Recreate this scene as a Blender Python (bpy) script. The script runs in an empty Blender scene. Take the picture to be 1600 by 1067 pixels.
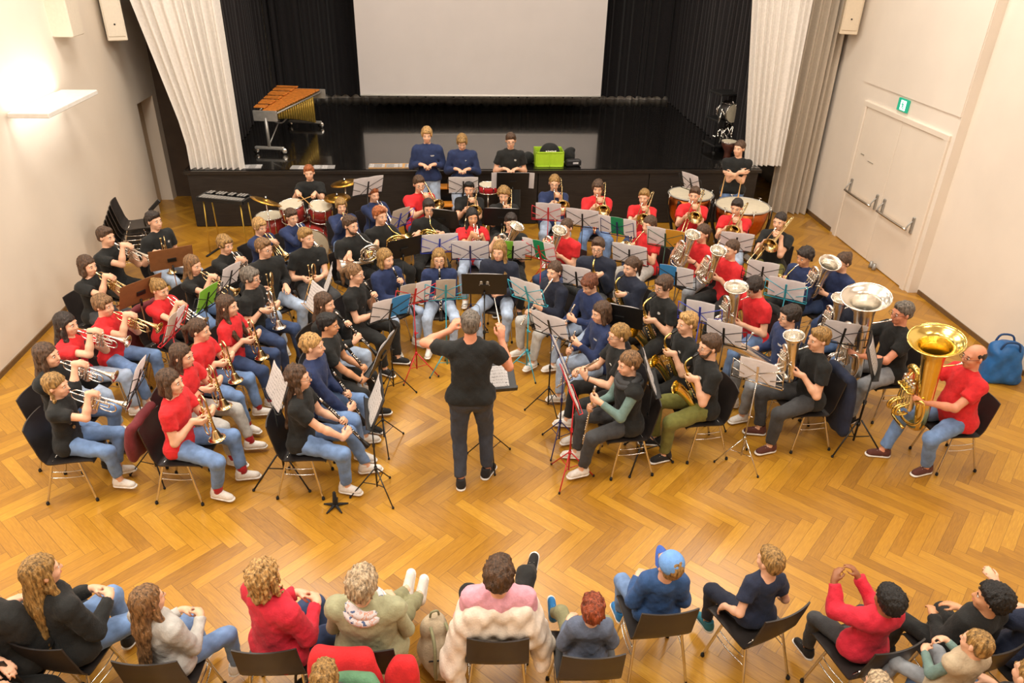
import math, random
import numpy as np
A = np.array
def V(*a): return np.array(a, float)
def nrm(v):
    v = np.asarray(v, float); return v / max(1e-9, np.linalg.norm(v))
def rotz(a):
    c, s = math.cos(a), math.sin(a); return A([[c, -s, 0], [s, c, 0], [0, 0, 1.]])
def rotx(a):
    c, s = math.cos(a), math.sin(a); return A([[1., 0, 0], [0, c, -s], [0, s, c]])
def roty(a):
    c, s = math.cos(a), math.sin(a); return A([[c, 0, s], [0, 1., 0], [-s, 0, c]])
R_ = math.radians
SEAT = 0.445

# ------------------------------------------------------------------ pose of a figure (local frame: +Y forward, +X its right, Z up)
def two_bone(S, W, a, b, hint):
    d = W - S; L = np.linalg.norm(d)
    if L > (a + b) * 0.995:
        W = S + d / L * (a + b) * 0.995; d = W - S; L = np.linalg.norm(d)
    u = d / L
    x = (a * a - b * b + L * L) / (2 * L)
    h = math.sqrt(max(0, a * a - x * x))
    p = hint - u * (hint @ u)
    return S + u * x + nrm(p) * h, W

class Pose: pass

def base_pose(sp):
    """skeleton of the trunk and head; sp is the person's dict"""
    q = Pose(); H = sp.get('H', 1.68); s = H / 1.70; q.s = s; q.hs = s ** 0.45 * (1.0 if H > 1.3 else 0.97)
    q.wide = sp.get('wide', 1.0); q.fat = sp.get('fat', 1.0)
    lean = R_(sp.get('lean', 4)); side = R_(sp.get('side', 0)); tw = R_(sp.get('twist', 0))
    sit = sp.get('pose', 'sit') == 'sit'
    hz = SEAT + 0.095 * s + 0.022 if sit else 0.90 * s
    q.sit = sit
    q.pel = V(0, 0, hz)
    T = rotz(tw) @ roty(side) @ rotx(-lean)
    q.T = T
    up = T @ V(0, 0, 1); fw = T @ V(0, 1, 0); rt = T @ V(1, 0, 0)
    q.up, q.fw, q.rt = up, fw, rt
    c_ = .955 if sit else 1.0; q.c = c_
    q.waist = q.pel + up * 0.16 * s * c_
    q.chest = q.pel + up * 0.33 * s * c_ + fw * 0.005
    q.neck = q.pel + up * 0.475 * s * c_ - fw * 0.01 * s
    sw = 0.172 * s * q.wide
    q.sh = {1: q.pel + up * 0.435 * s * c_ + rt * sw, -1: q.pel + up * 0.435 * s * c_ - rt * sw}
    hy, hp, hr = sp.get('head', (0, -4, 0))[:3] if len(sp.get('head', (0, -4, 0))) == 3 else (*sp['head'], 0)
    q.HR = rotz(tw + R_(hy)) @ rotx(R_(hp) - lean * 0.3) @ roty(R_(hr))
    q.hc = q.neck + up * 0.095 * s + q.HR @ V(0, 0.012, 0.10) * q.hs
    q.mouth = q.hc + q.HR @ V(0, 0.098, -0.062) * q.hs
    return q

# ------------------------------------------------------------------ distance fields and surface nets
class Field:
    def __init__(self): self.p = []
    def cone(self, a, b, ra, rb, k=0.025, capb=False, capa=False, flat=None):
        """round cone; flat=(axis, factor): the section is narrower along that axis"""
        self.p.append(('c', np.asarray(a, float), np.asarray(b, float), ra, rb, k, capb, capa, flat)); return self
    def ell(self, c, r, R=None, k=0.015, sub=False):
        self.p.append(('e', np.asarray(c, float), np.asarray(r, float), np.eye(3) if R is None else R, k, sub)); return self
    def bounds(self):
        lo, hi = V(9, 9, 9), V(-9, -9, -9)
        for p in self.p:
            if p[0] == 'c':
                r = max(p[3], p[4])
                lo = np.minimum(lo, np.minimum(p[1], p[2]) - r); hi = np.maximum(hi, np.maximum(p[1], p[2]) + r)
            elif not p[5]:
                r = p[2].max(); lo = np.minimum(lo, p[1] - r); hi = np.maximum(hi, p[1] + r)
        return lo, hi
    def val(self, p, X, Y, Z):
        if p[0] == 'c':
            _, a, b, ra, rb, k, capb, capa, flat = p
            ab = b - a; L2 = max(1e-9, ab @ ab)
            dx, dy, dz = X - a[0], Y - a[1], Z - a[2]
            t = (dx * ab[0] + dy * ab[1] + dz * ab[2]) / L2
            tc = np.clip(t, 0, 1)
            qx, qy, qz = dx - tc * ab[0], dy - tc * ab[1], dz - tc * ab[2]
            if flat is None:
                d = np.sqrt(qx * qx + qy * qy + qz * qz) - (ra + tc * (rb - ra))
            else:
                ax, f = flat; w = qx * ax[0] + qy * ax[1] + qz * ax[2]
                d = (np.sqrt(qx * qx + qy * qy + qz * qz + w * w * (f * f - 1)) - (ra + tc * (rb - ra))) / math.sqrt(f)
            L = math.sqrt(L2)
            if capb: d = np.maximum(d, (t - 1) * L)
            if capa: d = np.maximum(d, -t * L)
            return d
        _, c, r, R, k, sub = p
        dx, dy, dz = X - c[0], Y - c[1], Z - c[2]
        u = (dx * R[0, 0] + dy * R[1, 0] + dz * R[2, 0]) / r[0]
        v = (dx * R[0, 1] + dy * R[1, 1] + dz * R[2, 1]) / r[1]
        w = (dx * R[0, 2] + dy * R[1, 2] + dz * R[2, 2]) / r[2]
        n = np.sqrt(u * u + v * v + w * w)
        g = np.sqrt((u / r[0]) ** 2 + (v / r[1]) ** 2 + (w / r[2]) ** 2)
        return np.where(n > 1e-4, n * (n - 1) / np.maximum(g, 1e-6), -r.min())
    def grid(self, h, post=None):
        lo, hi = self.bounds(); lo = lo - 2.5 * h - 0.01; hi = hi + 2.5 * h + 0.01
        n = np.ceil((hi - lo) / h).astype(int) + 1
        G = np.full(n, 0.2, np.float32)
        ax = [lo[i] + h * np.arange(n[i]) for i in range(3)]
        for p in self.p:
            if p[0] == 'c': a, b, r, k = np.minimum(p[1], p[2]), np.maximum(p[1], p[2]), max(p[3], p[4]), p[5]
            else: a = b = p[1]; r = p[2].max(); k = p[4]
            m = r + k + 2.2 * h
            i0 = np.clip(np.floor((a - m - lo) / h).astype(int), 0, n - 1); i1 = np.clip(np.ceil((b + m - lo) / h).astype(int) + 1, 1, n)
            if (i1 <= i0).any(): continue
            sl = tuple(slice(i0[i], i1[i]) for i in range(3))
            X = ax[0][sl[0]][:, None, None]; Y = ax[1][sl[1]][None, :, None]; Z = ax[2][sl[2]][None, None, :]
            d = self.val(p, X, Y, Z).astype(np.float32)
            g = G[sl]
            if p[0] == 'e' and p[5]:
                d = -d; hh = np.clip(0.5 - 0.5 * (d - g) / max(k, 1e-4), 0, 1)   # smooth subtraction
                G[sl] = g * (hh) + d * (1 - hh) + k * hh * (1 - hh)
                continue
            hh = np.clip(0.5 + 0.5 * (g - d) / max(k, 1e-4), 0, 1)
            G[sl] = g * (1 - hh) + d * hh - k * hh * (1 - hh)
        if post is not None:
            G = post(G, ax[0][:, None, None], ax[1][None, :, None], ax[2][None, None, :])
        return G, lo
    def mesh(self, h, post=None):
        G, lo = self.grid(h, post)
        return nets(G, lo, h)

def nets(G, lo, h):
    n = G.shape
    S = G < 0
    for a in range(3):                                   # closed at the borders
        s0 = [slice(None)] * 3; s0[a] = 0; S[tuple(s0)] = False; s0[a] = -1; S[tuple(s0)] = False
    G = np.where(S, np.minimum(G, -1e-6), np.maximum(G, 1e-6))
    c = np.zeros((n[0] - 1, n[1] - 1, n[2] - 1), np.int8)
    for dx in (0, 1):
        for dy in (0, 1):
            for dz in (0, 1):
                c += S[dx:n[0] - 1 + dx, dy:n[1] - 1 + dy, dz:n[2] - 1 + dz]
    I = np.argwhere((c > 0) & (c < 8))
    idx = np.full(c.shape, -1, np.int32); idx[I[:, 0], I[:, 1], I[:, 2]] = np.arange(len(I))
    acc = np.zeros((len(I), 3)); cnt = np.zeros(len(I))
    cor = [(0, 0, 0), (1, 0, 0), (0, 1, 0), (1, 1, 0), (0, 0, 1), (1, 0, 1), (0, 1, 1), (1, 1, 1)]
    gv = [G[I[:, 0] + o[0], I[:, 1] + o[1], I[:, 2] + o[2]] for o in cor]
    for i, j in ((0, 1), (2, 3), (4, 5), (6, 7), (0, 2), (1, 3), (4, 6), (5, 7), (0, 4), (1, 5), (2, 6), (3, 7)):
        m = (gv[i] < 0) != (gv[j] < 0)
        t = gv[i][m] / (gv[i][m] - gv[j][m])
        acc[m] += A(cor[i]) + t[:, None] * (A(cor[j]) - A(cor[i])); cnt[m] += 1
    P = (I + acc / cnt[:, None]) * h + lo
    F = []
    for a in range(3):
        b, d = (a + 1) % 3, (a + 2) % 3
        s1 = [slice(None)] * 3; s2 = [slice(None)] * 3
        s1[a] = slice(0, n[a] - 1); s2[a] = slice(1, n[a])
        E = np.argwhere(S[tuple(s1)] != S[tuple(s2)])
        E = E[(E[:, b] > 0) & (E[:, d] > 0) & (E[:, b] < n[b] - 1) & (E[:, d] < n[d] - 1)]
        eb = np.zeros(3, int); eb[b] = 1; ed = np.zeros(3, int); ed[d] = 1
        q = [idx[tuple((E - o).T)] for o in (eb * 0, eb, eb + ed, ed)]
        Q = np.stack(q, 1)
        inside = S[tuple(E.T)]
        Q[~inside] = Q[~inside][:, ::-1]
        F.append(Q)
    F = np.concatenate(F)
    F = F[(F >= 0).all(1)]
    return P, F

_rng = np.random.default_rng(5)
_W = _rng.normal(size=(9, 3)); _PH = _rng.uniform(0, 6.28, 9)
def wob(X, Y, Z, f, seed=0.0):
    """cheap smooth noise, about -1..1"""
    o = 0
    for i in range(6):
        w = _W[i] * f
        o = o + np.sin(X * w[0] + Y * w[1] + Z * w[2] + _PH[i] + seed * (1.7 + i))
    return o / 3.2
import bpy, bmesh
from mathutils import Matrix, Vector
COL = bpy.context.scene.collection
KS = 0.943   # the hall was measured a little small; build_all ends by scaling the whole place back to life size
# ------------------------------------------------------------------ materials
MATS = {}
def lin(h):
    if isinstance(h, str):
        h = h.lstrip('#'); c = [int(h[i:i + 2], 16) / 255 for i in (0, 2, 4)]
    else: c = list(h)
    return tuple((x / 12.92 if x <= 0.04045 else ((x + 0.055) / 1.055) ** 2.4) for x in c)
def nodes_of(name):
    m = bpy.data.materials.new(name); m.use_nodes = True
    return m, m.node_tree.nodes, m.node_tree.links, m.node_tree.nodes['Principled BSDF']
def mat(name, col, rough=0.6, metal=0.0, var=0.12, scale=30.0, bump=0.0, bscale=None, stretch=None, sheen=0.0, coat=0.0, alpha=None):
    """principled colour with a soft noise variation and, if asked, a noise bump"""
    if name in MATS: return MATS[name]
    m, N, L, b = nodes_of(name)
    c = lin(col)
    b.inputs['Roughness'].default_value = rough; b.inputs['Metallic'].default_value = metal
    if sheen: b.inputs['Sheen Weight'].default_value = sheen
    if coat: b.inputs['Coat Weight'].default_value = coat
    tc = N.new('ShaderNodeTexCoord'); src = tc.outputs['Object']
    if stretch:
        mp = N.new('ShaderNodeMapping'); mp.inputs['Scale'].default_value = stretch; L.new(src, mp.inputs['Vector']); src = mp.outputs['Vector']
    if var:
        n = N.new('ShaderNodeTexNoise'); n.inputs['Scale'].default_value = scale; n.inputs['Detail'].default_value = 4
        L.new(src, n.inputs['Vector'])
        r = N.new('ShaderNodeValToRGB')
        r.color_ramp.elements[0].position = 0.3; r.color_ramp.elements[1].position = 0.7
        r.color_ramp.elements[0].color = (*[x * (1 - var) for x in c], 1); r.color_ramp.elements[1].color = (*[min(1, x * (1 + var) + var * 0.01) for x in c], 1)
        L.new(n.outputs['Fac'], r.inputs['Fac']); L.new(r.outputs['Color'], b.inputs['Base Color'])
    else: b.inputs['Base Color'].default_value = (*c, 1)
    if bump:
        n2 = N.new('ShaderNodeTexNoise'); n2.inputs['Scale'].default_value = bscale or scale * 4; n2.inputs['Detail'].default_value = 3
        L.new(src, n2.inputs['Vector'])
        bp = N.new('ShaderNodeBump'); bp.inputs['Strength'].default_value = bump; bp.inputs['Distance'].default_value = 0.01
        L.new(n2.outputs['Fac'], bp.inputs['Height']); L.new(bp.outputs['Normal'], b.inputs['Normal'])
    MATS[name] = m; return m

CLOTH = dict(black='#111312', blackw='#171817', navy='#1f2f58', navyd='#141c30', red='#d8242a', crimson='#cf2138', jeans='#6f8dba', jeansd='#33466c', jeansl='#a9bad2',
             greyl='#b9b7b2', greyj='#8d9298', grey='#6d7075', greyd='#3b3c3e', olive='#707033', white='#e9e6e0', cream='#eadccb', pink='#e3a3b4', sage='#a5a583',
             slate='#5f6a80', blue='#2f5488', teal='#2f7788', green='#5f8f6c', brown='#5b3a30', beige='#bba98c', sneaker='#e6e1da', brownshoe='#5a2f26', bluesh='#2a78b8',
             khaki='#8c8a66', redsock='#b8202c', dgrey='#353b47', scarf='#c9c3cf', sagej='#6f8a84', maroon='#6a2026', bluejk='#1d2740', blackshoe='#1b1a1a', capblue='#6d9fe0', capbrim='#3b5fb4')
def cloth(k):
    if k == 'scarf' and 'cloth_scarf' not in MATS:
        m, N, L, b = nodes_of('cloth_scarf'); b.inputs['Roughness'].default_value = .85
        tc = N.new('ShaderNodeTexCoord'); n = N.new('ShaderNodeTexNoise'); n.inputs['Scale'].default_value = 26; L.new(tc.outputs['Object'], n.inputs['Vector'])
        r = N.new('ShaderNodeValToRGB'); r.color_ramp.interpolation = 'CONSTANT'; e = r.color_ramp.elements; e[0].color = (*lin('#5b6f9a'), 1); e[1].position = .40; e[1].color = (*lin('#e4dee2'), 1)
        x = e.new(.58); x.color = (*lin('#e0a58c'), 1); x = e.new(.63); x.color = (*lin('#d9d2d8'), 1)
        L.new(n.outputs['Fac'], r.inputs['Fac']); L.new(r.outputs['Color'], b.inputs['Base Color']); MATS['cloth_scarf'] = m
    den = k.startswith('jeans') or k == 'greyj'
    return mat('cloth_' + k, CLOTH[k], rough=0.85, var=0.22 if den else 0.13, scale=14 if den else 22, bump=0.35, bscale=260 if den else 90, sheen=0.06)
HAIR = dict(brown='#4e3725', dark='#2a1f19', blond='#b58d55', lblond='#c9a66a', lbrown='#7d5c3a', ginger='#a0592e', black='#131111', grey='#8f8573', dblond='#96733f', red='#8a3f22', auburn='#6b3a22', salt='#6b6258', greyblond='#b09a7c')
def hairm(k): return mat('hair_' + k, HAIR[k], rough=0.5, var=0.75, scale=75, bump=1.0, bscale=150, stretch=(1, 1, 0.18))
SKIN = dict(light='#e8b595', pale='#efc2a6', tan='#d39a72', brown='#9a6442', dark='#6b432c', ruddy='#de9878')
def skinm(k): return mat('skin_' + k, SKIN[k], rough=0.5, var=0.07, scale=25, bump=0.06, bscale=200)
def thin(m):
    '''paper lets part of the light through'''
    N, L = m.node_tree.nodes, m.node_tree.links
    if any(n.type == 'BSDF_TRANSLUCENT' for n in N): return
    b = N['Principled BSDF']; t = N.new('ShaderNodeBsdfTranslucent'); x = N.new('ShaderNodeMixShader'); x.inputs[0].default_value = .5
    src = b.inputs['Base Color']
    if src.is_linked: L.new(src.links[0].from_socket, t.inputs['Color'])
    else: t.inputs['Color'].default_value = src.default_value
    L.new(b.outputs[0], x.inputs[1]); L.new(t.outputs[0], x.inputs[2]); L.new(x.outputs[0], N['Material Output'].inputs['Surface'])
def std(k):
    T = dict(silver=('#ebe6dd', .25, 1, .03), brass=('#e6cd98', .22, 1, .05), gold=('#efd680', .2, 1, .05), chrome=('#d9d6d0', .15, 1, .03), bronze=('#d6a64c', .3, 1, .1), copper=('#b5622f', .3, 1, .15),
             steel=('#a9a7a2', .38, .6, .1), blackmetal=('#191919', .45, .0, .1), shell=('#2b2624', .42, 0, .1), rubber=('#151414', .8, 0, .1), ebony=('#16130f', .3, 0, .1), paper=('#f3f0f2', .8, 0, .03),
             eyewhite=('#e6ded6', .3, 0, .0), iris=('#1a120d', .2, 0, 0), lips=('#c0705f', .5, 0, .05), glass=('#141416', .3, 0, 0), whiteplastic=('#e6e2da', .5, 0, .04), drumred=('#8e2b25', .22, .0, .2),
             drumhead=('#c9bfa8', .5, 0, .06), tred=('#c8202b', .4, 0, .05), tblue=('#2c3fae', .4, 0, .05), tteal=('#2fa7bd', .4, 0, .05), tnavy=('#23275e', .4, 0, .05), tgreen=('#1f4a38', .4, 0, .05),
             bargrey=('#8d8a86', .35, .2, .1), lime=('#a9cf2e', .45, 0, .05), wood=('#cf7c30', .4, 0, .3), woodstick=('#c99a5a', .5, 0, .1), padred=('#b63a2c', .45, 0, .25), ygold=('#c9a84a', .3, .6, .1), tan=('#c79a63', .7, 0, .1),
             bluebag=('#1f66a8', .5, 0, .12), greenpaper=('#2e9e6a', .7, 0, .05), limepaper=('#8fcf4a', .7, 0, .05), yellowpaper=('#e0a93c', .7, 0, .05), bluepaper=('#4a9ad6', .7, 0, .05), offpaper=('#cfc3b4', .8, 0, .05), brownpaper=('#8f5f38', .7, 0, .08), folderblack=('#1b1a1c', .5, 0, .1))
    c, r, me, v = T[k]
    m = mat(k, c, rough=r, metal=me, var=v, scale=18)
    if 'paper' in k and not k.startswith('brown'): thin(m)
    return m

# ------------------------------------------------------------------ mesh helpers
def me_from(name, P, F, mats):
    me = bpy.data.meshes.new(name)
    if isinstance(F, np.ndarray):
        P = np.asarray(P, np.float32)
        me.vertices.add(len(P)); me.vertices.foreach_set('co', P.ravel())
        me.loops.add(F.size); me.loops.foreach_set('vertex_index', F.astype(np.int32).ravel())
        me.polygons.add(len(F)); me.polygons.foreach_set('loop_start', np.arange(0, F.size, F.shape[1], dtype=np.int32))
        me.update(calc_edges=True)
    else:
        me.from_pydata([tuple(map(float, p)) for p in P], [], [tuple(map(int, f)) for f in F])
    me.polygons.foreach_set('use_smooth', [True] * len(me.polygons))
    for m in (mats if isinstance(mats, (list, tuple)) else [mats]): me.materials.append(m)
    me.update(); return me
def M4(R=None, t=(0, 0, 0), s=1.0):
    R = np.eye(3) if R is None else R
    m = Matrix.Identity(4)
    for i in range(3):
        for j in range(3): m[i][j] = float(R[i][j]) * (s if np.isscalar(s) else s[j])
        m[i][3] = float(t[i])
    return m
def link(name, data, parent=None, mw=None):
    o = bpy.data.objects.new(name, data); COL.objects.link(o)
    if parent is not None: o.parent = parent
    if mw is not None: o.matrix_basis = mw
    return o
def empty(name, label, cat, mw=None, group=None, kind=None):
    o = link(name, None, None, mw); o.empty_display_size = 0.1
    return tag(o, label, cat, group, kind)
def tag(o, label, cat, group=None, kind=None):
    o['label'] = label; o['category'] = cat
    if group: o['group'] = group
    if kind: o['kind'] = kind
    return o
class MB:
    """collects shapes into one mesh"""
    def __init__(self): self.v = []; self.f = []; self.flat = []
    def add(self, P, F, flat=False):
        n = len(self.v); self.v += [tuple(map(float, p)) for p in P]
        for f in F: self.f.append(tuple(int(i) + n for i in f)); self.flat.append(flat)
        return self
    def tube(self, pts, r, n=8, smooth=True, cap=True, sub=4):
        pts = [A(p, float) for p in pts]; r = [r] * len(pts) if np.isscalar(r) else list(r)
        if smooth and len(pts) > 2:
            q, rr = [], []
            for i in range(len(pts) - 1):
                p0, p1, p2, p3 = pts[max(0, i - 1)], pts[i], pts[i + 1], pts[min(len(pts) - 1, i + 2)]
                for k in range(sub):
                    t = k / sub
                    q.append(0.5 * (2 * p1 + (p2 - p0) * t + (2 * p0 - 5 * p1 + 4 * p2 - p3) * t * t + (3 * p1 - p0 - 3 * p2 + p3) * t ** 3)); rr.append(r[i] + (r[i + 1] - r[i]) * t)
            q.append(pts[-1]); rr.append(r[-1]); pts, r = q, rr
        ring, prev = [], None
        for i, p in enumerate(pts):
            d = nrm(pts[min(i + 1, len(pts) - 1)] - pts[max(i - 1, 0)])
            if prev is None: u = nrm(np.cross(d, V(0, 0, 1) if abs(d[2]) < 0.9 else V(1, 0, 0)))
            else:
                u = prev - d * (prev @ d); u = nrm(u)
            prev = u; w = np.cross(d, u)
            ring.append([p + (u * math.cos(a) + w * math.sin(a)) * r[i] for a in np.linspace(0, 2 * math.pi, n, endpoint=False)])
        P = [p for g in ring for p in g]; F = []
        for i in range(len(ring) - 1):
            for k in range(n): F.append((i * n + k, i * n + (k + 1) % n, (i + 1) * n + (k + 1) % n, (i + 1) * n + k))
        if cap: F.append(tuple(range(n))[::-1]); F.append(tuple((len(ring) - 1) * n + k for k in range(n)))
        return self.add(P, F)
    def bar(self, a, b, r, n=6): return self.tube([a, b], r, n, smooth=False)
    def box(self, c, s, R=None, flat=True, bev=0.0):
        c = A(c, float); s = A(s, float) / 2; R = np.eye(3) if R is None else R
        b = min(bev, *(s * 0.9)) if bev else 0
        if b:
            P, F = [], []
            for sz in (-1, 1):
                for inset in ((1, 0) if sz < 0 else (0, 1)):
                    z = sz * (s[2] if inset else s[2] - b); x, y = s[0] - b * inset, s[1] - b * inset
                    for (ux, uy) in ((-1, -1), (1, -1), (1, 1), (-1, 1)):
                        for t in ((0, 1) if ux == uy else (1, 0)):
                            P.append((ux * (x - (b if t else 0)), uy * (y - (0 if t else b)), z))
            for i in range(3):
                for k in range(8): F.append((i * 8 + k, i * 8 + (k + 1) % 8, i * 8 + 8 + (k + 1) % 8, i * 8 + 8 + k))
            F.append(tuple(range(8))[::-1]); F.append(tuple(range(24, 32)))
            return self.add([c + R @ A(p) for p in P], F, flat)
        P = [c + R @ (s * A(k)) for k in ((-1, -1, -1), (1, -1, -1), (1, 1, -1), (-1, 1, -1), (-1, -1, 1), (1, -1, 1), (1, 1, 1), (-1, 1, 1))]
        return self.add(P, [(3, 2, 1, 0), (4, 5, 6, 7), (0, 1, 5, 4), (1, 2, 6, 5), (2, 3, 7, 6), (3, 0, 4, 7)], flat)
    def lathe(self, prof, c=(0, 0, 0), ax=(0, 0, 1), n=20, flat=False, cap=True):
        ax = nrm(A(ax, float)); u = nrm(np.cross(ax, V(0, 0, 1) if abs(ax[2]) < 0.9 else V(1, 0, 0))); w = np.cross(ax, u); c = A(c, float)
        P = [c + ax * z + (u * math.cos(a) + w * math.sin(a)) * r for r, z in prof for a in np.linspace(0, 2 * math.pi, n, endpoint=False)]
        F = [(i * n + k, i * n + (k + 1) % n, (i + 1) * n + (k + 1) % n, (i + 1) * n + k) for i in range(len(prof) - 1) for k in range(n)]
        if cap: F.append(tuple(range(n))[::-1]); F.append(tuple((len(prof) - 1) * n + k for k in range(n)))
        return self.add(P, F, flat)
    def bell(self, pts, r, n=14, th=0.0015):
        """flaring tube, open at its far end, with an inner surface"""
        self.tube(pts, r, n, cap=False)
        k = len(pts) - max(3, len(pts) // 2)
        return self.tube(pts[k:], [max(0.002, x - th) for x in r[k:]], n, cap=False)
    def sheet(self, fn, nu, nv, flip=False):
        P = [fn(i / nu, j / nv) for i in range(nu + 1) for j in range(nv + 1)]
        F = [(i * (nv + 1) + j, (i + 1) * (nv + 1) + j, (i + 1) * (nv + 1) + j + 1, i * (nv + 1) + j + 1) for i in range(nu) for j in range(nv)]
        return self.add(P, [f[::-1] for f in F] if flip else F)
    def mesh(self, name, mats):
        me = me_from(name, self.v, self.f, mats)
        if any(self.flat): me.polygons.foreach_set('use_smooth', [not x for x in self.flat])
        return me
    def obj(self, name, m, parent=None, mw=None): return link(name, self.mesh(name, m), parent, mw)
CACHE = {}
def cached(key, fn):
    if key not in CACHE: CACHE[key] = fn()
    return CACHE[key]
def assemble(key, parts_fn, name, label, cat, mw, group=None):
    """a thing from cached part meshes: parts_fn() -> [(part name, mesh, [(sub name, mesh)...])]"""
    parts = cached(key, parts_fn)
    root = empty(name, label, cat, mw, group)
    for pn, me, subs in parts:
        o = link(pn, me, root)
        for sn, sm in subs: link(sn, sm, o)
    return root
# ------------------------------------------------------------------ how each instrument is held (figure frame)
def frame_y(y, up):
    y = nrm(y); x = nrm(np.cross(y, up)); z = np.cross(x, y); return np.stack([x, y, z], 1)
def hold(q, sp):
    """-> (instrument matrix R,t or None, {side: (grip, finger dir, palm normal, curl)}) in the figure's frame; side 1 = right hand"""
    h = sp.get('hold', 'lap'); s = q.s; HR = q.HR; m = q.mouth; T = q.T
    ip = sp.get('ip', {})
    hy = HR @ V(0, 1, 0); flat = nrm(V(hy[0], hy[1], 0))
    yaw = R_(ip.get('yaw', 0)); flat = rotz(yaw) @ flat; rt = V(flat[1], -flat[0], 0)
    lapz = q.pel[2] + 0.10 * s
    def mk(R, t, g): return (R, t), {k: (t + R @ A(G), nrm(R @ A(f)), nrm(R @ A(n)), c) for k, (G, f, n, c) in g.items()}
    tpg = {-1: ((-.05, .19, -.05), (.42, .85, .25), (.85, -.4, .0), .95), 1: ((-.005, .205, .045), (-.5, .75, -.1), (-.35, -.3, -.9), .55)}
    dn = {-1: ((-.012, .21, .0), (.45, -.15, .85), (.85, 0, -.45), .8), 1: ((.012, .38, .0), (-.45, -.15, .85), (-.85, 0, -.45), .8)}
    if h in ('tpt', 'flgp'):
        d = R_(ip.get('down', 20)); y = flat * math.cos(d) - V(0, 0, 1) * math.sin(d)
        return mk(frame_y(y, V(0, 0, 1)), m + y * 0.004, tpg)
    if h == 'flg':                                               # resting, bell down on the thigh
        x0 = ip.get('x', 0.05); y = nrm(T @ V(*ip.get('dir', (0.0, 0.16, -1)))) 
        o = V(x0, ip.get('y', 0.255) * s + 0.02, lapz + ip.get('z', 0.40))
        g = {-1: ((-.05, .2, -.03), (.6, .3, .7), (.8, 0, -.5), .85), 1: ((.02, .21, .0), (-.6, .3, .6), (-.8, 0, -.5), .85)}
        if ip.get('one'): g.pop(-1)
        R = frame_y(y, T @ V(0, 1, 0.3)); R = R @ roty(R_(ip.get('roll', 40)))
        return mk(R, o, g)
    if h == 'cla':
        d = R_(ip.get('down', 52)); y = flat * math.cos(d) - V(0, 0, 1) * math.sin(d)
        return mk(frame_y(y, flat + V(0, 0, .6)), m, dn)
    if h in ('clalap', 'flu', 'saxlap'):
        y = nrm(V(*ip.get('dir', (0.1, .6, -.75)))); o = V(*ip.get('o', (-.04, .2, .98))); o[2] *= 0.5 + 0.5 * s
        g = {-1: ((-.012, ip.get('l', .30), .0), (.55, -.1, .8), (.85, 0, -.45), .8), 1: ((.012, ip.get('r', .44), .0), (-.55, -.1, .8), (-.85, 0, -.45), .8)}
        return mk(frame_y(y, V(*ip.get('up', (0, 1, .4)))), o, g)
    if h in ('sax', 'tsax'):
        d = R_(ip.get('down', 24)); y = flat * math.cos(d) - V(0, 0, 1) * math.sin(d); k = 1.0 if h == 'sax' else 1.22
        R = frame_y(y, V(0, 0, 1) + rt * ip.get('tilt', .12))
        g = {-1: ((-.01, .19 * k, -.17 * k), (.55, .75, .05), (.8, -.5, -.1), .75), 1: ((.03, .16 * k, -.36 * k), (-.55, .75, .1), (-.8, -.5, 0), .75)}
        return mk(R, m, g)
    if h in ('eup', 'bar', 'tub'):
        k = dict(eup=1.0, bar=.88, tub=1.5)[h]
        R = np.stack([rt, flat, V(0, 0, 1)], 1) @ roty(R_(ip.get('tilt', -8))) @ rotx(R_(ip.get('lean', -14 if h == 'tub' else -12)))
        if h == 'tub': g = {1: ((.10, .46, -.14), (-.35, .85, .2), (-.6, -.4, -.5), .6), -1: ((-.12, .47, -.20), (.45, .85, .2), (.75, -.4, -.3), .55)}
        else: g = {1: ((.09 * k, .24 * k, -.12 * k), (-.5, .7, .1), (-.5, -.55, -.4), .6), -1: ((-.06 * k, .17 * k, -.26 * k), (.75, .6, -.1), (.5, -.8, .1), .6)}
        return mk(R, m, g)
    if h == 'euplap':
        zc = nrm(V(.30, .80, .42)); yc = V(0, .4, -.9); yc = nrm(yc - zc * (yc @ zc)); R = np.stack([np.cross(yc, zc), yc, zc], 1); o = V(.06, .36, .80) - R @ V(.03, .17, -.10)
        return (R, o), {1: (V(.16, .3, lapz + .03), V(-.4, .9, 0), V(-.1, 0, -1), .3), -1: (V(-.16, .36, lapz + .02), V(.2, .95, 0), V(0, 0, -1), .3)}
    if h == 'hrn':
        d = R_(ip.get('down', 24)); y = flat * math.cos(d) - V(0, 0, 1) * math.sin(d)
        R = frame_y(y, V(0, 0, 1))
        return mk(R, m, {-1: ((-.07, .27, -.1), (.75, .55, .1), (.6, -.75, 0), .8), 1: ((.2, .17, -.22), (.5, .6, -.3), (-.3, .2, .9), .4)})
    if h == 'tbn':
        d = R_(ip.get('down', 16)); y = flat * math.cos(d) - V(0, 0, 1) * math.sin(d)
        R = frame_y(y, V(0, 0, 1)) @ roty(R_(ip.get('roll', 20)))
        return mk(R, m, {-1: ((-.03, .10, -.045), (.3, .6, .7), (.8, -.5, 0), .8), 1: ((0, ip.get('ext', .32), -.045), (-.65, .6, .3), (-.75, -.55, 0), .8)})
    G = {}
    if h == 'lap': G = {k: (V(.075 * k, .27 * s, lapz + .055 * s), V(-.55 * k, .8, -.05), V(0, 0, -1), .35) for k in (1, -1)}
    if h == 'clasp': G = {k: (V(.03 * k, .30 * s, lapz + .07 + .02 * k), V(-.8 * k, .5, 0), V(-.3 * k, -.4, -.8), .6) for k in (1, -1)}
    if h == 'crossed': G = {1: (q.chest + V(-.13, .17, .02), V(-.95, .15, .1), V(0, -1, 0), .3), -1: (q.chest + V(.13, .15, -.03), V(.95, .15, .1), V(0, -1, 0), .3)}
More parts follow.
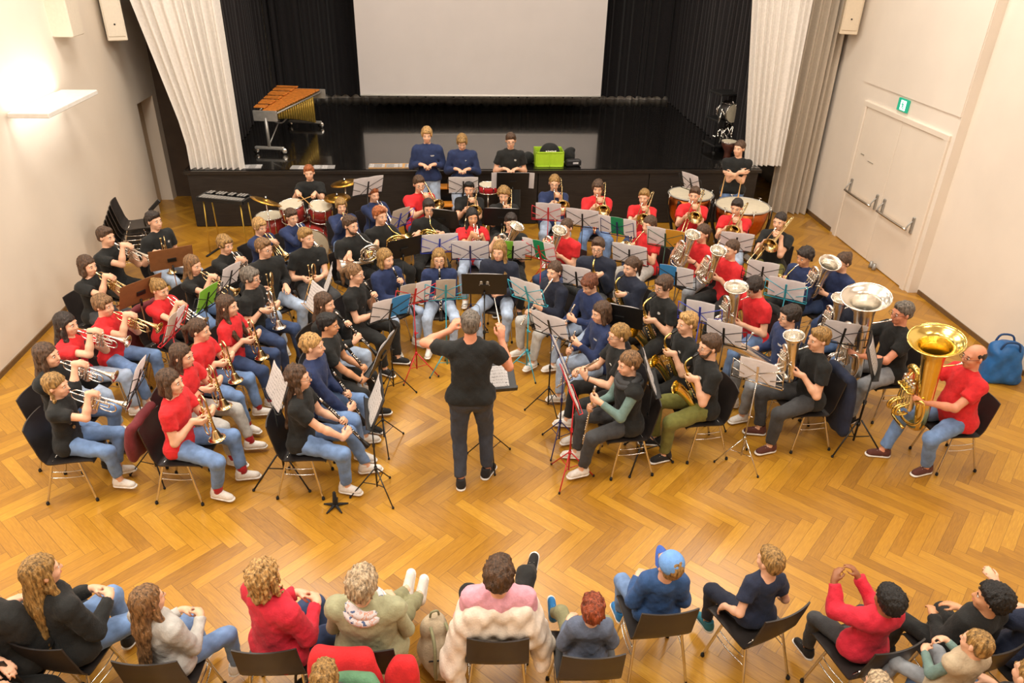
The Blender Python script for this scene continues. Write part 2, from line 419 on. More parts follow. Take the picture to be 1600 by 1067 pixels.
    if h == 'waist': G = {k: (q.waist + V(.05 * k, .24, .06), V(-.75 * k, .6, 0), V(0, 0, -1), .6) for k in (1, -1)}
    if h == 'down': G = {k: (q.sh[k] + V(.05 * k, .04, -.55 * s), V(0, .1, -1), V(-k, 0, 0), .3) for k in (1, -1)}
    if h == 'hidden': G = {k: (q.chest + V(.06 * k, .22, -.05), V(-.5 * k, .8, 0), V(0, 0, -1), .4) for k in (1, -1)}
    for k, v in sp.get('hands', {}).items(): G[k] = (A(v[0], float), nrm(v[1]), nrm(v[2]), v[3])
    return None, G

def full_pose(sp):
    q = base_pose(sp); s = q.s
    q.inst, G = hold(q, sp)
    ex = sp.get('hands', {})
    for k, v in ex.items():
        G[k] = (A(v[0], float), nrm(v[1]), nrm(v[2]), v[3])
    if sp.get('hold') == 'flg' and sp.get('ip', {}).get('one'): G.setdefault(-1, (V(-.10, .28 * s, q.pel[2] + .15 * s), V(.3, .9, 0), V(0, 0, -1), .3))
    q.hand = {}; q.el = {}; q.wr = {}
    for k in (1, -1):
        g, f, n, c = G[k]
        n = nrm(n - f * (n @ f))
        W = g - f * 0.078 * s - n * 0.030 * s
        hint = q.T @ V(0.42 * k, -0.25, -1.0)
        if sp.get('hold') == 'conduct': hint = q.T @ (V(.45, -.05, -1.0) if k > 0 else V(-1.1, .1, -.45))
        q.el[k], q.wr[k] = two_bone(q.sh[k], W, 0.285 * s, 0.25 * s, hint)
        q.hand[k] = (q.wr[k], f, n, c)
    # legs
    rnd = random.Random(sp['id'] + 'legs'); q.hip, q.kn, q.an, q.fd = {}, {}, {}, {}
    th, sn = 0.425 * s, 0.405 * s
    L = sp.get('legs', {})
    for k in (1, -1):
        q.hip[k] = q.pel + rotz(0) @ V(.088 * s * k, 0, -.01 * s)
        if q.sit:
            sx = L.get('w', rnd.uniform(.11, .17)) * k + L.get('dx', 0)
            fy = L.get('fy', rnd.uniform(.34, .46)) if not isinstance(L.get('fy'), (tuple, list)) else L['fy'][0 if k > 0 else 1]
            az = max(0.085 * s ** .5, q.hip[k][2] - 0.05 - sn)
            an = V(sx + .01 * k, fy * s + .02, az)
            if k in L: an = A(L[k], float)
            q.kn[k], q.an[k] = two_bone(q.hip[k], an, th, sn, V(L.get('kx', .25) * k + L.get('kdx', 0), 0.55, 1.0))
            fd = nrm(V(.22 * k, 1, 0))
        else:
            an = V(.10 * s * k, -.02, .085)
            if k in L: an = A(L[k], float)
            q.kn[k], q.an[k] = two_bone(q.hip[k], an, .43 * s, .405 * s, V(.15 * k, 1, 0)); fd = nrm(V(.25 * k, 1, 0))
        if ('fd', k) in L: fd = nrm(L[('fd', k)])
        q.fd[k] = fd
    return q

def hand_prims(fl, q, k, s):
    W, f, n, c = q.hand[k]
    t = np.cross(f, n) * k                                       # towards the thumb
    P0 = W + f * 0.012 * s
    def at(a, b, d): return W + (f * a + t * b + n * d) * s
    knx = [(.030, .083), (.010, .088), (-.010, .084), (-.029, .076)]
    fl.cone(W - f * .01 * s, at(.03, 0, 0), .025 * s, .026 * s, .02, flat=(n, 1.25))
    fl.cone(at(.03, .012, 0), at(.07, .017, 0), .021 * s, .017 * s, .015)
    fl.cone(at(.03, -.012, 0), at(.066, -.016, 0), .021 * s, .016 * s, .015)
    lens = [(.040, .024, .019), (.044, .027, .020), (.041, .025, .019), (.032, .019, .017)]
    for i, (b, a) in enumerate(knx):
        p = at(a, b, 0); ang = 0.15
        sp_ = (b * 1.6)
        for j, l in enumerate(lens[i]):
            ang += c * (1.0, 1.15, 0.8)[j] * (1 + .05 * (i - 1.5))
            d = nrm(f * math.cos(ang) + n * math.sin(ang) + t * sp_ * (1 - c * .6))
            p2 = p + d * l * s
            fl.cone(p, p2, (.0098 - .0007 * j) * s, (.0092 - .0009 * j) * s, .006); p = p2
    p = at(.028, .022, .004); d1 = nrm(f * .62 + t * .72 + n * .35); d2 = nrm(f * .85 + t * (.35 - .4 * c) + n * (.3 + .5 * c)); d3 = nrm(f * .85 + t * (.05 - .3 * c) + n * (.3 + .5 * c))
    p2 = p + d1 * .036 * s; p3 = p2 + d2 * .030 * s; p4 = p3 + d3 * .024 * s
    fl.cone(p, p2, .0135 * s, .0115 * s, .012); fl.cone(p2, p3, .0112 * s, .0102 * s, .006); fl.cone(p3, p4, .0102 * s, .0088 * s, .006)

def torso_prims(fl, q, o, k=.04, top=True):
    s = q.s * 1.0; w = q.wide; F = q.fat
    fl.cone(q.hip[1] + V(0, 0, .0), q.hip[-1], (.098 * F * s + o * 1.7), (.098 * F * s + o * 1.7), k)
    fl.cone(q.pel + q.up * .03 * s, q.waist, .128 * F * s + o * 1.25, .122 * F * s + o, k, flat=(q.fw, 1.28))
    fl.cone(q.waist, q.chest, .122 * F * s + o, .140 * s * w * (.5 + .5 * F) + o, k, flat=(q.fw, 1.38))
    fl.cone(q.chest, q.chest + q.up * .07 * s, .140 * s * w + o, .125 * s * w + o, k, flat=(q.fw, 1.42))
    a, b = q.sh[1], q.sh[-1]; m = (a + b) / 2
    fl.cone(a - q.rt * .02, m, .056 * s + o, .072 * s + o, k); fl.cone(b + q.rt * .02, m, .056 * s + o, .072 * s + o, k)
    if F > 1.12: fl.ell(q.pel + q.up * .12 * s + q.fw * .06, V(.13, .10, .13) * F * s + o * 1.1, q.T, .05)
def head_prims(fl, q):
    HR, c, h = q.HR, q.hc, q.hs
    def P(*a): return c + HR @ (A(a) * h)
    fl.cone(q.neck - q.up * .05, P(0, -.018, -.075), .060 * h, .050 * h, .03)
    fl.ell(P(0, -.012, .028), V(.075, .094, .088) * h, HR, .02)
    fl.ell(P(0, .026, -.036), V(.058, .064, .080) * h, HR, .02)
    fl.ell(P(0, .060, -.086), V(.028, .024, .022) * h, HR, .025)
    for k in (1, -1):
        fl.ell(P(.036 * k, .058, -.030), V(.024, .026, .024) * h, HR, .02)
        fl.ell(P(.079 * k, -.008, -.006), V(.011, .019, .030) * h, HR @ rotz(-.35 * k), .008)
    fl.cone(P(-.04, .074, .024), P(.04, .074, .024), .011 * h, .011 * h, .02)
    for k in (1, -1): fl.ell(P(.031 * k, .100, .003), V(.018, .017, .011) * h, HR, .012, sub=True)
    fl.cone(P(0, .084, .012), P(0, .106, -.028), .0085 * h, .0125 * h, .010)
    for k in (1, -1): fl.ell(P(.010 * k, .096, -.032), V(.008, .010, .007) * h, HR, .006)
    fl.ell(P(0, .088, -.059), V(.020, .010, .006) * h, HR, .006); fl.ell(P(0, .087, -.069), V(.017, .010, .006) * h, HR, .006)

class HairField(Field):
    def val(self, p, X, Y, Z):
        d = Field.val(self, p, X, Y, Z)
        cut = getattr(self, 'cuts', {}).get(id(p))
        if cut is not None:
            for c, n in cut: d = np.maximum(d, (X - c[0]) * n[0] + (Y - c[1]) * n[1] + (Z - c[2]) * n[2])
        return d
def hair_mesh(q, sp, h):
    st = sp.get('hair', 'short'); HR, c, k = q.HR, q.hc, q.hs
    if st in ('none',): return None
    fl = HairField(); fl.cuts = {}
    def P(*a): return c + HR @ (A(a, float) * k)
    def D(*a): return HR @ A(a, float)
    def cap(o, drop=0.0, front=0.0, K=.012):
        fl.ell(P(0, -.021, .038), V(.077 + o, .096 + o, .088 + o) * k, HR, K)
        fl.cuts[id(fl.p[-1])] = [(P(0, .0, -.003 - drop), nrm(D(0, .62, -.78)) if not front else nrm(D(0, .70, -.71)))]
    vol = sp.get('vol', 1.0); up = q.up; back = -nrm(V(*(q.HR @ V(0, 1, 0))[:2], 0)); dwn = V(0, 0, -1.)
    side = np.cross(back, V(0, 0, 1))
    amp, fr = .004, 90
    if st in ('short', 'crop', 'fringe', 'curly', 'afro', 'tuft'):
        o = dict(short=.009, crop=.005, fringe=.012, curly=.022, afro=.022, tuft=.010)[st] * vol
        cap(o, -.002)
        fl.ell(P(0, -.055, -.02), V(.066 + o * .6, .046 + o, .052) * k, HR, .02)
        if st == 'fringe': fl.ell(P(.0, .060, .074), V(.064, .036, .028) * k, HR, .02); [fl.ell(P(.070 * j, .02, .02), V(.018, .045, .045) * k, HR, .02) for j in (1, -1)]
        if st == 'tuft': fl.ell(P(.01, .055, .098), V(.052, .042, .028) * k, HR, .025)
        if st == 'short': fl.ell(P(.0, .044, .094), V(.058, .040, .024) * k, HR, .025)
        if st in ('curly', 'afro'):
            amp, fr = (.009, 75) if st == 'curly' else (.006, 150)
            fl.ell(P(0, .045, .085), V(.066, .045, .035) * k, HR, .02)
    elif st == 'bald':
        fl.ell(P(0, -.014, .020), V(.081, .099, .070) * k, HR, .01)
        fl.cuts[id(fl.p[-1])] = [(P(0, -.015, -.02), nrm(D(0, .80, -.60))), (P(0, 0, .072), nrm(D(0, .55, .84)))]; amp = .002
    else:
        cap(.009 * vol, .002)
        fl.ell(P(0, -.055, -.02), V(.074, .050, .055) * k, HR, .02)
        if st in ('long', 'half', 'wavy'):
            nb = q.neck; ln = sp.get('len', .30)
            a = P(0, -.055, .0); b = q.neck + back * .075 + dwn * .02; e = q.neck + back * .115 + dwn * ln
            fl.cone(a, b, .072 * k, .078 * k, .03, flat=(back, 1.25)); fl.cone(b, e, .082 * k, .068 * k, .03, flat=(back, 2.0))
            for j in (1, -1):
                s0 = P(.066 * j, .012, .012); s1 = P(.074 * j, .002, -.09); s2 = q.neck + D(.098 * j, .075 if sp.get('front') else .055, 0) + dwn * (.08 if st != 'half' else .03) 
                fl.cone(s0, s1, .022 * k, .026 * k, .02); fl.cone(s1, s2, .026 * k, .026 * k, .02)
                if sp.get('front'): fl.cone(s2, q.neck + D(.092 * j, .125, 0) + q.fw * (.055 if sp.get('top') == 'jacket' else .03) + dwn * (ln * .75), .032 * k, .020 * k, .02)
            if st == 'wavy': amp, fr = .008, 60
        elif st == 'bob':
            for j in (1, -1):
                fl.cone(P(.066 * j, .008, .02), P(.082 * j, .008, -.095), .024 * k, .030 * k, .025)
            fl.cone(P(0, -.055, .0), P(0, -.066, -.09), .070 * k, .070 * k, .03, flat=(D(0, 1, 0), 1.25))
        elif st == 'pony':
            a = P(0, -.105, .045); b = a + back * .055 + dwn * .04; e = a + back * .06 + dwn * sp.get('len', .20)
            fl.cone(a, b, .022 * k, .030 * k, .015); fl.cone(b, e, .032 * k, .014 * k, .02)
        elif st == 'bun': fl.ell(P(0, -.095, .085), V(.040, .040, .036) * k, HR, .012); amp = .005
        elif st == 'lowbun': fl.ell(P(0, -.112, .0), V(.036, .032, .034) * k, HR, .012)
        elif st == 'braids':
            for j in (1, -1):
                p0 = P(.066 * j, -.03, -.04); p1 = q.neck + D(.085 * j, .03, 0) + dwn * .02; p2 = q.neck + D(.075 * j, .105, 0) + dwn * .20
                for t in np.linspace(0, 1, 9):
                    pt = p0 + (p1 - p0) * t * 2 if t < .5 else p1 + (p2 - p1) * (t * 2 - 1)
                    fl.ell(pt, V(.019, .019, .024) * k * (1 - .25 * t), None, .006)
    amp = sp.get('amp', amp)
    def post(G, X, Y, Z): return G + amp * wob(X, Y, Z, fr, len(sp['id'])) + amp * .5 * wob(X, Y, Z * .4, fr * 2.2, 3)
    return fl.mesh(h, post)

# ------------------------------------------------------------------ small shared parts of a figure
def eye_mesh():
    b = MB(); b.lathe([(.001, -.011), (.006, -.0095), (.0095, -.0055), (.011, 0), (.0095, .0055), (.0065, .0088)], ax=(0, 1, 0), n=10, cap=False)
    n = len(b.f); b.lathe([(.0065, .0088), (.004, .0103), (.0008, .011)], ax=(0, 1, 0), n=10, cap=True)
    me = b.mesh('eye', [std('eyewhite'), std('iris')])
    for i in range(n, len(me.polygons)): me.polygons[i].material_index = 1
    return me
def brow_mesh(hk): return MB().tube([(-.016, -.003, -.002), (-.004, .001, .003), (.008, .0, .003), (.016, -.006, -.001)], [.002, .0035, .0035, .0015], 6).mesh('eyebrow', hairm(hk))
def lips_mesh(): return MB().tube([(-.021, -.010, .0), (-.010, -.001, .002), (0, .001, .001), (.010, -.001, .002), (.021, -.010, .0)], [.001, .0042, .0046, .0042, .001], 6).mesh('lips', std('lips'))
def glasses_mesh():
    b = MB()
    for k in (1, -1):
        b.tube([(k * .031 + .021 * math.cos(a), .108 - .05 * (.021 * math.cos(a) * k) , .002 + .015 * math.sin(a)) for a in np.linspace(0, 6.2832, 13)], .0019, 5, smooth=False)
        b.tube([(k * .052, .106, .006), (k * .074, .085, .008), (k * .083, .0, .004), (k * .082, -.018, -.012)], .0018, 5)
    b.tube([(-.010, .109, .004), (0, .112, .008), (.010, .109, .004)], .0018, 5)
    return b.mesh('glasses', std('glass'))
def shoe_parts(col, solecol):
    f = Field()
    f.cone(V(0, -.035, -.042), V(.004, .12, -.056), .040, .034, .03); f.cone(V(0, -.03, -.03), V(0, -.022, .022), .041, .043, .03, capb=True)
    f.cone(V(.0, .03, -.035), V(.004, .10, -.05), .036, .030, .02)
    def post(G, X, Y, Z): return np.maximum(G, -.072 - Z)
    P1, F1 = f.mesh(.0085, post)
    g = Field(); g.cone(V(0, -.04, -.07), V(.004, .125, -.07), .044, .041, .02)
    P2, F2 = g.mesh(.0085, lambda G, X, Y, Z: np.maximum(np.maximum(G, -.085 - Z), Z + .062))
    lace = MB()
    for i in range(4): lace.bar((-.016, .02 + .022 * i, .004 - .008 * i), (.018, .028 + .022 * i, .003 - .008 * i), .003, 5)
    return me_from('shoe', P1, F1, cloth(col)), me_from('sole', P2, F2, cloth(solecol)), lace.mesh('laces', cloth(solecol))
EMB = {}
def emblem_mesh(kind):
    b = MB()
    if kind == 'ring':
        b.tube([(.020 * math.cos(a), .0, .014 * math.sin(a)) for a in np.linspace(.4, 5.9, 14)], .0022, 5); b.tube([(-.014, 0, -.004), (0, .001, .006), (.014, 0, .0)], .003, 5); b.box((0, 0, -.006), (.022, .003, .005))
    else:
        for i, w in enumerate((.010, .006, .010, .008, .006, .009)): b.box((-.027 + i * .0105, 0, .003 if i % 2 else .0), (w * .8, .003, .012 if i % 3 else .009))
        b.box((.0, 0, -.011), (.05, .003, .004))
    return b.mesh('chest_logo', std('whiteplastic'))

TOPS = dict(polo=dict(sl=.58, o=.014, collar=1, em='ring'), tee=dict(sl=.55, o=.014), shirt=dict(sl=1.0, o=.017, collar=1, em='text'), shirtss=dict(sl=.6, o=.017, collar=1), sweat=dict(sl=1.0, o=.022), jacket=dict(sl=1.0, o=.032, collar=1), vest=dict(sl=.12, o=.026), puffer=dict(sl=.35, o=.045))
def build_person(sp, mw):
    q = full_pose(sp); s = q.s
    h = sp.get('res', .0115)
    root = empty('person', sp['label'], 'person', mw, 'audience members' if sp['id'][0] == 'A' else 'members of the band')
    sk = skinm(sp.get('skin', 'light'))
    # the body: one continuous skin
    f = Field(); torso_prims(f, q, 0)
    for k in (1, -1):
        f.cone(q.sh[k], q.el[k], .047 * s, .037 * s, .03); f.cone(q.el[k], q.el[k] + (q.wr[k] - q.el[k]) * .35, .038 * s, .037 * s, .02); f.cone(q.el[k] + (q.wr[k] - q.el[k]) * .3, q.wr[k], .038 * s, .025 * s, .02)
        hand_prims(f, q, k, s)
        f.cone(q.hip[k], q.kn[k], .080 * s, .052 * s, .03); f.cone(q.kn[k], q.kn[k] + (q.an[k] - q.kn[k]) * .4, .050 * s, .047 * s, .02); f.cone(q.kn[k] + (q.an[k] - q.kn[k]) * .35, q.an[k], .048 * s, .034 * s, .02)
        f.cone(q.an[k] - V(0, 0, .02), q.an[k] + q.fd[k] * .11 * s - V(0, 0, .05), .032 * s, .022 * s, .02)
    head_prims(f, q)
    link('body', me_from('body', *f.mesh(h), sk), root)
    # top
    tp = TOPS[sp.get('top', 'polo')]; o = tp['o'] * (.7 + .3 * s)
    f = Field(); torso_prims(f, q, o)
    hem = q.pel - q.up * ((.085 if sp.get('top') != 'shirt' else .06) if q.sit else .045) * s
    for k in (1, -1):
        a, b = q.sh[k], q.el[k]
        sl = tp['sl']
        if sl >= 1:
            f.cone(a, b, .053 * s + o, .044 * s + o * .8, .03); e = b + (q.wr[k] - b) * (.93 if not sp.get('rolled') else .35); f.cone(b, e, .044 * s + o * .8, .031 * s + o * .55, .025, capb=True)
        else: f.cone(a - q.rt * k * .0, a + (b - a) * sl, .052 * s + o, .054 * s + o, .03, capb=True)
    f.cone(q.chest + q.up * .08 * s, q.neck - q.up * .012, .075 * s + o, .052 * q.hs + o * .7, .03, capb=True)
    wa = .0065 if sp.get('top') != 'puffer' else .009; sd = sum(map(ord, sp['id']))
    nrmz = q.up; sitq = q.sit
    def post(G, X, Y, Z):
        G = G + wa * wob(X, Y, Z, 22, sd) + wa * .6 * wob(X, Y, Z * 1.6, 52, sd + 3)
        d = (hem[0] - X) * nrmz[0] + (hem[1] - Y) * nrmz[1] + (hem[2] - Z) * nrmz[2]
        return np.maximum(G, d)
    tn = {'polo': 'polo_shirt', 'tee': 't_shirt', 'shirt': 'shirt', 'shirtss': 'shirt', 'sweat': 'sweater', 'jacket': 'jacket', 'vest': 'vest', 'puffer': 'puffer_jacket'}[sp.get('top', 'polo')]
    tc = sp.get('tc', 'black'); hs_ = h * 1.3
    shirt = link(tn, me_from(tn, *f.mesh(hs_, post), cloth(tc)), root)
    if sp.get('sleeves'):
        for k in (1, -1):
            g = Field(); a, b = q.sh[k], q.el[k]; g.cone(a, b, .046 * s + .008, .040 * s + .008, .02); g.cone(b, b + (q.wr[k] - b) * .9, .040 * s + .008, .028 * s + .008, .02, capb=True)
            link('long_sleeve', me_from('long_sleeve', *g.mesh(hs_), cloth(sp['sleeves'])), root)
        
    if tp.get('collar') or sp.get('scarf'):
        b = MB(); n0 = q.neck + q.up * .002; r = .064 * q.hs
        if sp.get('scarf'):
            for j in range(2): b.tube([n0 + q.T @ V((r + .030 + .02 * j) * math.cos(a), (r + .026 + .02 * j) * math.sin(a) + .01, .025 - .035 * j + .012 * math.sin(2 * a + j)) for a in np.linspace(0, 6.2832, 13)], .034, 8, sub=2)
            b.obj('scarf', cloth(sp['scarf']), root)
        else:
            b.tube([n0 + q.T @ V(r * math.cos(a) * 1.05, r * math.sin(a), -.020 * math.sin(a)) for a in np.linspace(1.85, 1.85 + 5.72, 13)], [.006] + [.0145] * 11 + [.006], 7, sub=2)
            b.tube([n0 + q.T @ V(r * .35, r * .98, -.02), n0 + q.T @ V(r * .75, r * 1.25, -.05)], [.014, .004], 6); b.tube([n0 + q.T @ V(-r * .35, r * .98, -.02), n0 + q.T @ V(-r * .75, r * 1.25, -.05)], [.014, .004], 6)
            b.obj('collar', cloth(tc), shirt)
    em = sp.get('em', tp.get('em'))
    if em:
        pt = q.chest + q.rt * -.075 * s + q.up * .045 * s; g0 = None
        for t in np.arange(.25, .04, -.004):
            c = pt + q.fw * t
            d = min(float(f.val(p, c[0], c[1], c[2])) for p in f.p)
            if d < .003: g0 = c; break
        if g0 is not None:
            me = cached('em' + em, lambda: emblem_mesh(em)); link('chest_logo', me, shirt, M4(q.T @ rotz(.25), g0 + q.fw * .006, .95 * s))
    # trousers
    f = Field(); bc = sp.get('bc', 'jeans'); lo = .013 * s; loose = sp.get('loose', 1.0)
    f.cone(q.hip[1], q.hip[-1], .104 * q.fat * s, .104 * q.fat * s, .04); f.cone(q.pel, q.pel + q.up * .07 * s, .134 * q.fat * s, .130 * q.fat * s, .04, flat=(q.fw, 1.28), capb=True)
    for k in (1, -1):
        f.cone(q.hip[k], q.kn[k], .086 * s + lo * loose, .057 * s + lo * loose, .03)
        e = q.kn[k] + (q.an[k] - q.kn[k]) * sp.get('ankle', .93)
        f.cone(q.kn[k], e, .056 * s + lo * loose, .040 * s + lo * loose, .025, capb=True)
    tr = link('trousers', me_from('trousers', *f.mesh(hs_, lambda G, X, Y, Z: G + .0055 * wob(X, Y, Z, 26, sd + 1) + .0032 * wob(X, Y, Z, 60, sd)), cloth(bc)), root)
    # shoes, socks
    sc = sp.get('shoes', 'sneaker'); so = sp.get('sole', 'white' if sc in ('sneaker', 'blackshoe', 'brownshoe', 'bluesh', 'teal') else sc)
    pr = cached(('shoe', sc, so), lambda: shoe_parts(sc, so)); fs = (s ** .7) * sp.get('foot', 1.0)
    for k in (1, -1):
        fd = q.fd[k]; fw = nrm(fd); x = nrm(np.cross(fw, V(0, 0, 1))); z = np.cross(x, fw); R = np.stack([x, fw, z], 1)
        o = link('shoe', pr[0], root, M4(R, q.an[k] + V(0, 0, .085 * fs - .085 * s ** .5), fs)); link('sole', pr[1], o); link('laces', pr[2], o)
        if sp.get('sock'):
            MB().tube([q.an[k] - V(0, 0, .01), q.an[k] + nrm(q.kn[k] - q.an[k]) * .11 * s], [.043 * s, .046 * s], 12, smooth=False).obj('sock', cloth(sp['sock']), root)
    # head details
    if sp.get('face', 1):
        em_ = cached('eye', eye_mesh); hk = sp.get('hc', 'brown')
        for k in (1, -1):
            link('eye', em_, root, M4(q.HR, q.hc + q.HR @ V(.031 * k, .0775, .003) * q.hs, q.hs))
            link('eyebrow', cached('brow' + hk, lambda: brow_mesh(hk)), root, M4(q.HR, q.hc + q.HR @ V(.032 * k, .0885, .0235) * q.hs, (q.hs * k, q.hs, q.hs)))
        link('lips', cached('lips', lips_mesh), root, M4(q.HR, q.hc + q.HR @ V(0, .0955, -.0635) * q.hs, q.hs))
    if sp.get('beard'):
        g = Field(); P = lambda *a: q.hc + q.HR @ (A(a) * q.hs)
        g.ell(P(0, .050, -.080), V(.050, .046, .036) * q.hs, q.HR, .02)
        for k in (1, -1): g.cone(P(.066 * k, .01, -.02), P(.045 * k, .05, -.08), .012, .016, .02)
        def pb(G, X, Y, Z):
            m = P(0, .1, -.058); d = np.sqrt((X - m[0]) ** 2 + (Y - m[1]) ** 2 + (Z - m[2]) ** 2) - .026; return np.maximum(G, -d)
        link('beard', me_from('beard', *g.mesh(.009, pb), hairm(sp.get('hc', 'brown'))), root)
    if sp.get('glasses'): link('glasses', cached('glasses', glasses_mesh), root, M4(q.HR @ rotx(sp.get('gup', 0)), q.hc + q.HR @ V(0, 0, sp.get('gz', 0)), q.hs))
    hm = hair_mesh(q, sp, h * .85)
    if hm is not None: link('hair', me_from('hair', *hm, hairm(sp.get('hc', 'brown'))), root)
    if sp.get('cap'):
        b = MB(); b.lathe([(.093, -.005), (.094, .02), (.088, .055), (.068, .085), (.036, .101), (.004, .106)], n=22)
        cp = b.obj('cap', cloth('capblue'), root, M4(q.HR @ rotx(.12), q.hc + q.HR @ V(0, -.012, .028) * q.hs, q.hs))
        b = MB(); b.sheet(lambda u, v: ((u - .5) * .15, .075 + v * (.085 - .16 * (u - .5) ** 2) - .28 * (u - .5) ** 2, .005 - .22 * (u - .5) ** 2 - .02 * v), 10, 5)
        n = len(b.v); b.sheet(lambda u, v: ((u - .5) * .15, .075 + v * (.085 - .16 * (u - .5) ** 2) - .28 * (u - .5) ** 2, .001 - .22 * (u - .5) ** 2 - .02 * v), 10, 5, flip=True)
        b.obj('brim', cloth('capbrim'), cp)
    if sp.get('watch'):
        k = sp['watch']; w = q.wr[k]; d = nrm(q.wr[k] - q.el[k]); u = nrm(np.cross(d, V(0, 0, 1))); v = np.cross(d, u); c = w - d * .02
        MB().tube([c + (u * math.cos(a) + v * math.sin(a)) * .029 * s for a in np.linspace(0, 6.2832, 13)], .006, 6).obj('wristband', std('blackmetal'), root)
    return root, q
# ------------------------------------------------------------------ instruments: mouthpiece at the origin, +Y away from the player, Z up
def arc(c, u, v, r, a0, a1, n=7):
    c, u, v = A(c, float), A(u, float), A(v, float)
    return [c + (u * math.cos(a) + v * math.sin(a)) * r for a in np.linspace(R_(a0), R_(a1), n)]
def mouthpiece(mt, cup=.013, l=.085, off=(0, 0, 0)):
    return MB().lathe([(cup * .8, .004), (cup, .0), (cup * 1.02, .008), (cup * .75, .022), (.006, .034), (.0045, l)], c=off, ax=(0, 1, 0), n=12).mesh('mouthpiece', std('silver' if mt != 'brass' else mt))
def trumpet_parts(mt, flu=False):
    m = std(mt); br = .075 if flu else .062; L = .44 if flu else .48; w = 1.5 if flu else 1
    vy = [.185, .212, .239]
    b = MB(); b.tube([(0, .07, 0), (0, .20, 0), (0, .35, 0)] + arc((0, .355, -.04), (0, 0, 1), (0, 1, 0), .04, 0, 180)[1:] + [(0, .30, -.08), (-.012, .26, -.08)], .0062, 8)
    b.bar((0, .12, -.003), (-.045, .12, .002), .003); b.bar((0, .30, -.003), (-.045, .30, .002), .003); b.tube(arc((.004, .30, .014), (0, 1, 0), (0, 0, 1), .011, 0, 360, 9), .0022, 5)
    lead = b.mesh('leadpipe', m)
    b = MB(); pts = [(-.03, .175, -.095), (-.04, .12, -.098), (-.045, .06, -.098)] + arc((-.045, .055, -.046), (0, 0, -1), (0, -1, 0), .052, 0, 180)[1:] + [(-.045, .12, .006), (-.045, .2, .006), (-.045, .28, .006), (-.045, .34, .006), (-.045, .39 * L / .48, .006), (-.045, .44 * L / .48, .006), (-.045, .465 * L / .48, .006), (-.045, L, .006)]
    n = len(pts); r = [.006 * w] * (n - 8) + [.0065 * w, .0075 * w, .009 * w, .0125 * w, .018 * w, .029 * w, .042 if not flu else .055, br]
    b.bell(pts, r, 14); b.tube([(-.045 + br * math.cos(a), L, .006 + br * math.sin(a)) for a in np.linspace(0, 6.2832, 17)], .003, 5, smooth=False)
    bell = b.mesh('bell', m)
    vs = []
    for y in vy:
        b = MB().lathe([(.008, -.125), (.0115, -.12), (.0115, -.105), (.0100, -.10), (.0100, .008), (.0118, .012), (.0118, .026), (.006, .029), (.0032, .030), (.0032, .045), (.0085, .046), (.0085, .050)], c=(-.022, y, 0), n=10)
        vs.append(('valve', b.mesh('valve', m), []))
    b = MB()
    b.tube([(-.022, .25, -.03), (-.022, .31, -.03)] + arc((-.022, .315, -.047), (0, 0, 1), (0, 1, 0), .017, 0, 180)[1:] + [(-.022, .25, -.064)], .0056, 7)
    b.tube([(-.015, .18, -.05), (.02, .19, -.05), (.03, .205, -.05), (.02, .22, -.05), (-.01, .22, -.05)], .0054, 6); b.tube([(-.022, .18, -.03), (-.022, .13, -.03), (-.022, .115, -.045), (-.022, .13, -.06), (-.022, .18, -.06)], .0054, 7)
    slide = b.mesh('tuning_slide', m)
    return [('mouthpiece', mouthpiece(mt, .0125), []), ('leadpipe', lead, []), ('bell', bell, []), ('tuning_slide', slide, [])] + vs
def clarinet_parts():
    b = MB().lathe([(.0125, .075), (.0145, .08), (.0145, .14), (.0125, .142), (.0125, .34), (.0142, .345), (.0142, .36), (.0128, .365), (.0135, .55), (.0155, .56), (.0155, .575), (.017, .59), (.024, .63), (.031, .66), (.029, .662), (.02, .63)], ax=(0, 1, 0), n=12)
    body = b.mesh('body', std('ebony'))
    mp = MB().lathe([(.003, -.012), (.0075, .0), (.010, .03), (.0125, .072), (.0125, .078)], ax=(0, 1, 0), n=10).mesh('mouthpiece', std('ebony'))
    lg = MB().lathe([(.0112, .025), (.0125, .03), (.0132, .06), (.0125, .065)], ax=(0, 1, 0), n=10).mesh('ligature', std('silver'))
    k = MB()
    for y in (.142, .345, .362, .56, .575): k.lathe([(.0146, y), (.0152, y + .003), (.0146, y + .006)], ax=(0, 1, 0), n=12)
    for i, y in enumerate((.17, .195, .22, .26, .29, .32, .39, .42, .45, .49, .52)):
        sx = (-1) ** i * .006
        k.lathe([(.0075, 0), (.0085, .002), (.007, .004)], c=(sx, y, .0125), ax=(sx * 20, 0, 1), n=8)
    k.bar((.012, .16, .008), (.012, .33, .008), .0024, 5); k.bar((-.013, .38, .006), (-.013, .54, .006), .0024, 5); k.bar((.013, .38, .004), (.013, .54, .004), .0024, 5)
    k.tube([(.013, .50, .006), (.02, .52, .01), (.02, .545, .008)], .003, 5); k.tube([(-.013, .2, .006), (-.02, .215, .008), (-.014, .235, .01)], .003, 5)
    return [('mouthpiece', mp, [('ligature', lg)]), ('body', body, []), ('keywork', k.mesh('keywork', std('silver')), [])]
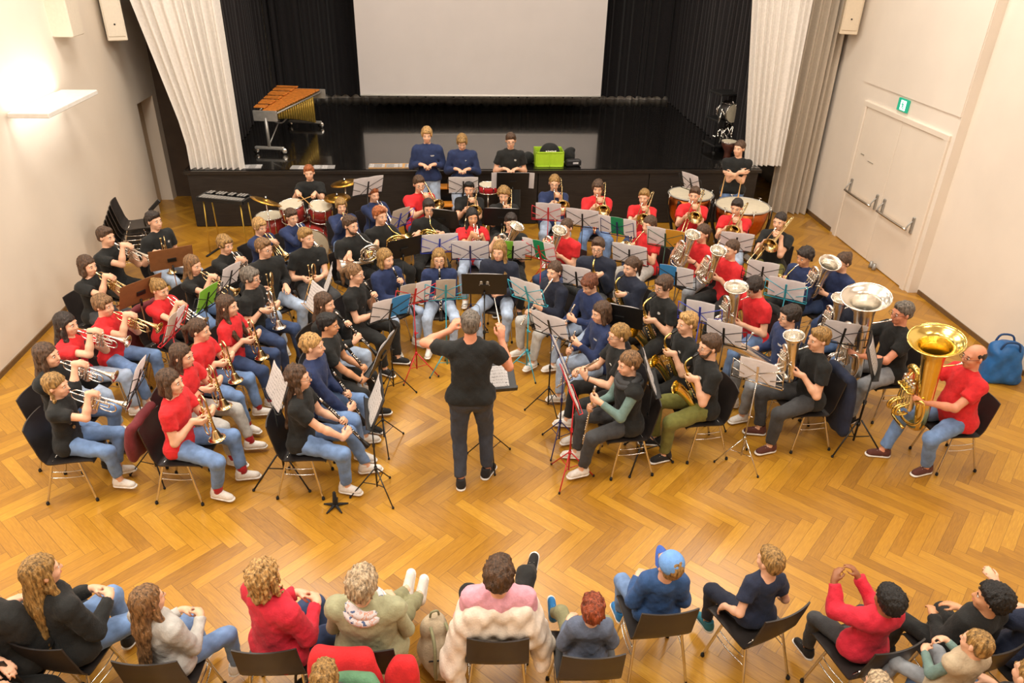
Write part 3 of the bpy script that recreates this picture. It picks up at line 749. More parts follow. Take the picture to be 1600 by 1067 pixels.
def flute_parts():
    b = MB().lathe([(.008, -.06), (.0115, -.055), (.0115, .0), (.0105, .1), (.0105, .12), (.0105, .13), (.0095, .135), (.0095, .47), (.0105, .475), (.0105, .485), (.0095, .49), (.0095, .60), (.0105, .602), (.0105, .61), (.008, .611)], ax=(0, 1, 0), n=10)
    lp = MB().box((0, .0, .010), (.026, .034, .006), bev=.003)
    k = MB()
    for i, y in enumerate((.17, .20, .225, .25, .275, .30, .335, .36, .385, .41, .44, .51, .535, .56)): k.lathe([(.0075, 0), (.0085, .002), (.008, .005), (.003, .006)], c=(0, y, .010), ax=(0, 0, 1), n=8)
    k.bar((.011, .15, .006), (.011, .46, .006), .0025, 5); k.bar((-.011, .48, .005), (-.011, .58, .005), .0025, 5)
    m = std('silver'); return [('tube', b.mesh('tube', m), []), ('lip_plate', lp.mesh('lip_plate', m), []), ('keywork', k.mesh('keywork', m), [])]
def sax_parts(k=1.0):
    m = std('gold')
    mp = MB().lathe([(.004, -.012), (.008, .0), (.0115, .045), (.0115, .075)], ax=(0, 1, 0), n=10).mesh('mouthpiece', std('ebony'))
    nk = MB().tube([(0, .065, 0), (0, .10 * k, .004), (0, .145 * k, -.008), (0, .17 * k, -.04), (0, .175 * k, -.075)], [.0085, .0095, .0115, .0125, .0135], 10).mesh('neck', m)
    b = MB(); pts = [(0, .175 * k, -.07), (0, .18 * k, -.25 * k), (0, .185 * k, -.45 * k)] + [V(0, .235 * k, -.50 * k) + V(0, -math.cos(a), -math.sin(a)) * .05 * k for a in np.linspace(.3, 2.85, 6)] + [(0, .285 * k, -.45 * k), (0, .295 * k, -.34 * k), (0, .315 * k, -.25 * k), (0, .335 * k, -.205 * k), (0, .35 * k, -.185 * k)]
    r = [.0145, .021, .027] + [.029, .031, .032, .033, .034, .035] + [.036, .042, .051, .061, .068]; r = [x * (.5 + .5 * k) for x in r]
    b.bell(pts, r, 14)
    body = b.mesh('body', m)
    kw = MB()
    for i in range(9):
        z = -.12 * k - .036 * k * i; rr = .009 + .0011 * i
        kw.lathe([(rr, 0), (rr * 1.08, .003), (rr * .9, .007)], c=(.004 * (-1) ** i, .20 * k + .012 + .0012 * i, z), ax=(0, 1, .0), n=9)
    for x in (-1, 1): kw.bar((.025 * x, .185 * k, -.10 * k), (.032 * x, .19 * k, -.44 * k), .0028, 5)
    kw.bar((.035, .225 * k, -.2 * k), (.038, .24 * k, -.45 * k), .0028, 5)
    for z in (-.36, -.43): kw.lathe([(.02, 0), (.021, .004), (.017, .008)], c=(.035 * k, .29 * k, z * k), ax=(1, 0, 0), n=10)
    kw.tube([(.03, .18, -.12), (.05, .17, -.14), (.05, .175, -.19), (.03, .185, -.2)], .003, 5)
    return [('mouthpiece', mp, []), ('neck', nk, []), ('body', body, []), ('keywork', kw.mesh('keywork', std('brass')), [])]
def horn_parts(mt):
    m = std(mt); C = V(.02, .30, -.13); u = nrm(V(.93, -.36, 0)); v = V(0, 0, 1.)
    w = np.cross(u, v)
    b = MB().tube([(0, .05, 0), (.0, .16, -.02), (-.03, .25, -.015), C - u * .10 + v * .09], [.0045, .005, .006, .0065], 7); lead = b.mesh('leadpipe', m)
    c = MB()
    for j, (r, d, tr, a0, a1) in enumerate(((.145, .0, .013, 20, 330), (.118, .018, .008, 0, 300), (.125, -.02, .0075, 60, 390), (.098, .012, .007, 90, 400), (.075, -.012, .0065, 0, 290))):
        c.tube(arc(C + w * d, u, v, r, a0, a1, 14), tr, 8, sub=3)
    for j in range(3):
        a = R_(60 + 60 * j); p = C + (u * math.cos(a) + v * math.sin(a)) * .05
        c.tube([p + w * .02, p + u * .03 + w * .025, p + u * .03 - v * .06 + w * .02, p - v * .06 + w * .015], .006, 6)
    coil = c.mesh('tubing', m)
    p0 = C + u * .145 * math.cos(R_(330)) + v * .145 * math.sin(R_(330))
    d = nrm(V(.62, -.45, -.5)); q0 = C - v * .13 - u * .02
    b = MB(); pts = [C - v * .145 - u * .09, q0 + u * .03 - v * .02, q0 + u * .11 - v * .015 + d * .02, q0 + u * .15 + d * .07, q0 + u * .17 + d * .12, q0 + u * .18 + d * .155, q0 + u * .18 + d * .175]
    b.bell(pts, [.014, .019, .027, .04, .065, .105, .145], 18)
    bell = b.mesh('bell', m)
    vs = []
    for j in range(3):
        p = C - u * .06 + v * (.045 - .036 * j) - w * .01
        vs.append(('valve', MB().lathe([(.015, -.02), (.017, -.015), (.017, .015), (.012, .02), (.004, .022)], c=p, ax=w, n=10).mesh('valve', std('silver')), []))
    k = MB()
    for j in range(3): k.tube([C - u * .06 + v * (.045 - .036 * j) - w * .03, C - u * .12 + v * (.05 - .03 * j) - w * .035, C - u * .15 + v * (.05 - .025 * j) - w * .02], .0045, 5)
    return [('mouthpiece', mouthpiece(mt, .0115, .07), []), ('leadpipe', lead, []), ('tubing', coil, []), ('bell', bell, []), ('lever', k.mesh('lever', m), [])] + vs
def low_brass_parts(mt, k, tub=False):
    """baritone, euphonium, tuba: bell up"""
    m = std(mt); s = k
    bx, by = (-.03 * s, .205 * s) if not tub else (-.08 * s, .27 * s)
    zb, zt = -.44 * s, (.24 if not tub else .345) * s
    R0 = .032 * s; br = ((.128 if k > .95 else .112) if not tub else .155) * s
    pts = [(bx, by, zb + .09 * s), (bx, by, zb + .25 * s), (bx, by, zb + .40 * s), (bx, by, zt - .16 * s), (bx, by, zt - .09 * s), (bx, by, zt - .04 * s), (bx, by, zt - .012 * s), (bx, by, zt)]
    r = [R0 * 1.25, R0 * 1.4, R0 * 1.6, R0 * 1.95, R0 * 2.4, R0 * 2.95, br * .88, br]
    b = MB(); b.bell([V(*p) for p in pts], r, 20); b.tube([(bx + br * math.cos(a), by + br * math.sin(a), zt) for a in np.linspace(0, 6.2832, 25)], .0045 * s, 6, smooth=False)
    bell = b.mesh('bell', m)
    ox = bx + .17 * s
    c = MB(); c.tube([(bx, by, zb + .10 * s)] + [V((bx + ox) / 2, by, zb + .085 * s) + V(-math.cos(a) * .085 * s, 0, -math.sin(a) * .085 * s) for a in np.linspace(.2, 2.95, 8)] + [(ox, by, zb + .12 * s), (ox, by, -.14 * s), (ox, by, -.04 * s)] + [V(ox - .045 * s, by + .012 * s, -.03 * s) + V(math.cos(a) * .045 * s, 0, math.sin(a) * .045 * s) for a in np.linspace(.3, 2.84, 6)] + [(ox - .09 * s, by + .02 * s, -.10 * s), (ox - .09 * s, by + .02 * s, -.30 * s)], [R0 * 1.25] + list(np.linspace(R0 * 1.15, R0 * .95, 8)) + [R0 * .9, R0 * .72, R0 * .66] + list(np.linspace(R0 * .62, R0 * .56, 6)) + [R0 * .5, R0 * .42], 12, sub=3)
    bow = c.mesh('bottom_bow', m)
    t = MB()
    vx = [bx + (.035 + .031 * i) * s for i in range(4)]; vy = by + .065 * s
    for i in range(4):
        x = vx[i]; z0 = -.20 * s - .02 * s * (i % 2)
        t.tube([(x, vy + .01 * s, z0), (x, vy + .05 * s, z0)] + [V(x, vy + .052 * s, z0 - .04 * s) + V(0, math.sin(a), math.cos(a)) * .04 * s for a in np.linspace(.3, 2.9, 5)] + [(x, vy + .01 * s, z0 - .08 * s)], .0085 * s, 7, sub=3)
        t.tube([(x - .012 * s, vy - .005, -.10 * s), (x - .012 * s, vy + .035 * s, -.085 * s), (x + .012 * s, vy + .035 * s, -.085 * s), (x + .012 * s, vy, -.10 * s)], .0075 * s, 6)
    t.tube([(bx - .01, vy, -.14 * s), (bx - .055 * s, vy - .02 * s, -.12 * s), (bx - .058 * s, vy - .03 * s, -.26 * s), (bx - .03 * s, vy, -.33 * s), (bx + .06 * s, vy + .02 * s, -.345 * s), (ox - .01, vy + .0, -.30 * s), (ox, vy - .02 * s, -.18 * s)], .0095 * s, 8)
    t.tube([(ox + .01, vy - .03 * s, -.36 * s), (ox - .02 * s, vy + .03 * s, -.39 * s), (bx + .02 * s, vy + .03 * s, -.40 * s)], .010 * s, 8)
    tub_ = t.mesh('tubing', m)
    vs = [('valve', MB().lathe([(.009 * s, -.265 * s), (.0145 * s, -.26 * s), (.0145 * s, -.24 * s), (.0125 * s, -.235 * s), (.0125 * s, -.075 * s), (.0148 * s, -.07 * s), (.0148 * s, -.05 * s), (.006 * s, -.045 * s), (.004 * s, -.025 * s), (.011 * s, -.023 * s), (.011 * s, -.017 * s)], c=(x, vy, 0), n=10).mesh('valve', std('silver')), []) for x in vx]
    l = MB(); l.tube([(0, .06, 0), (0, by - R0 * 2.2 if tub else .11 * s, -.004), (.0 + .02 * s, by + .02 * s if not tub else by * .9, -.012 * s), (bx + .06 * s, vy - .01 * s, -.05 * s), (vx[0], vy, -.10 * s)], [.0055, .006, .0065, .007, .0075], 8) if not tub else l.tube([(0, .06, 0), (.02 * s, .14 * s, .0), (.05 * s, .24 * s, -.005), (.03 * s, vy, -.05 * s), (vx[1], vy, -.10 * s)], [.006, .0065, .0075, .009, .01], 8)
    return [('mouthpiece', mouthpiece(mt, .016, .075), []), ('leadpipe', l.mesh('leadpipe', m), []), ('bell', bell, []), ('bottom_bow', bow, []), ('tubing', tub_, [])] + vs
def trombone_parts():
    m = std('brass')
    s = MB()
    for z in (0, -.085): s.bar((0, .09 if z == 0 else .05, z), (0, .84, z), .0068, 8)
    s.tube(arc((0, .84, -.0425), (0, 0, 1), (0, 1, 0), .0425, 0, 180), .0072, 8); s.bar((0, .30, 0), (0, .30, -.085), .005)
    sl = s.mesh('slide', m)
    g = MB(); g.bar((0, .06, 0), (0, .06, -.085), .005); g.tube([(0, .06, -.085), (0, .0, -.085), (-.02, -.06, -.08), (-.05, -.22, -.06), (-.06, -.27, -.05)], .0078, 8)
    g.tube([(-.06, -.26, -.05)] + [V(-.085, -.285, -.045) + V(.026 * math.cos(a), -.05 * math.sin(a), .012 * (1 - math.cos(a))) for a in np.linspace(.1, 3.04, 7)] + [(-.112, -.26, -.02), (-.118, -.05, -.02)], .0088, 8)
    g.bar((-.06, -.12, -.07), (-.115, -.12, -.02), .0045); g.bar((0, .06, -.04), (-.12, .08, -.02), .0045)
    gn = g.mesh('gooseneck', m)
    b = MB(); y = [-.06, .10, .22, .30, .36, .40, .425, .435]
    b.bell([(-.118, q, -.02) for q in y], [.0095, .012, .017, .025, .038, .06, .088, .104], 18)
    b.tube([(-.118 + .104 * math.cos(a), .435, -.02 + .104 * math.sin(a)) for a in np.linspace(0, 6.2832, 21)], .0035, 5, smooth=False)
    return [('mouthpiece', mouthpiece('silver', .016, .09), []), ('slide', sl, []), ('gooseneck', gn, []), ('bell', b.mesh('bell', m), [])]
METAL = dict(s='silver', g='brass', y='gold')
def build_instrument(sp, q, mw):
    h = sp['hold']; mt = METAL[sp.get('metal', 'g')]; key = None
    if q.inst is None: return None
    R, t = q.inst
    K = {'tpt': ('trumpet', lambda: trumpet_parts(mt)), 'flg': ('flugelhorn', lambda: trumpet_parts(mt, True)), 'flgp': ('flugelhorn', lambda: trumpet_parts(mt, True)), 'cla': ('clarinet', clarinet_parts), 'clalap': ('clarinet', clarinet_parts),
         'flu': ('flute', flute_parts), 'sax': ('saxophone', sax_parts), 'saxlap': ('saxophone', sax_parts), 'tsax': ('tenor_saxophone', lambda: sax_parts(1.22)), 'hrn': ('french_horn', lambda: horn_parts(mt)),
         'eup': ('euphonium', lambda: low_brass_parts(mt, 1.0)), 'euplap': ('euphonium', lambda: low_brass_parts(mt, 1.0)), 'bar': ('baritone_horn', lambda: low_brass_parts(mt, .88)), 'tub': ('tuba', lambda: low_brass_parts(mt, 1.5, True)), 'tbn': ('trombone', trombone_parts)}
    name, fn = K[h]
    if h in ('flg', 'tpt') and sp.get('iname'): name = sp['iname']
    return assemble((name, mt), fn, name, sp['ilabel'], name.replace('_', ' '), mw @ M4(R, t), 'played ' + name.replace('_', ' ') + 's')

# ------------------------------------------------------------------ chairs and stands
def chair_parts():
    W = .41
    def prof(v):                                                  # seat to backrest, in (y, z)
        pts = [(.27, .425), (.25, .447), (.10, .447), (-.06, .436), (-.12, .445), (-.165, .50), (-.195, .60), (-.225, .70), (-.25, .80)]
        x = v * (len(pts) - 1); i = min(int(x), len(pts) - 2); f = x - i
        p0, p1, p2, p3 = [A(pts[max(0, min(len(pts) - 1, j))]) for j in (i - 1, i, i + 1, i + 2)]
        return 0.5 * (2 * p1 + (p2 - p0) * f + (2 * p0 - 5 * p1 + 4 * p2 - p3) * f * f + (3 * p1 - p0 - 3 * p2 + p3) * f ** 3)
    def fn(o):
        def g(u, v):
            y, z = prof(v); x = (u - .5) * W * (1 - .05 * max(0, v - .6) / .4); cv = (2 * u - 1) ** 2
            e = max(0, (v - .45) / .55)
            return (x, y + .03 * cv * e + (o if v > .5 else 0), z - .008 * (1 - cv) * (1 - e) - (o if v <= .5 else 0))
        return g
    b = MB(); b.sheet(fn(0), 10, 22); b.sheet(fn(.011), 10, 22, flip=True)
    # rim closing the two skins
    n = 22; g0, g1 = fn(0), fn(.011)
    for edge in (lambda t: (0, t), lambda t: (1, t)):
        P = [g0(*edge(i / n)) for i in range(n + 1)] + [g1(*edge(i / n)) for i in range(n + 1)]
        b.add(P, [(i, i + 1, n + 2 + i, n + 1 + i) for i in range(n)])
    for v in (0, 1):
        P = [g0(i / 10, v) for i in range(11)] + [g1(i / 10, v) for i in range(11)]; b.add(P, [(i, i + 1, 12 + i, 11 + i) for i in range(10)])
    shell = b.mesh('seat_shell', std('shell')); out = [('seat_shell', shell, [])]
    cap = []
    for sx in (-1, 1):
        for sy in (1, -1):
            top = V(.165 * sx, .13 if sy > 0 else -.09, .418); ft = V(.215 * sx, .21 if sy > 0 else -.21, .012)
            lg = MB().tube([V(.10 * sx, top[1] * .9, .424), top, top + (ft - top) * .12, ft], .0105, 8).mesh('leg', std('chrome'))
            fo = MB().lathe([(.013, .0), (.0145, .003), (.0145, .022), (.011, .03)], c=(ft[0], ft[1], 0), n=10).mesh('foot', std('rubber'))
            out.append(('leg', lg, [('foot', fo)]))
    b = MB(); b.bar((.10, .117, .424), (-.10, .117, .424), .010); b.bar((.10, -.081, .424), (-.10, -.081, .424), .010)
    out.append(('under_frame', b.mesh('under_frame', std('chrome')), []))
    for sx in (-1, 1):
        b = MB()
        for z in (.33, .27):
            f = (.418 - z) / .406; x = (.165 + .05 * f) * sx
            b.tube([(x, .13 + .08 * f, z), (x + .012 * sx, .03, z), (x, -.09 - .12 * f, z)], .0048, 6)
        out.append(('side_rail', b.mesh('side_rail', std('chrome')), []))
    return out
def chair(x, y, rz, label, group=None, rows=None):
    return assemble('chair', chair_parts, 'chair', label, 'chair', M4(rotz(rz), (x, y, 0), KS), group)
def tripod_parts(mk, pole_h, big=False):
    """three legs and a pole; returns part list"""
    out = []; r = .010 if big else .0075
    for i in range(3):
        a = R_(90 + 120 * i); d = V(math.cos(a), math.sin(a), 0); h = .30 if not big else .36
        lg = MB(); lg.tube([d * .018 + V(0, 0, h), d * (.25 if not big else .30) + V(0, 0, .012)], r * .85, 6, smooth=False); lg.bar(d * .012 + V(0, 0, h * .42), d * .13 + V(0, 0, h * .56), r * .6, 5)
        ft = MB().lathe([(r * 1.2, 0), (r * 1.5, .008), (r * 1.2, .022)], c=tuple(d * (.252 if not big else .302)), n=8)
        out.append(('leg', lg.mesh('leg', mk), [('rubber_foot', ft.mesh('rubber_foot', std('rubber')))]))
    p = MB(); p.lathe([(r * 1.1, .10), (r * 1.1, .55), (r * 1.8, .555), (r * 1.8, .59), (r * .8, .6), (r * .8, pole_h)], n=8); p.lathe([(r * 2, .29), (r * 2, .33)], n=8); p.bar((0, 0, .572), (r * 5, 0, .572), r * .8)
    out.append(('pole', p.mesh('pole', mk), []))
    return out
def wire_desk(mk, h, tilt=22):
    """folding wire desk, its face toward +Y, tilted back; local origin at the floor"""
    R = rotx(R_(tilt)); O = V(0, .0, h)
    P = lambda x, z, y=0: O + R @ V(x, y, z)
    b = MB(); w = .24; t = .27; r = .0045
    b.bar(P(-w, 0), P(w, 0), r); b.bar(P(-w, 0, .035), P(w, 0, .035), r * .8)
    for x in (-w, w): b.bar(P(x, 0), P(x, 0, .035), r); b.bar(P(x, 0), P(x * .96, t), r); b.bar(P(x * .96, t), P(0, t * .52), r); b.bar(P(x * .55, 0), P(0, t * .52), r); b.bar(P(x, t * .5), P(x * .5, t * .3), r)
    b.box(P(0, t * .42), (.022, .006, t * .95), R); b.bar(P(-w, t * .02), P(w, t * .02), r)
    return ('desk_frame', b.mesh('desk_frame', mk), [])
def solid_desk(mk, h, tilt=22):
    R = rotx(R_(tilt)); O = V(0, 0, h); b = MB()
    b.box(O + R @ V(0, 0, .16), (.50, .006, .32), R, bev=.002); b.box(O + R @ V(0, .028, .0), (.50, .058, .005), R); b.box(O + R @ V(0, .056, .012), (.50, .004, .024), R)
    g = MB(); g.bar(O + R @ V(0, -.012, .05) + V(0, 0, 0), O + R @ V(0, -.03, -.03), .012); g.box(O + R @ V(0, -.01, .14), (.10, .014, .05), R)
    return ('desk', b.mesh('desk', mk), [('clamp', g.mesh('clamp', std('blackmetal')))])
def book_mesh(w, hh, cols, lines=True):
    """an open booklet leaning on a desk: pages as slightly bent sheets, thickness .004; cols = material keys per page, back face too"""
    b = MB(); ms = []; n = len(cols); idx = []
    for i, c in enumerate(cols):
        x0 = -w / 2 + w * i / n
        for th, fl in ((.002, False), (-.002, True)):
            k = len(b.f)
            b.sheet(lambda u, v: (x0 + u * w / n, th + .010 * math.sin(math.pi * u) - .004 * math.sin(3 * v), v * hh), 5, 4, flip=not fl)
            idx += [i * 2 + (1 if fl else 0)] * (len(b.f) - k)
        ms += [std('paper') if not lines else music_paper(), std(c)]
    me = b.mesh('sheet_music', ms); me.polygons.foreach_set('material_index', idx); return me
def music_paper():
    if 'music_paper' in MATS: return MATS['music_paper']
    m, N, L, b = nodes_of('music_paper'); b.inputs['Roughness'].default_value = .8
    tc = N.new('ShaderNodeTexCoord'); sp = N.new('ShaderNodeSeparateXYZ'); L.new(tc.outputs['Object'], sp.inputs[0])
    def mth(op, a, v=None, c=None):
        n = N.new('ShaderNodeMath'); n.operation = op
        for i, x in enumerate((a, v, c)):
            if x is None: continue
            if isinstance(x, (int, float)): n.inputs[i].default_value = x
            else: L.new(x, n.inputs[i])
        return n.outputs[0]
    sys_ = mth('FRACT', mth('MULTIPLY', sp.outputs[2], 30)); ln = mth('FRACT', mth('MULTIPLY', sys_, 9))
    on = mth('MULTIPLY', mth('LESS_THAN', sys_, .55), mth('LESS_THAN', ln, .3))
    nz = N.new('ShaderNodeTexNoise'); nz.inputs['Scale'].default_value = 120; L.new(tc.outputs['Object'], nz.inputs['Vector'])
    note = mth('MULTIPLY', mth('LESS_THAN', sys_, .6), mth('GREATER_THAN', nz.outputs['Fac'], .62))
    f = mth('MAXIMUM', mth('MULTIPLY', on, .35), note)
    mx = N.new('ShaderNodeMix'); mx.data_type = 'RGBA'; L.new(f, mx.inputs['Factor']); mx.inputs['A'].default_value = (*lin('#f4f1f0'), 1); mx.inputs['B'].default_value = (*lin('#3a3836'), 1)
    L.new(mx.outputs['Result'], b.inputs['Base Color']); thin(m); MATS['music_paper'] = m; return m
def stand(x, y, rz, h, kind, col, label, pages=None, plabel=None, w=.44, hh=.30, name='music_stand', big=False, dx=0.0, tilt=22, group=None):
    mk = std(col)
    mw = M4(rotz(rz), (x, y, 0), KS)
    key = ('stand', kind, col, round(h, 2), big, tilt)
    r = assemble(key, lambda: tripod_parts(mk, h + .03, big) + [wire_desk(mk, h, tilt) if kind == 'wire' else solid_desk(mk, h, tilt)], name, label, 'music stand', mw, group)
    if pages:
        me = cached(('book', tuple(pages), w, hh), lambda: book_mesh(w, hh, pages))
        o = link('sheet_music', me, None, mw @ M4(rotx(R_(tilt)), V(dx, 0, h) + rotx(R_(tilt)) @ V(0, .014, .008)))
        tag(o, plabel or 'sheet music on the ' + label, 'sheet music', 'sheet music on the stands')
    return r
# ------------------------------------------------------------------ the hall
XL, XR, YS, SH = -4.88, 6.43, 11.91, 0.93
def structure(name, mb, m):
    o = mb.obj(name, m); o['kind'] = 'structure'; o['label'] = ROOM_LABEL.get(name, name.replace('_', ' ') + ' of the hall'); return o
ROOM_LABEL = dict(floor='glossy oak herringbone parquet floor', wall_left='warm white plaster wall with slab lamp', wall_right='warm white plaster wall with exit doors', ceiling='white hall ceiling', wall_stage='dark wall at the back of the stage')
def herringbone():
    m, N, L, b = nodes_of('parquet')
    def mth(op, a, v=None, c=None):
        n = N.new('ShaderNodeMath'); n.operation = op
        for i, x in enumerate((a, v, c)):
            if x is None: continue
            if isinstance(x, (int, float)): n.inputs[i].default_value = x
            else: L.new(x, n.inputs[i])
        return n.outputs[0]
    tc = N.new('ShaderNodeTexCoord'); mp = N.new('ShaderNodeMapping'); L.new(tc.outputs['Object'], mp.inputs['Vector'])
    mp.inputs['Rotation'].default_value = (0, 0, R_(PARQ[1])); mp.inputs['Scale'].default_value = (1 / PARQ[0],) * 3
    sp = N.new('ShaderNodeSeparateXYZ'); L.new(mp.outputs[0], sp.inputs[0])
    n = PARQ[2]
    px, py = mth('ADD', sp.outputs[0], 400), mth('ADD', sp.outputs[1], 400)
    x, y = mth('FLOOR', px), mth('FLOOR', py); fx, fy = mth('FRACT', px), mth('FRACT', py)
    d = mth('MODULO', mth('ADD', mth('SUBTRACT', x, y), 2 * n * 200), 2 * n)
    hor = mth('LESS_THAN', d, n - .5); ver = mth('SUBTRACT', 1, hor)
    e = mth('SUBTRACT', 2 * n - 1, d)
    def sel(a, bb): return mth('ADD', mth('MULTIPLY', hor, a), mth('MULTIPLY', ver, bb))
    ix = sel(mth('SUBTRACT', x, d), x); iy = sel(y, mth('SUBTRACT', y, e))
    al = sel(mth('ADD', d, fx), mth('ADD', e, fy)); ac = sel(fy, fx)      # along 0..n, across 0..1
    cv = N.new('ShaderNodeCombineXYZ'); L.new(ix, cv.inputs[0]); L.new(iy, cv.inputs[1]); L.new(hor, cv.inputs[2])
    wn = N.new('ShaderNodeTexWhiteNoise'); wn.noise_dimensions = '3D'; L.new(cv.outputs[0], wn.inputs['Vector'])
    gv = N.new('ShaderNodeCombineXYZ'); L.new(mth('MULTIPLY', al, .5), gv.inputs[0]); L.new(mth('MULTIPLY', ac, 5), gv.inputs[1]); L.new(mth('MULTIPLY', wn.outputs['Value'], 60), gv.inputs[2])
    gn = N.new('ShaderNodeTexNoise'); gn.inputs['Scale'].default_value = 2.2; gn.inputs['Detail'].default_value = 5; L.new(gv.outputs[0], gn.inputs['Vector'])
    big = N.new('ShaderNodeTexNoise'); big.inputs['Scale'].default_value = .35; L.new(tc.outputs['Object'], big.inputs['Vector'])
    f = mth('ADD', mth('ADD', mth('MULTIPLY', wn.outputs['Value'], .42), mth('MULTIPLY', gn.outputs['Fac'], .58)), mth('MULTIPLY', mth('SUBTRACT', big.outputs['Fac'], .5), .3))
    rp = N.new('ShaderNodeValToRGB'); r = rp.color_ramp; r.elements[0].position = .08; r.elements[0].color = (*lin('#82571c'), 1); r.elements[1].position = .95; r.elements[1].color = (*lin('#d6a63a'), 1)
    q = r.elements.new(.42); q.color = (*lin('#a87621'), 1); q = r.elements.new(.68); q.color = (*lin('#bb8829'), 1); L.new(f, rp.inputs['Fac'])
    ed = mth('MINIMUM', mth('MINIMUM', ac, mth('SUBTRACT', 1, ac)), mth('MINIMUM', al, mth('SUBTRACT', n, al)))
    seam = mth('LESS_THAN', ed, .018)
    mx = N.new('ShaderNodeMix'); mx.data_type = 'RGBA'; L.new(mth('MULTIPLY', seam, .55), mx.inputs['Factor']); L.new(rp.outputs['Color'], mx.inputs['A']); mx.inputs['B'].default_value = (*lin('#4a2a0e'), 1)
    L.new(mx.outputs['Result'], b.inputs['Base Color'])
    L.new(mth('ADD', .26, mth('MULTIPLY', gn.outputs['Fac'], .16)), b.inputs['Roughness']); b.inputs['Coat Weight'].default_value = .25; b.inputs['Coat Roughness'].default_value = .2
    bp = N.new('ShaderNodeBump'); bp.inputs['Strength'].default_value = .12; bp.inputs['Distance'].default_value = .004
    L.new(mth('ADD', mth('MULTIPLY', wn.outputs['Value'], .25), mth('ADD', mth('MULTIPLY', gn.outputs['Fac'], .2), mth('MINIMUM', mth('MULTIPLY', ed, 25), 1))), bp.inputs['Height']); L.new(bp.outputs['Normal'], b.inputs['Normal'])
    return m
PARQ = (0.098, 45, 6)
def plaster(name, col): return mat(name, col, rough=.85, var=.035, scale=1.3, bump=.05, bscale=60)
def pleats(name, p0, p1, z0, z1, n, amp, m, label, cat, shift=lambda t, w: (0, 0), seed=0, sag=0.0, structural=False, th=.012):
    """a hanging cloth from p0 to p1 with n folds; shift(t, w) moves a point (w=0 bottom, 1 top)"""
    p0, p1 = A(p0, float), A(p1, float); d = p1 - p0; L = np.linalg.norm(d); d = d / L; nn = V(-d[1], d[0])
    rn = random.Random(seed); ph = [rn.uniform(-.35, .35) for _ in range(n + 2)]; am = [rn.uniform(.6, 1.25) for _ in range(n + 2)]
    def fn(off):
        def g(u, w):
            k = u * n; i = int(min(k, n - 1e-6)); f = k - i
            a = am[i] * (1 - f) + am[i + 1] * f; o = amp * a * math.sin(2 * math.pi * (k + ph[i] * (1 - f) + ph[i + 1] * f)) * (1 + .12 * math.sin(3 * w + i))
            sx, sy = shift(u, w)
            p = p0 + d * (u * L + sx) + nn * (o + off + sy + .25 * amp * math.sin(5 * w + k * .7))
            return (p[0], p[1], z0 + (z1 - z0) * w + (sag * abs(math.sin(math.pi * k)) if w == 0 else 0))
        return g
    b = MB(); nv = 14; b.sheet(fn(0), n * 12, nv); b.sheet(fn(-th), n * 12, nv, flip=True)
    g0, g1 = fn(0), fn(-th); k = n * 12
    P = [g0(i / k, 0) for i in range(k + 1)] + [g1(i / k, 0) for i in range(k + 1)]; b.add(P, [(i, i + 1, k + 2 + i, k + 1 + i) for i in range(k)])
    for u in (0, 1):
        P = [g0(u, i / nv) for i in range(nv + 1)] + [g1(u, i / nv) for i in range(nv + 1)]; b.add(P, [(i, i + 1, nv + 2 + i, nv + 1 + i) for i in range(nv)])
    return tag(b.obj(name, m), label, cat, 'stage curtains')
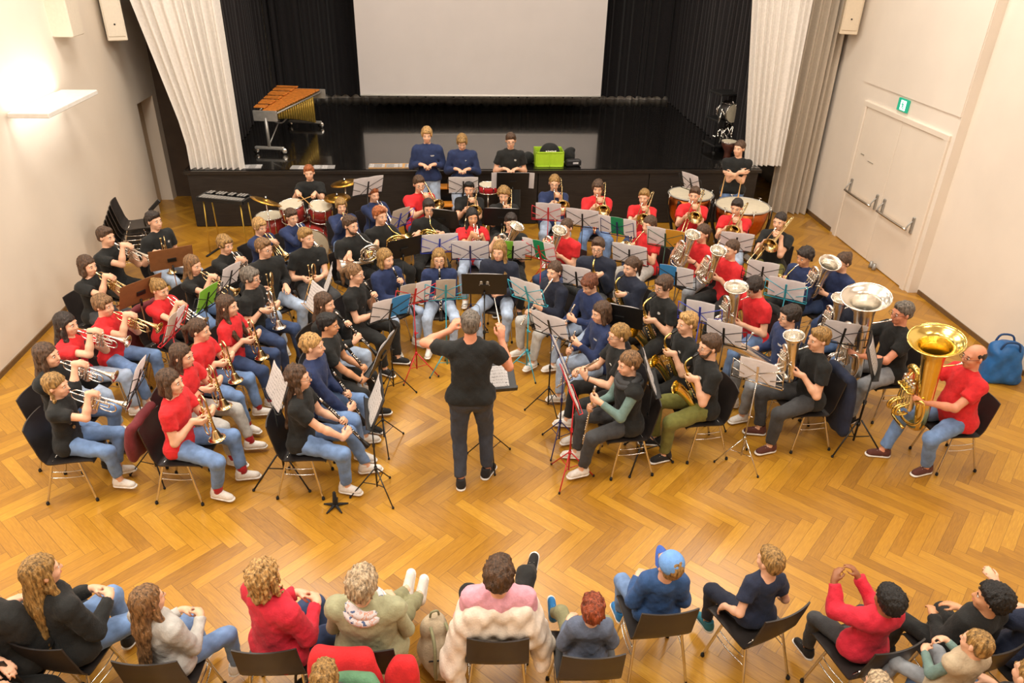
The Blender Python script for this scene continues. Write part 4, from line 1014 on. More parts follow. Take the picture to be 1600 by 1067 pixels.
def build_room():
    wm = plaster('plaster_warm', '#e9dfd2'); wl = plaster('plaster_left', '#e4d8c8')
    structure('floor', MB().box((.9, 4.5, -.05), (14, 21, .1)), herringbone())
    structure('ceiling', MB().box((.9, 6, 6.35), (16, 26, .1)), plaster('plaster_ceiling', '#d9d0c2'))
    # side walls with their steps
    b = MB(); b.box((XL - .15, 3.2, 3.1), (.3, 18.8, 6.4)); b.box((XL - .15, 15.5, 3.1), (.3, 4.4, 6.4)); b.box((XL - .15, 12.95, 4.05), (.3, .70, 4.5)); b.box((XL - .29, 12.95, .9), (.02, .70, 1.8))
    structure('wall_left', b, wl)
    structure('door_1', MB().box((XL - .22, 12.95, .88), (.05, .68, 1.76), bev=.006), mat('door_beige', '#b59b7c', rough=.5, var=.05, scale=4))
    b = MB(); b.box((XR + .2, 13.6, 3.1), (.4, 9.14, 6.4)); b.box((XR, 10.27, 4.36), (.03, 2.46, 3.88)); b.box((XR + .33, 7.9, 3.1), (.4, 2.26, 6.4)); b.box((XR + .56, 1.0, 3.1), (.4, 11.6, 6.4))
    structure('wall_right', b, wm)
    structure('wall_back', MB().box((.9, -4.2, 3.1), (14, .3, 6.4)), wm)
    dk = mat('stage_black_wall', '#1a1614', rough=.8, var=.2, scale=6)
    structure('wall_stage', MB().box((.9, 18.0, 3.1), (13, .3, 6.4)), plaster('plaster_stage', '#c9c2b8'))
    structure('wall_wing', MB().box((-4.52, 13.55, 3.1), (.72, .1, 6.4)), mat('wing_brown', '#4a3c30', rough=.8, var=.12, scale=5))
    bb = mat('baseboard_brown', '#6e5334', rough=.5, var=.2, scale=12)
    structure('baseboard_right', MB().box((XR - .008, 11.95, .035), (.016, 1.0, .07)).box((XR + .122, 7.9, .03), (.016, 2.2, .06)), bb)
    structure('baseboard_left', MB().box((XL + .008, 3.5, .03), (.016, 18, .06)), bb)
    # stage block: front panels and glossy floor
    fl = mat('stage_floor', '#141210', rough=.17, var=.3, scale=9, bump=.03, bscale=30, coat=.6)
    fr = mat('stage_front', '#1d1713', rough=.55, var=.3, scale=5, stretch=(1, 1, 8), bump=.2, bscale=40)
    b = MB(); b.box((.55, 14.96, SH - .02), (9.36, 6.0, .04)); structure('floor_stage', b, fl)
    b = MB(); b.box((.55, 14.98, .45), (9.3, 5.96, .9))
    structure('trim_1', b, mat('stage_body', '#17120f', rough=.6, var=.2))
    for i in range(5):
        x0 = -4.09 + i * 1.856
        o = MB().box((x0 + .928, YS + .012, .445), (1.846, .03, .87), bev=.004).obj('stage_panel', fr); o['kind'] = 'structure'; o['label'] = 'black front panel of the stage'
    structure('trim_2', MB().box((.55, YS - .005, SH - .03), (9.36, .05, .05)), mat('stage_nosing', '#26211d', rough=.35, var=.15))
    # right exit door: frame, two leaves, push bars
    dm = mat('door_white', '#eadfd0', rough=.5, var=.02, scale=3)
    fx = XR - .012
    b = MB(); b.box((fx, 9.16, 1.05), (.05, .10, 2.12), bev=.008); b.box((fx, 11.27, 1.05), (.05, .10, 2.12), bev=.008); b.box((fx, 10.21, 2.14), (.05, 2.21, .08), bev=.008)
    structure('trim_3', b, dm)
    for i, (y0, y1) in enumerate(((9.22, 10.205), (10.215, 11.21))):
        structure('door_%d' % (i + 2), MB().box((XR - .004, (y0 + y1) / 2, 1.055), (.03, y1 - y0, 2.09), bev=.006), dm)
        r = empty('push_bar', 'chrome panic push bar on the %s white exit leaf' % ('nearer' if i == 0 else 'farther'), 'push bar', M4(None, (XR, (y0 + y1) / 2, .86)), 'exit door push bars')
        h = (y1 - y0) / 2 - .10
        MB().tube([(-.115, -h, -.03), (-.118, 0, -.032), (-.115, h, -.03)], .019, 10).obj('bar', std('chrome'), r)
        for sy in (-1, 1):
            MB().box((-.033, sy * h, .03), (.03, .045, .24), bev=.008).obj('bracket', std('steel'), r)
            MB().tube([(-.04, sy * h, .09), (-.09, sy * h, .04), (-.116, sy * h, -.03)], .011, 8).obj('arm', std('steel'), r)
    sg = empty('exit_sign', 'small green running man emergency exit sign above the white double door', 'exit sign', M4(None, (XR - .02, 10.3, 2.31)))
    gm, N, L, bs = nodes_of('sign_green'); bs.inputs['Base Color'].default_value = (*lin('#12a07f'), 1); bs.inputs['Emission Color'].default_value = (*lin('#18b890'), 1); bs.inputs['Emission Strength'].default_value = .35
    wh, N, L, bs = nodes_of('sign_white'); bs.inputs['Base Color'].default_value = (.9, .95, .92, 1); bs.inputs['Emission Color'].default_value = (.85, 1, .95, 1); bs.inputs['Emission Strength'].default_value = 1.3
    MB().box((0, 0, 0), (.025, .26, .17), bev=.004).obj('panel', gm, sg)
    X = -.0145
    b = MB(); b.box((X, -.015, 0), (.004, .13, .13)); b.obj('pictogram_field', wh, sg)
    b = MB(); X = -.018
    b.lathe([(.012, 0), (.012, .003)], c=(X, .0, .042), ax=(1, 0, 0), n=10); b.bar((X, -.002, .028), (X, -.02, -.012), .009); b.bar((X, -.018, -.012), (X, .012, -.03), .006); b.bar((X, .012, -.03), (X, .0, -.055), .006); b.bar((X, -.02, -.012), (X, -.042, -.05), .006); b.bar((X, -.002, .024), (X, .03, .004), .005); b.bar((X, -.004, .024), (X, -.034, .012), .005)
    b.obj('running_figure', gm, sg)
    # small brown floor fitting and stripes of writing on the door leaf
    tag(MB().box((XR - .022, 11.02, 1.42), (.004, .10, .02)).box((XR - .022, 10.75, 1.37), (.004, .16, .012)).obj('door_notice', mat('notice_ink', '#a99f90', rough=.7, var=.02)), 'faint line of small print on the white exit door', 'notice')
    tag(MB().lathe([(.03, 0), (.03, .05), (.022, .06), (.022, .10)], c=(XR - .09, 9.92, 0), n=12).lathe([(.03, 0), (.03, .05), (.022, .06), (.022, .10)], c=(XR - .09, 9.83, 0), n=12).bar((XR - .09, 9.83, .03), (XR - .09, 9.92, .03), .012).obj('door_stop', std('steel')), 'small metal door stop on the floor below the exit doors', 'door stop')
    # wall lamp slab on the left wall, two more towards the balcony
    for i, y in enumerate((9.55, 4.9)):
        r = empty('wall_lamp', ['white slab wall lamp glowing above and below on the left wall', 'white slab wall lamp on the wall nearer the balcony'][i], 'wall lamp', M4(None, (XL, y, 2.44)), 'slab wall lamps')
        MB().box((.25, 0, 0), (.44, 1.36, .055), bev=.006).obj('slab', std('whiteplastic'), r); MB().box((.02, 0, 0), (.05, 1.1, .04)).obj('bracket', std('whiteplastic'), r)
    for (x, y, z, l, col) in ((XL + .19, 11.94, 3.2, 'white column loudspeaker high on the left wall beside the grey curtain', '#ded4c2'), (XR - .19, 12.0, 3.4, 'white column loudspeaker high on the right wall beside the grey curtain', '#d6c6ad')):
        r = empty('loudspeaker', l, 'loudspeaker', M4(rotz(.35 if x < 0 else -.35), (x, y, z)), 'wall loudspeakers')
        m = mat('speaker_cream' + str(x > 0), col, rough=.5, var=.03); MB().box((0, 0, 0), (.26, .24, .72), bev=.01).obj('cabinet', m, r); MB().box((0, -.125, .02), (.22, .012, .64), bev=.003).obj('grille', m, r)
        MB().lathe([(.012, 0), (.012, .008)], c=(0, -.139, -.14), ax=(0, 1, 0), n=10).obj('logo_dot', std('rubber'), r)
        MB().box((.0, .15, 0), (.08, .12, .12)).obj('wall_mount', m, r)
    tag(MB().box((XL + .12, 10.6, 3.31), (.26, .34, .5), bev=.01).obj('junction_box', mat('cream_box', '#dcd0bd', rough=.6, var=.03)), 'cream box fixed high on the left wall at the picture top', 'box')
    # projection screen
    r = empty('projection_screen', 'large white projection screen hanging at the back of the stage', 'screen', M4(None, (.745, 15.9, 1.32)))
    MB().box((0, 0, 1.75), (4.95, .012, 3.5)).obj('canvas', mat('screen_white', '#d9d2cf', rough=.9, var=.02, scale=2), r); [MB().bar((x, 0, 3.5), (x, 0, 4.98), .006).obj('hanging_cord', std('blackmetal'), r) for x in (-2.2, 2.2)]; MB().tube([(-2.475, 0, 0), (2.475, 0, 0)], .022, 10).obj('weight_bar', std('whiteplastic'), r)
    # curtains
    bk = mat('curtain_black', '#171316', rough=.95, var=.25, scale=40, sheen=.15); gr = mat('curtain_grey', '#e2dcd4', rough=.9, var=.06, scale=30, sheen=.2)
    gr2 = mat('curtain_beige', '#b9ac9a', rough=.9, var=.06, scale=30, sheen=.2)
    pleats('curtain', (-3.75, 17.35), (5.75, 17.35), SH + .07, 6.2, 46, .06, bk, 'black pleated backdrop curtain across the back of the stage', 'curtain', seed=1, sag=.05)
    pleats('curtain', (-3.75, 17.55), (5.75, 17.55), SH + .005, 2.2, 60, .03, mat('hem_light_cloth', '#e6e0d8', rough=.9, var=.04), 'added white cloth standing for the light under the black backdrop', 'curtain', seed=8)  # added pale cloth, stands for the strip of light below the backdrop hem
    pleats('curtain', (-3.62, 12.25), (-3.85, 17.3), SH + .01, 6.2, 22, .05, bk, 'black pleated wing curtain on the marimba side of the stage', 'curtain', seed=2)
    pleats('curtain', (5.12, 17.3), (5.05, 12.4), SH + .01, 6.2, 22, .06, bk, 'dark pleated wing curtain beside the hardware rack', 'curtain', seed=3)
    def lsh(t, w):
        return (-(1 - t) * .39 * max(0, (w - .1) / .36), 0)
    pleats('curtain', (-4.03, 12.02), (-3.22, 12.02), SH + .005, 6.2, 8, .06, gr, 'pale grey stage curtain gathered at the marimba side', 'curtain', shift=lsh, seed=4)
    pleats('curtain', (5.02, 12.12), (5.66, 12.12), SH + .005, 6.2, 8, .05, gr, 'pale grey stage curtain gathered beside the crossed-arm person', 'curtain', seed=5, shift=lambda t, w: (-(1 - t) * .32 * max(0, w / .48), 0))
    pleats('curtain', (5.68, 12.36), (6.36, 12.32), .01, 6.2, 6, .06, gr2, 'beige floor-length curtain between stage and right wall', 'curtain', seed=6)
def area(name, loc, rot, size, power, col, sy=None):
    l = bpy.data.lights.new(name, 'AREA'); l.energy = power; l.color = col; l.shape = 'RECTANGLE'; l.size = size; l.size_y = sy or size
    o = bpy.data.objects.new(name, l); COL.objects.link(o); o.location = loc; o.rotation_euler = rot; return o
def build_lights():
    warm = (1, .93, .83)
    for x in (-2.9, .8, 4.5):
        for y in (1.2, 5.2, 9.2): area('ceiling_lamp', (x, y, 6.2), (0, 0, 0), 1.5, LP['ceil'] * (1.15 if x < 0 else 1.0 if x < 4 or y > 9 else .72), warm)
    for x in (-1.2, 2.8): area('stage_lamp', (x, 14.2, 6.1), (0, 0, 0), 1.0, LP['stage'], (1, .88, .74))
    area('backstage_lamp', (1.0, 17.72, 2.3), (0, 0, 0), 8.0, LP['back'], (1, .9, .75), .1)
    for y, k in ((9.55, 1.0), (4.9, 3.2)):
        area('wall_lamp_up', (XL + .22, y, 2.50), (math.pi, R_(-18), 0), .34, LP['up'] * k, (1, .95, .88), 1.2)
        area('wall_lamp_down', (XL + .22, y, 2.38), (0, R_(12), 0), .34, LP['down'] * k * (2 if k > 1 else 1), (1, .95, .88), 1.2)
    w = bpy.data.worlds.new('hall_world'); bpy.context.scene.world = w; w.use_nodes = True
    bg = w.node_tree.nodes['Background']; bg.inputs[0].default_value = (1, .9, .78, 1); bg.inputs[1].default_value = .15
LP = dict(ceil=132, stage=75, back=10, up=8, down=7)
def build_camera():
    f, th, yaw, roll, h = CAM
    Fw = V(math.sin(yaw) * math.cos(th), math.cos(yaw) * math.cos(th), -math.sin(th)); R = V(math.cos(yaw), -math.sin(yaw), 0); U = np.cross(R, Fw)
    c, s = math.cos(roll), math.sin(roll); R2 = c * R + s * U; U2 = -s * R + c * U
    cam = bpy.data.cameras.new('camera'); cam.sensor_width = 36; cam.lens = f * 36 / 1600; cam.clip_start = .05
    o = bpy.data.objects.new('camera', cam); COL.objects.link(o); o.matrix_world = M4(np.stack([R2, U2, -Fw], 1), (0, 0, h)); bpy.context.scene.camera = o
    v = bpy.context.scene.view_settings; v.view_transform = 'Standard'; v.look = 'None'; v.gamma = 1; v.exposure = EXPO
    bpy.context.scene.view_settings.use_curve_mapping = False
EXPO = 0.02
# ------------------------------------------------------------------ percussion and other things
def marimba():
    a, b_ = V(-2.98, 12.92, SH), V(-2.70, 14.78, SH); d = nrm(b_ - a); ang = math.atan2(d[1], d[0]) - math.pi / 2; L = np.linalg.norm(b_ - a); H = .70
    r = empty('marimba', 'wooden marimba on a wheeled frame at the left of the stage', 'marimba', M4(rotz(ang), a))
    wd = lambda t: .36 + .44 * t
    st = std('steel')
    n = 18
    for i in range(n):
        t = (i + .5) / n; y = t * L; w = wd(t)
        MB().box((.02 + w * .12, y, H + .01), (w * .62, L / n * .82, .022), bev=.004).obj('bar', std('wood'), r)
        if i % 7 not in (2, 6): MB().box((-w * .33, y + L / n * .5, H + .045), (w * .50, L / n * .78, .022), bev=.004).obj('bar', std('wood'), r)
    for s, t in ((-1, 0), (1, 1)):
        w = wd(t)
        MB().box((0, t * L + s * .03, H - .07), (w * 1.12, .035, .17), bev=.006).obj('end_board', std('steel'), r)
        f = MB(); y = t * L + s * .03; f.bar((0, y, H - .1), (0, y, .10), .028, 8); f.box((0, y, .10), (max(.5, w * .8), .06, .05), bev=.01); f.obj('end_leg', st, r)
        for k in (-1, 1):
            c = MB().lathe([(.02, -.018), (.055, -.016), (.055, .016), (.02, .018)], c=(k * max(.24, w * .38), y, .055), ax=(0, 1, 0), n=14); c.bar((k * max(.24, w * .38), y, .055), (k * max(.24, w * .38), y, .1), .012); c.obj('caster', std('chrome'), r)
    m = MB(); m.tube([(0, .1, .55), (.0, L * .35, .36), (0, L * .6, .42), (0, L - .08, .58)], .014, 8); m.bar((0, .0, .16), (0, L * .3, .42), .012); m.obj('brace', st, r)
    for k in (-1, 1): MB().bar((k * wd(0) * .45, 0, H - .04), (k * wd(1) * .45, L, H - .04), .016).obj('side_rail', st, r)
    for i in range(n):
        t = (i + .5) / n; l = .10 + .46 * t ** 1.3
        MB().lathe([(.021 + .012 * t, H - .04 - l), (.021 + .012 * t, H - .03)], c=(.03 + wd(t) * .22, t * L, 0), n=10).obj('resonator', std('ygold'), r)
        if i % 2 == 0: MB().lathe([(.020 + .012 * t, H - .02 - l * .8), (.020 + .012 * t, H)], c=(-wd(t) * .30, t * L, 0), n=10).obj('resonator', std('ygold'), r)
def drum_shell(c, R, h, tilt, parent, name='tom', shellm='drumred', lugs=8, mw=None):
    """one drum: shell, two hoops, head, lugs; local axis z"""
    T = M4(tilt, c)
    s = MB().lathe([(R, 0), (R, h)], n=28).obj(name, std(shellm), parent, T)
    MB().lathe([(R * .99, h + .004), (R * .5, h + .008), (.002, h + .008)], n=28, cap=False).obj('drum_head', std('drumhead'), s); MB().lathe([(R * .99, -.004), (.002, -.006)], n=28, cap=False).obj('drum_head', std('drumhead'), s)
    for z in (0, h): MB().tube([((R + .009) * math.cos(a), (R + .009) * math.sin(a), z) for a in np.linspace(0, 6.2832, 29)], .009, 6, smooth=False).obj('hoop', std('chrome'), s)
    for i in range(lugs):
        a = 2 * math.pi * i / lugs; u = V(math.cos(a), math.sin(a), 0)
        MB().box(u * (R + .010) + V(0, 0, h / 2), (.018, .02, h * .42), rotz(a), bev=.004).bar(u * (R + .014), u * (R + .014) + V(0, 0, h), .004, 5).obj('lug', std('chrome'), s)
    return s
def cymbal(x, y, h, R, tilt, label, legs=(.28, 90)):
    r = empty('cymbal', label, 'cymbal', M4(None, (x, y, 0)), 'drum kit cymbals')
    T = M4(tilt, (0, 0, h))
    MB().lathe([(R, -.004), (R * .6, .008), (R * .28, .014), (R * .24, .020), (R * .12, .034), (.006, .038)], n=30).obj('plate', std('bronze'), r, T); MB().lathe([(.02, .0), (.02, .012), (.006, .02), (.006, .05)], n=10).obj('felt', std('rubber'), r, M4(tilt, (0, 0, h + .035)))
    p = MB(); p.bar((0, 0, .05), (0, 0, h + .07), .010, 8); p.obj('pole', std('chrome'), r)
    for i in range(3):
        a = R_(legs[1] + 120 * i); MB().tube([(0, 0, .36), (.08 * math.cos(a), .08 * math.sin(a), .27), (legs[0] * math.cos(a), legs[0] * math.sin(a), .012)], .008, 6).obj('leg', std('chrome'), r)
    return r
def percussion():
    k = empty('drum_kit', 'wine red drum kit with two toms below the seated drummer', 'drum kit', M4(None, (-2.05, 10.62, 0)))
    face = rotx(R_(90))
    drum_shell((0.02, .10, .27), .25, .38, rotz(.1) @ face, k, 'bass_drum', lugs=8)
    drum_shell((-.20, .02, .58), .165, .24, rotx(R_(10)) @ roty(R_(-4)), k, 'tom', lugs=6); drum_shell((.18, .04, .58), .155, .21, rotx(R_(12)) @ roty(R_(6)), k, 'tom', lugs=6); drum_shell((-.58, .18, .22), .20, .36, np.eye(3), k, 'floor_tom', lugs=6)
    for i in range(3): a = 2.1 * i; MB().bar((-.58 + .21 * math.cos(a), .18 + .21 * math.sin(a), .45), (-.58 + .24 * math.cos(a), .18 + .24 * math.sin(a), 0), .008).obj('leg', std('chrome'), k)
    for s in (-1, 1): MB().bar((s * .22, -.02, .34), (s * .34, -.18, .0), .009).obj('spur', std('chrome'), k)
    MB().bar((-.01, .06, .50), (-.01, .06, .72), .014).bar((-.12, .06, .70), (.1, .06, .70), .012).obj('tom_holder', std('chrome'), k)
    cymbal(-2.52, 10.25, .98, .22, rotx(R_(-12)) @ roty(R_(20)), 'tilted brass cymbal left of the red toms')
    cymbal(-1.60, 10.62, .90, .19, rotx(R_(6)), 'brass hi-hat cymbal beside the drumming hand'); cymbal(-1.52, 10.95, 1.02, .21, roty(R_(-8)), 'upper brass cymbal behind the hi-hat'); cymbal(-2.40, 10.02, .10, .01, np.eye(3), '') if False else None
    t = empty('drum_stool', 'round black drum stool beneath the drummer', 'stool', M4(None, (PD[0], PD[1], 0)))
    MB().lathe([(.15, .40), (.165, .41), (.165, .44), (.15, .445)], n=20).obj('seat', std('shell'), t); MB().bar((0, 0, .1), (0, 0, .4), .014).obj('pole', std('chrome'), t)
    for i in range(3): a = 2.1 * i; MB().bar((0, 0, .24), (.22 * math.cos(a), .22 * math.sin(a), .01), .009).obj('leg', std('chrome'), t)
    for n, (x, y, R, l) in enumerate(((3.77, 11.0, .335, 'copper kettledrum farther from the right wall'), (4.40, 10.44, .385, 'larger copper kettledrum nearer the right wall'))):
        r = empty('kettledrum', l, 'kettledrum', M4(rotz(.4 * n), (x, y, 0)), 'copper kettledrums')
        MB().lathe([(.06, .22), (R * .55, .30), (R * .85, .46), (R * .97, .64), (R, .80)], n=30, cap=True).obj('bowl', std('copper'), r)
        MB().lathe([(R, .812), (R * .5, .817), (.002, .817)], n=30, cap=False).obj('drum_head', std('drumhead'), r)
        MB().tube([(R * 1.03 * math.cos(a), R * 1.03 * math.sin(a), .808) for a in np.linspace(0, 6.2832, 31)], .013, 6, smooth=False).obj('hoop', std('steel'), r)
        for i in range(4):
            a = R_(45 + 90 * i); u = V(math.cos(a), math.sin(a), 0)
            MB().tube([u * (R + .03) + V(0, 0, .78), u * (R + .02) + V(0, 0, .5), u * (R * .75) + V(0, 0, .16), u * (R * .8) + V(0, 0, .03)], [.022, .026, .024, .02], 8).obj('strut', std('blackmetal'), r)
            MB().lathe([(.03, 0), (.035, .015), (.035, .045), (.03, .06)], c=u * (R * .8), n=10).obj('caster', std('rubber'), r)
        for i in range(6): a = R_(60 * i + 10); u = V(math.cos(a), math.sin(a), 0); MB().bar(u * (R + .025) + V(0, 0, .66), u * (R + .025) + V(0, 0, .83), .007, 6).bar(u * (R + .025) + V(-.03 * u[1], .03 * u[0], .845), u * (R + .025) + V(.03 * u[1], -.03 * u[0], .845), .006, 5).obj('tuning_rod', std('chrome'), r)
        b = MB(); b.lathe([(R * .5, .08), (R * .55, .10), (R * .55, .14), (.05, .20)], n=20); b.obj('base_ring', std('blackmetal'), r); MB().box((0, -R * .8, .07), (.12, .26, .025), rotx(.2), bev=.006).obj('pedal', std('steel'), r)
    g = empty('glockenspiel', 'grey keyed glockenspiel on thin legs before the stage corner', 'glockenspiel', M4(rotz(-.30), (-3.22, 10.76, 0), 1.08))
    fr = MB(); fr.box((0, -.13, .80), (.66, .03, .05)).box((0, .13, .80), (.62, .03, .05)).box((-.33, 0, .80), (.03, .28, .05)).box((.33, 0, .80), (.03, .24, .05)).box((0, 0, .785), (.66, .25, .012)); fr.obj('case', std('blackmetal'), g)
    for i in range(14):
        x = -.29 + .0445 * i; l = .13 - .003 * i
        MB().box((x, -.065 + .0, .826), (.036, l, .008), bev=.002).obj('bar', std('bargrey'), g)
        if i % 7 not in (2, 6) and i < 13: MB().box((x + .022, .075, .838), (.030, .11, .008), bev=.002).obj('bar', std('bargrey'), g)
    for sx in (-1, 1):
        for sy in (-1, 1): MB().bar((sx * .27, sy * .09, .78), (sx * .29, sy * .13, .02), .009, 8).obj('leg', std('ygold'), g)
        MB().tube([(sx * .29, -.22, .012), (sx * .29, .22, .012)], .014, 8).obj('foot_bar', std('rubber'), g)
    r = empty('snare_drum', 'small red drum with cream head beside the standing glasses wearer', 'drum', M4(None, (.62, 11.2, 0)))
    drum_shell((0, 0, .80), .14, .11, np.eye(3), r, 'shell', lugs=6, shellm='tred'); MB().bar((0, 0, .3), (0, 0, .79), .012).obj('pole', std('chrome'), r)
    for i in range(3): a = 2.1 * i; MB().bar((0, 0, .36), (.2 * math.cos(a), .2 * math.sin(a), .01), .008).bar((0, 0, .76), (.12 * math.cos(a), .12 * math.sin(a), .79), .007).obj('leg', std('chrome'), r)
    # chrome percussion hardware rack on the stage
    r = empty('hardware_rack', 'black rack of chrome drum hardware by the right stage curtain', 'rack', M4(rotz(.2), (4.88, 13.15, SH)))
    f = MB()
    for sx in (-1, 1):
        for sy in (-1, 1): f.bar((sx * .19, sy * .2, .02), (sx * .19, sy * .2, 1.02), .014)
    for z in (.12, .55, 1.0): f.box((0, 0, z), (.42, .44, .03), bev=.005)
    f.obj('frame', std('blackmetal'), r)
    s = drum_shell((0, -.05, .70), .16, .22, rotx(R_(90)) @ roty(.2), r, 'small_drum', 'shell', 6); drum_shell((-.02, .0, .64), .10, .1, np.eye(3), r, 'small_drum', 'blackmetal', 6)
    rn = random.Random(4)
    for i in range(28):
        a = V(rn.uniform(-.2, .2), rn.uniform(-.27, -.2), rn.uniform(.15, .95)); e = a + V(rn.uniform(-.2, .2), rn.uniform(-.06, .06), rn.uniform(-.3, .3)); e[2] = min(max(e[2], .14), .98); e[0] = max(-.24, min(.24, e[0]))
        MB().bar(a, e, .011, 6).lathe([(.019, 0), (.019, .03)], c=(a + e) / 2, ax=nrm(e - a), n=8).obj('stand_tube', std('chrome'), r)
    for sx in (-1, 1): MB().lathe([(.03, -.015), (.035, 0), (.03, .015)], c=(sx * .19, -.2, .0), ax=(1, 0, 0), n=12).obj('caster', std('rubber'), r)
    b = empty('djembe', 'dark brown hand drum on the stage beside the crossed-arm person', 'drum', M4(None, (4.83, 12.5, SH)))
    MB().lathe([(.07, 0), (.055, .08), (.06, .14), (.12, .24), (.135, .32)], n=24).obj('shell', mat('djembe_wood', '#4a2418', rough=.3, var=.3, scale=8), b); MB().lathe([(.132, .322), (.002, .326)], n=24, cap=False).obj('drum_head', std('drumhead'), b); MB().tube([(.137 * math.cos(a), .137 * math.sin(a), .312) for a in np.linspace(0, 6.2832, 21)], .007, 6, smooth=False).obj('hoop', std('chrome'), b)
def stick(name, a, b, r0, r1, m, label, cat):
    a, b = A(a, float), A(b, float); d = b - a; L = np.linalg.norm(d); f = nrm(d); R = frame_y(f, V(0, 0, 1) if abs(f[2]) < .9 else V(1, 0, 0))
    return tag(MB().lathe([(r0 * .6, 0), (r0, .01), (r0, L * .3), (r1, L * .9), (r1 * 1.4, L * .96), (r1 * .6, L)], ax=(0, 1, 0), n=8).obj(name, std(m), None, M4(R, a)), label, cat, {'drumstick': 'drumsticks', 'mallet': 'timpani mallets'}.get(name))
def stage_things():
    # lime crate with black bags
    c = empty('crate', 'lime green folding crate on the stage edge', 'crate', M4(rotz(.0), (1.68, 12.24, SH)))
    w, d, h, t = .46, .34, .25, .012
    b = MB(); b.box((0, 0, .01), (w, d, .02)); b.obj('base', std('lime'), c)
    for (x, y, sx, sy) in ((0, -d / 2, w, t), (0, d / 2, w, t), (-w / 2, 0, t, d), (w / 2, 0, t, d)):
        b = MB(); b.box((x, y, h / 2), (sx, sy, h), bev=.004)
        if sx > sy:
            for zz in (.012, h - .012): b.box((x, y + (-.008 if y < 0 else .008), zz), (sx, .012, .022), bev=.003)
            for k in range(3): b.box((x + (k - 1) * w * .48, y + (-.008 if y < 0 else .008), h / 2), (.02, .012, h), bev=.003)
        b.obj('side_panel', std('lime'), c)
    def lump(name, pr, m, label, cat, mw, h=.012, amp=.008, fr=25, seed=0):
        f = Field()
        for p in pr: f.ell(*p) if len(p) == 3 else f.cone(*p)
        return tag(link(name, me_from(name, *f.mesh(h, lambda G, X, Y, Z: np.maximum(G + amp * wob(X, Y, Z, fr, seed), -Z + .001)), m), None, mw), label, cat)
    E3 = np.eye(3); blk = cloth('black')
    b = lump('rucksack', [((0, 0, .16), (.17, .12, .17), E3), ((0, -.08, .10), (.12, .07, .10), E3)], blk, 'black bag with white lettering standing inside the lime crate', 'bag', M4(None, (1.70, 12.24, SH + .025)), amp=.004)
    tx = MB()
    for i, ww in enumerate((.026, .014, .026, .02, .024, .018)): tx.box((-.075 + i * .03, 0, .005 * (i % 2)), (ww, .006, .034), rotz(0), bev=.001)
    tx.box((.0, 0, -.03), (.16, .005, .008)); tx.obj('lettering', std('whiteplastic'), b, M4(rotx(-.2), (0, -.133, .215)))
    lump('bag', [((0, 0, .08), (.10, .12, .10), E3)], blk, 'small black pouch left of the lime crate', 'bag', M4(None, (1.36, 12.34, SH)), amp=.006)
    lump('bag', [((0, 0, .11), (.11, .12, .13), E3), ((.04, .0, .2), (.07, .06, .06), E3)], blk, 'black bag right of the lime crate', 'bag', M4(None, (2.04, 12.36, SH)), amp=.008, seed=3)
    b = empty('flat_case', 'low black case with white label right of the lime crate', 'case', M4(rotz(.1), (2.08, 12.14, SH))); MB().box((0, 0, .055), (.26, .12, .11), bev=.02).obj('body', std('folderblack'), b); MB().box((.03, -.061, .06), (.09, .004, .03)).obj('label', std('paper'), b)
    # papers lying along the stage edge
    for i, (x, y, w, a, l) in enumerate(((-3.12, 12.12, .30, .06, 'lilac white sheet at the stage edge beside the grey curtain'), (-2.33, 12.06, .34, -.05, 'white sheet on the stage edge above the drummer, first of two'), (-1.98, 12.09, .34, .05, 'white sheet on the stage edge above the drummer, second of two'),
                                          (-1.14, 12.12, .26, .0, 'white sheet pair at stage edge, beside folder'), (-.86, 12.12, .26, .03, 'white sheet on a tan folder at stage edge'), (-.58, 12.12, .22, -.04, 'white sheet at stage edge beside taller navy stander'))):
        o = MB().sheet(lambda u, v: ((u - .5) * w, (v - .5) * .20, .004 + .004 * math.sin(3 * u + i)), 6, 4).sheet(lambda u, v: ((u - .5) * w, (v - .5) * .20, .001), 6, 4, flip=True).obj('sheet_of_paper', music_paper(), None, M4(rotz(a), (x, y, SH + .002 + (.012 if i in (3, 4, 5) else 0)))); tag(o, l, 'sheet music', 'sheets along the stage edge')
    tag(MB().box((0, 0, .005), (.78, .26, .010), bev=.002).obj('folder', std('tan'), None, M4(rotz(.02), (-.88, 12.14, SH))), 'tan folder under white sheets on the stage edge', 'folder')
    # wooden steps up to the stage between the navy pair
    s = empty('stage_steps', 'dark steps with orange wooden treads between the two navy standers', 'steps', M4(None, (-.04, 11.58, 0)))
    for i in range(3):
        MB().box((0, -.02 + .16 * (i - 1), .24 * (i + 1)), (.52, .20, .035), bev=.004).obj('tread', mat('tread', '#d98a2e', rough=.4, var=.15, scale=6), s); MB().box((0, .07 + .16 * (i - 1), .12 * (i + 1)), (.50, .02, .24 * (i + 1) - .04)).obj('riser', std('folderblack'), s)
    return lump
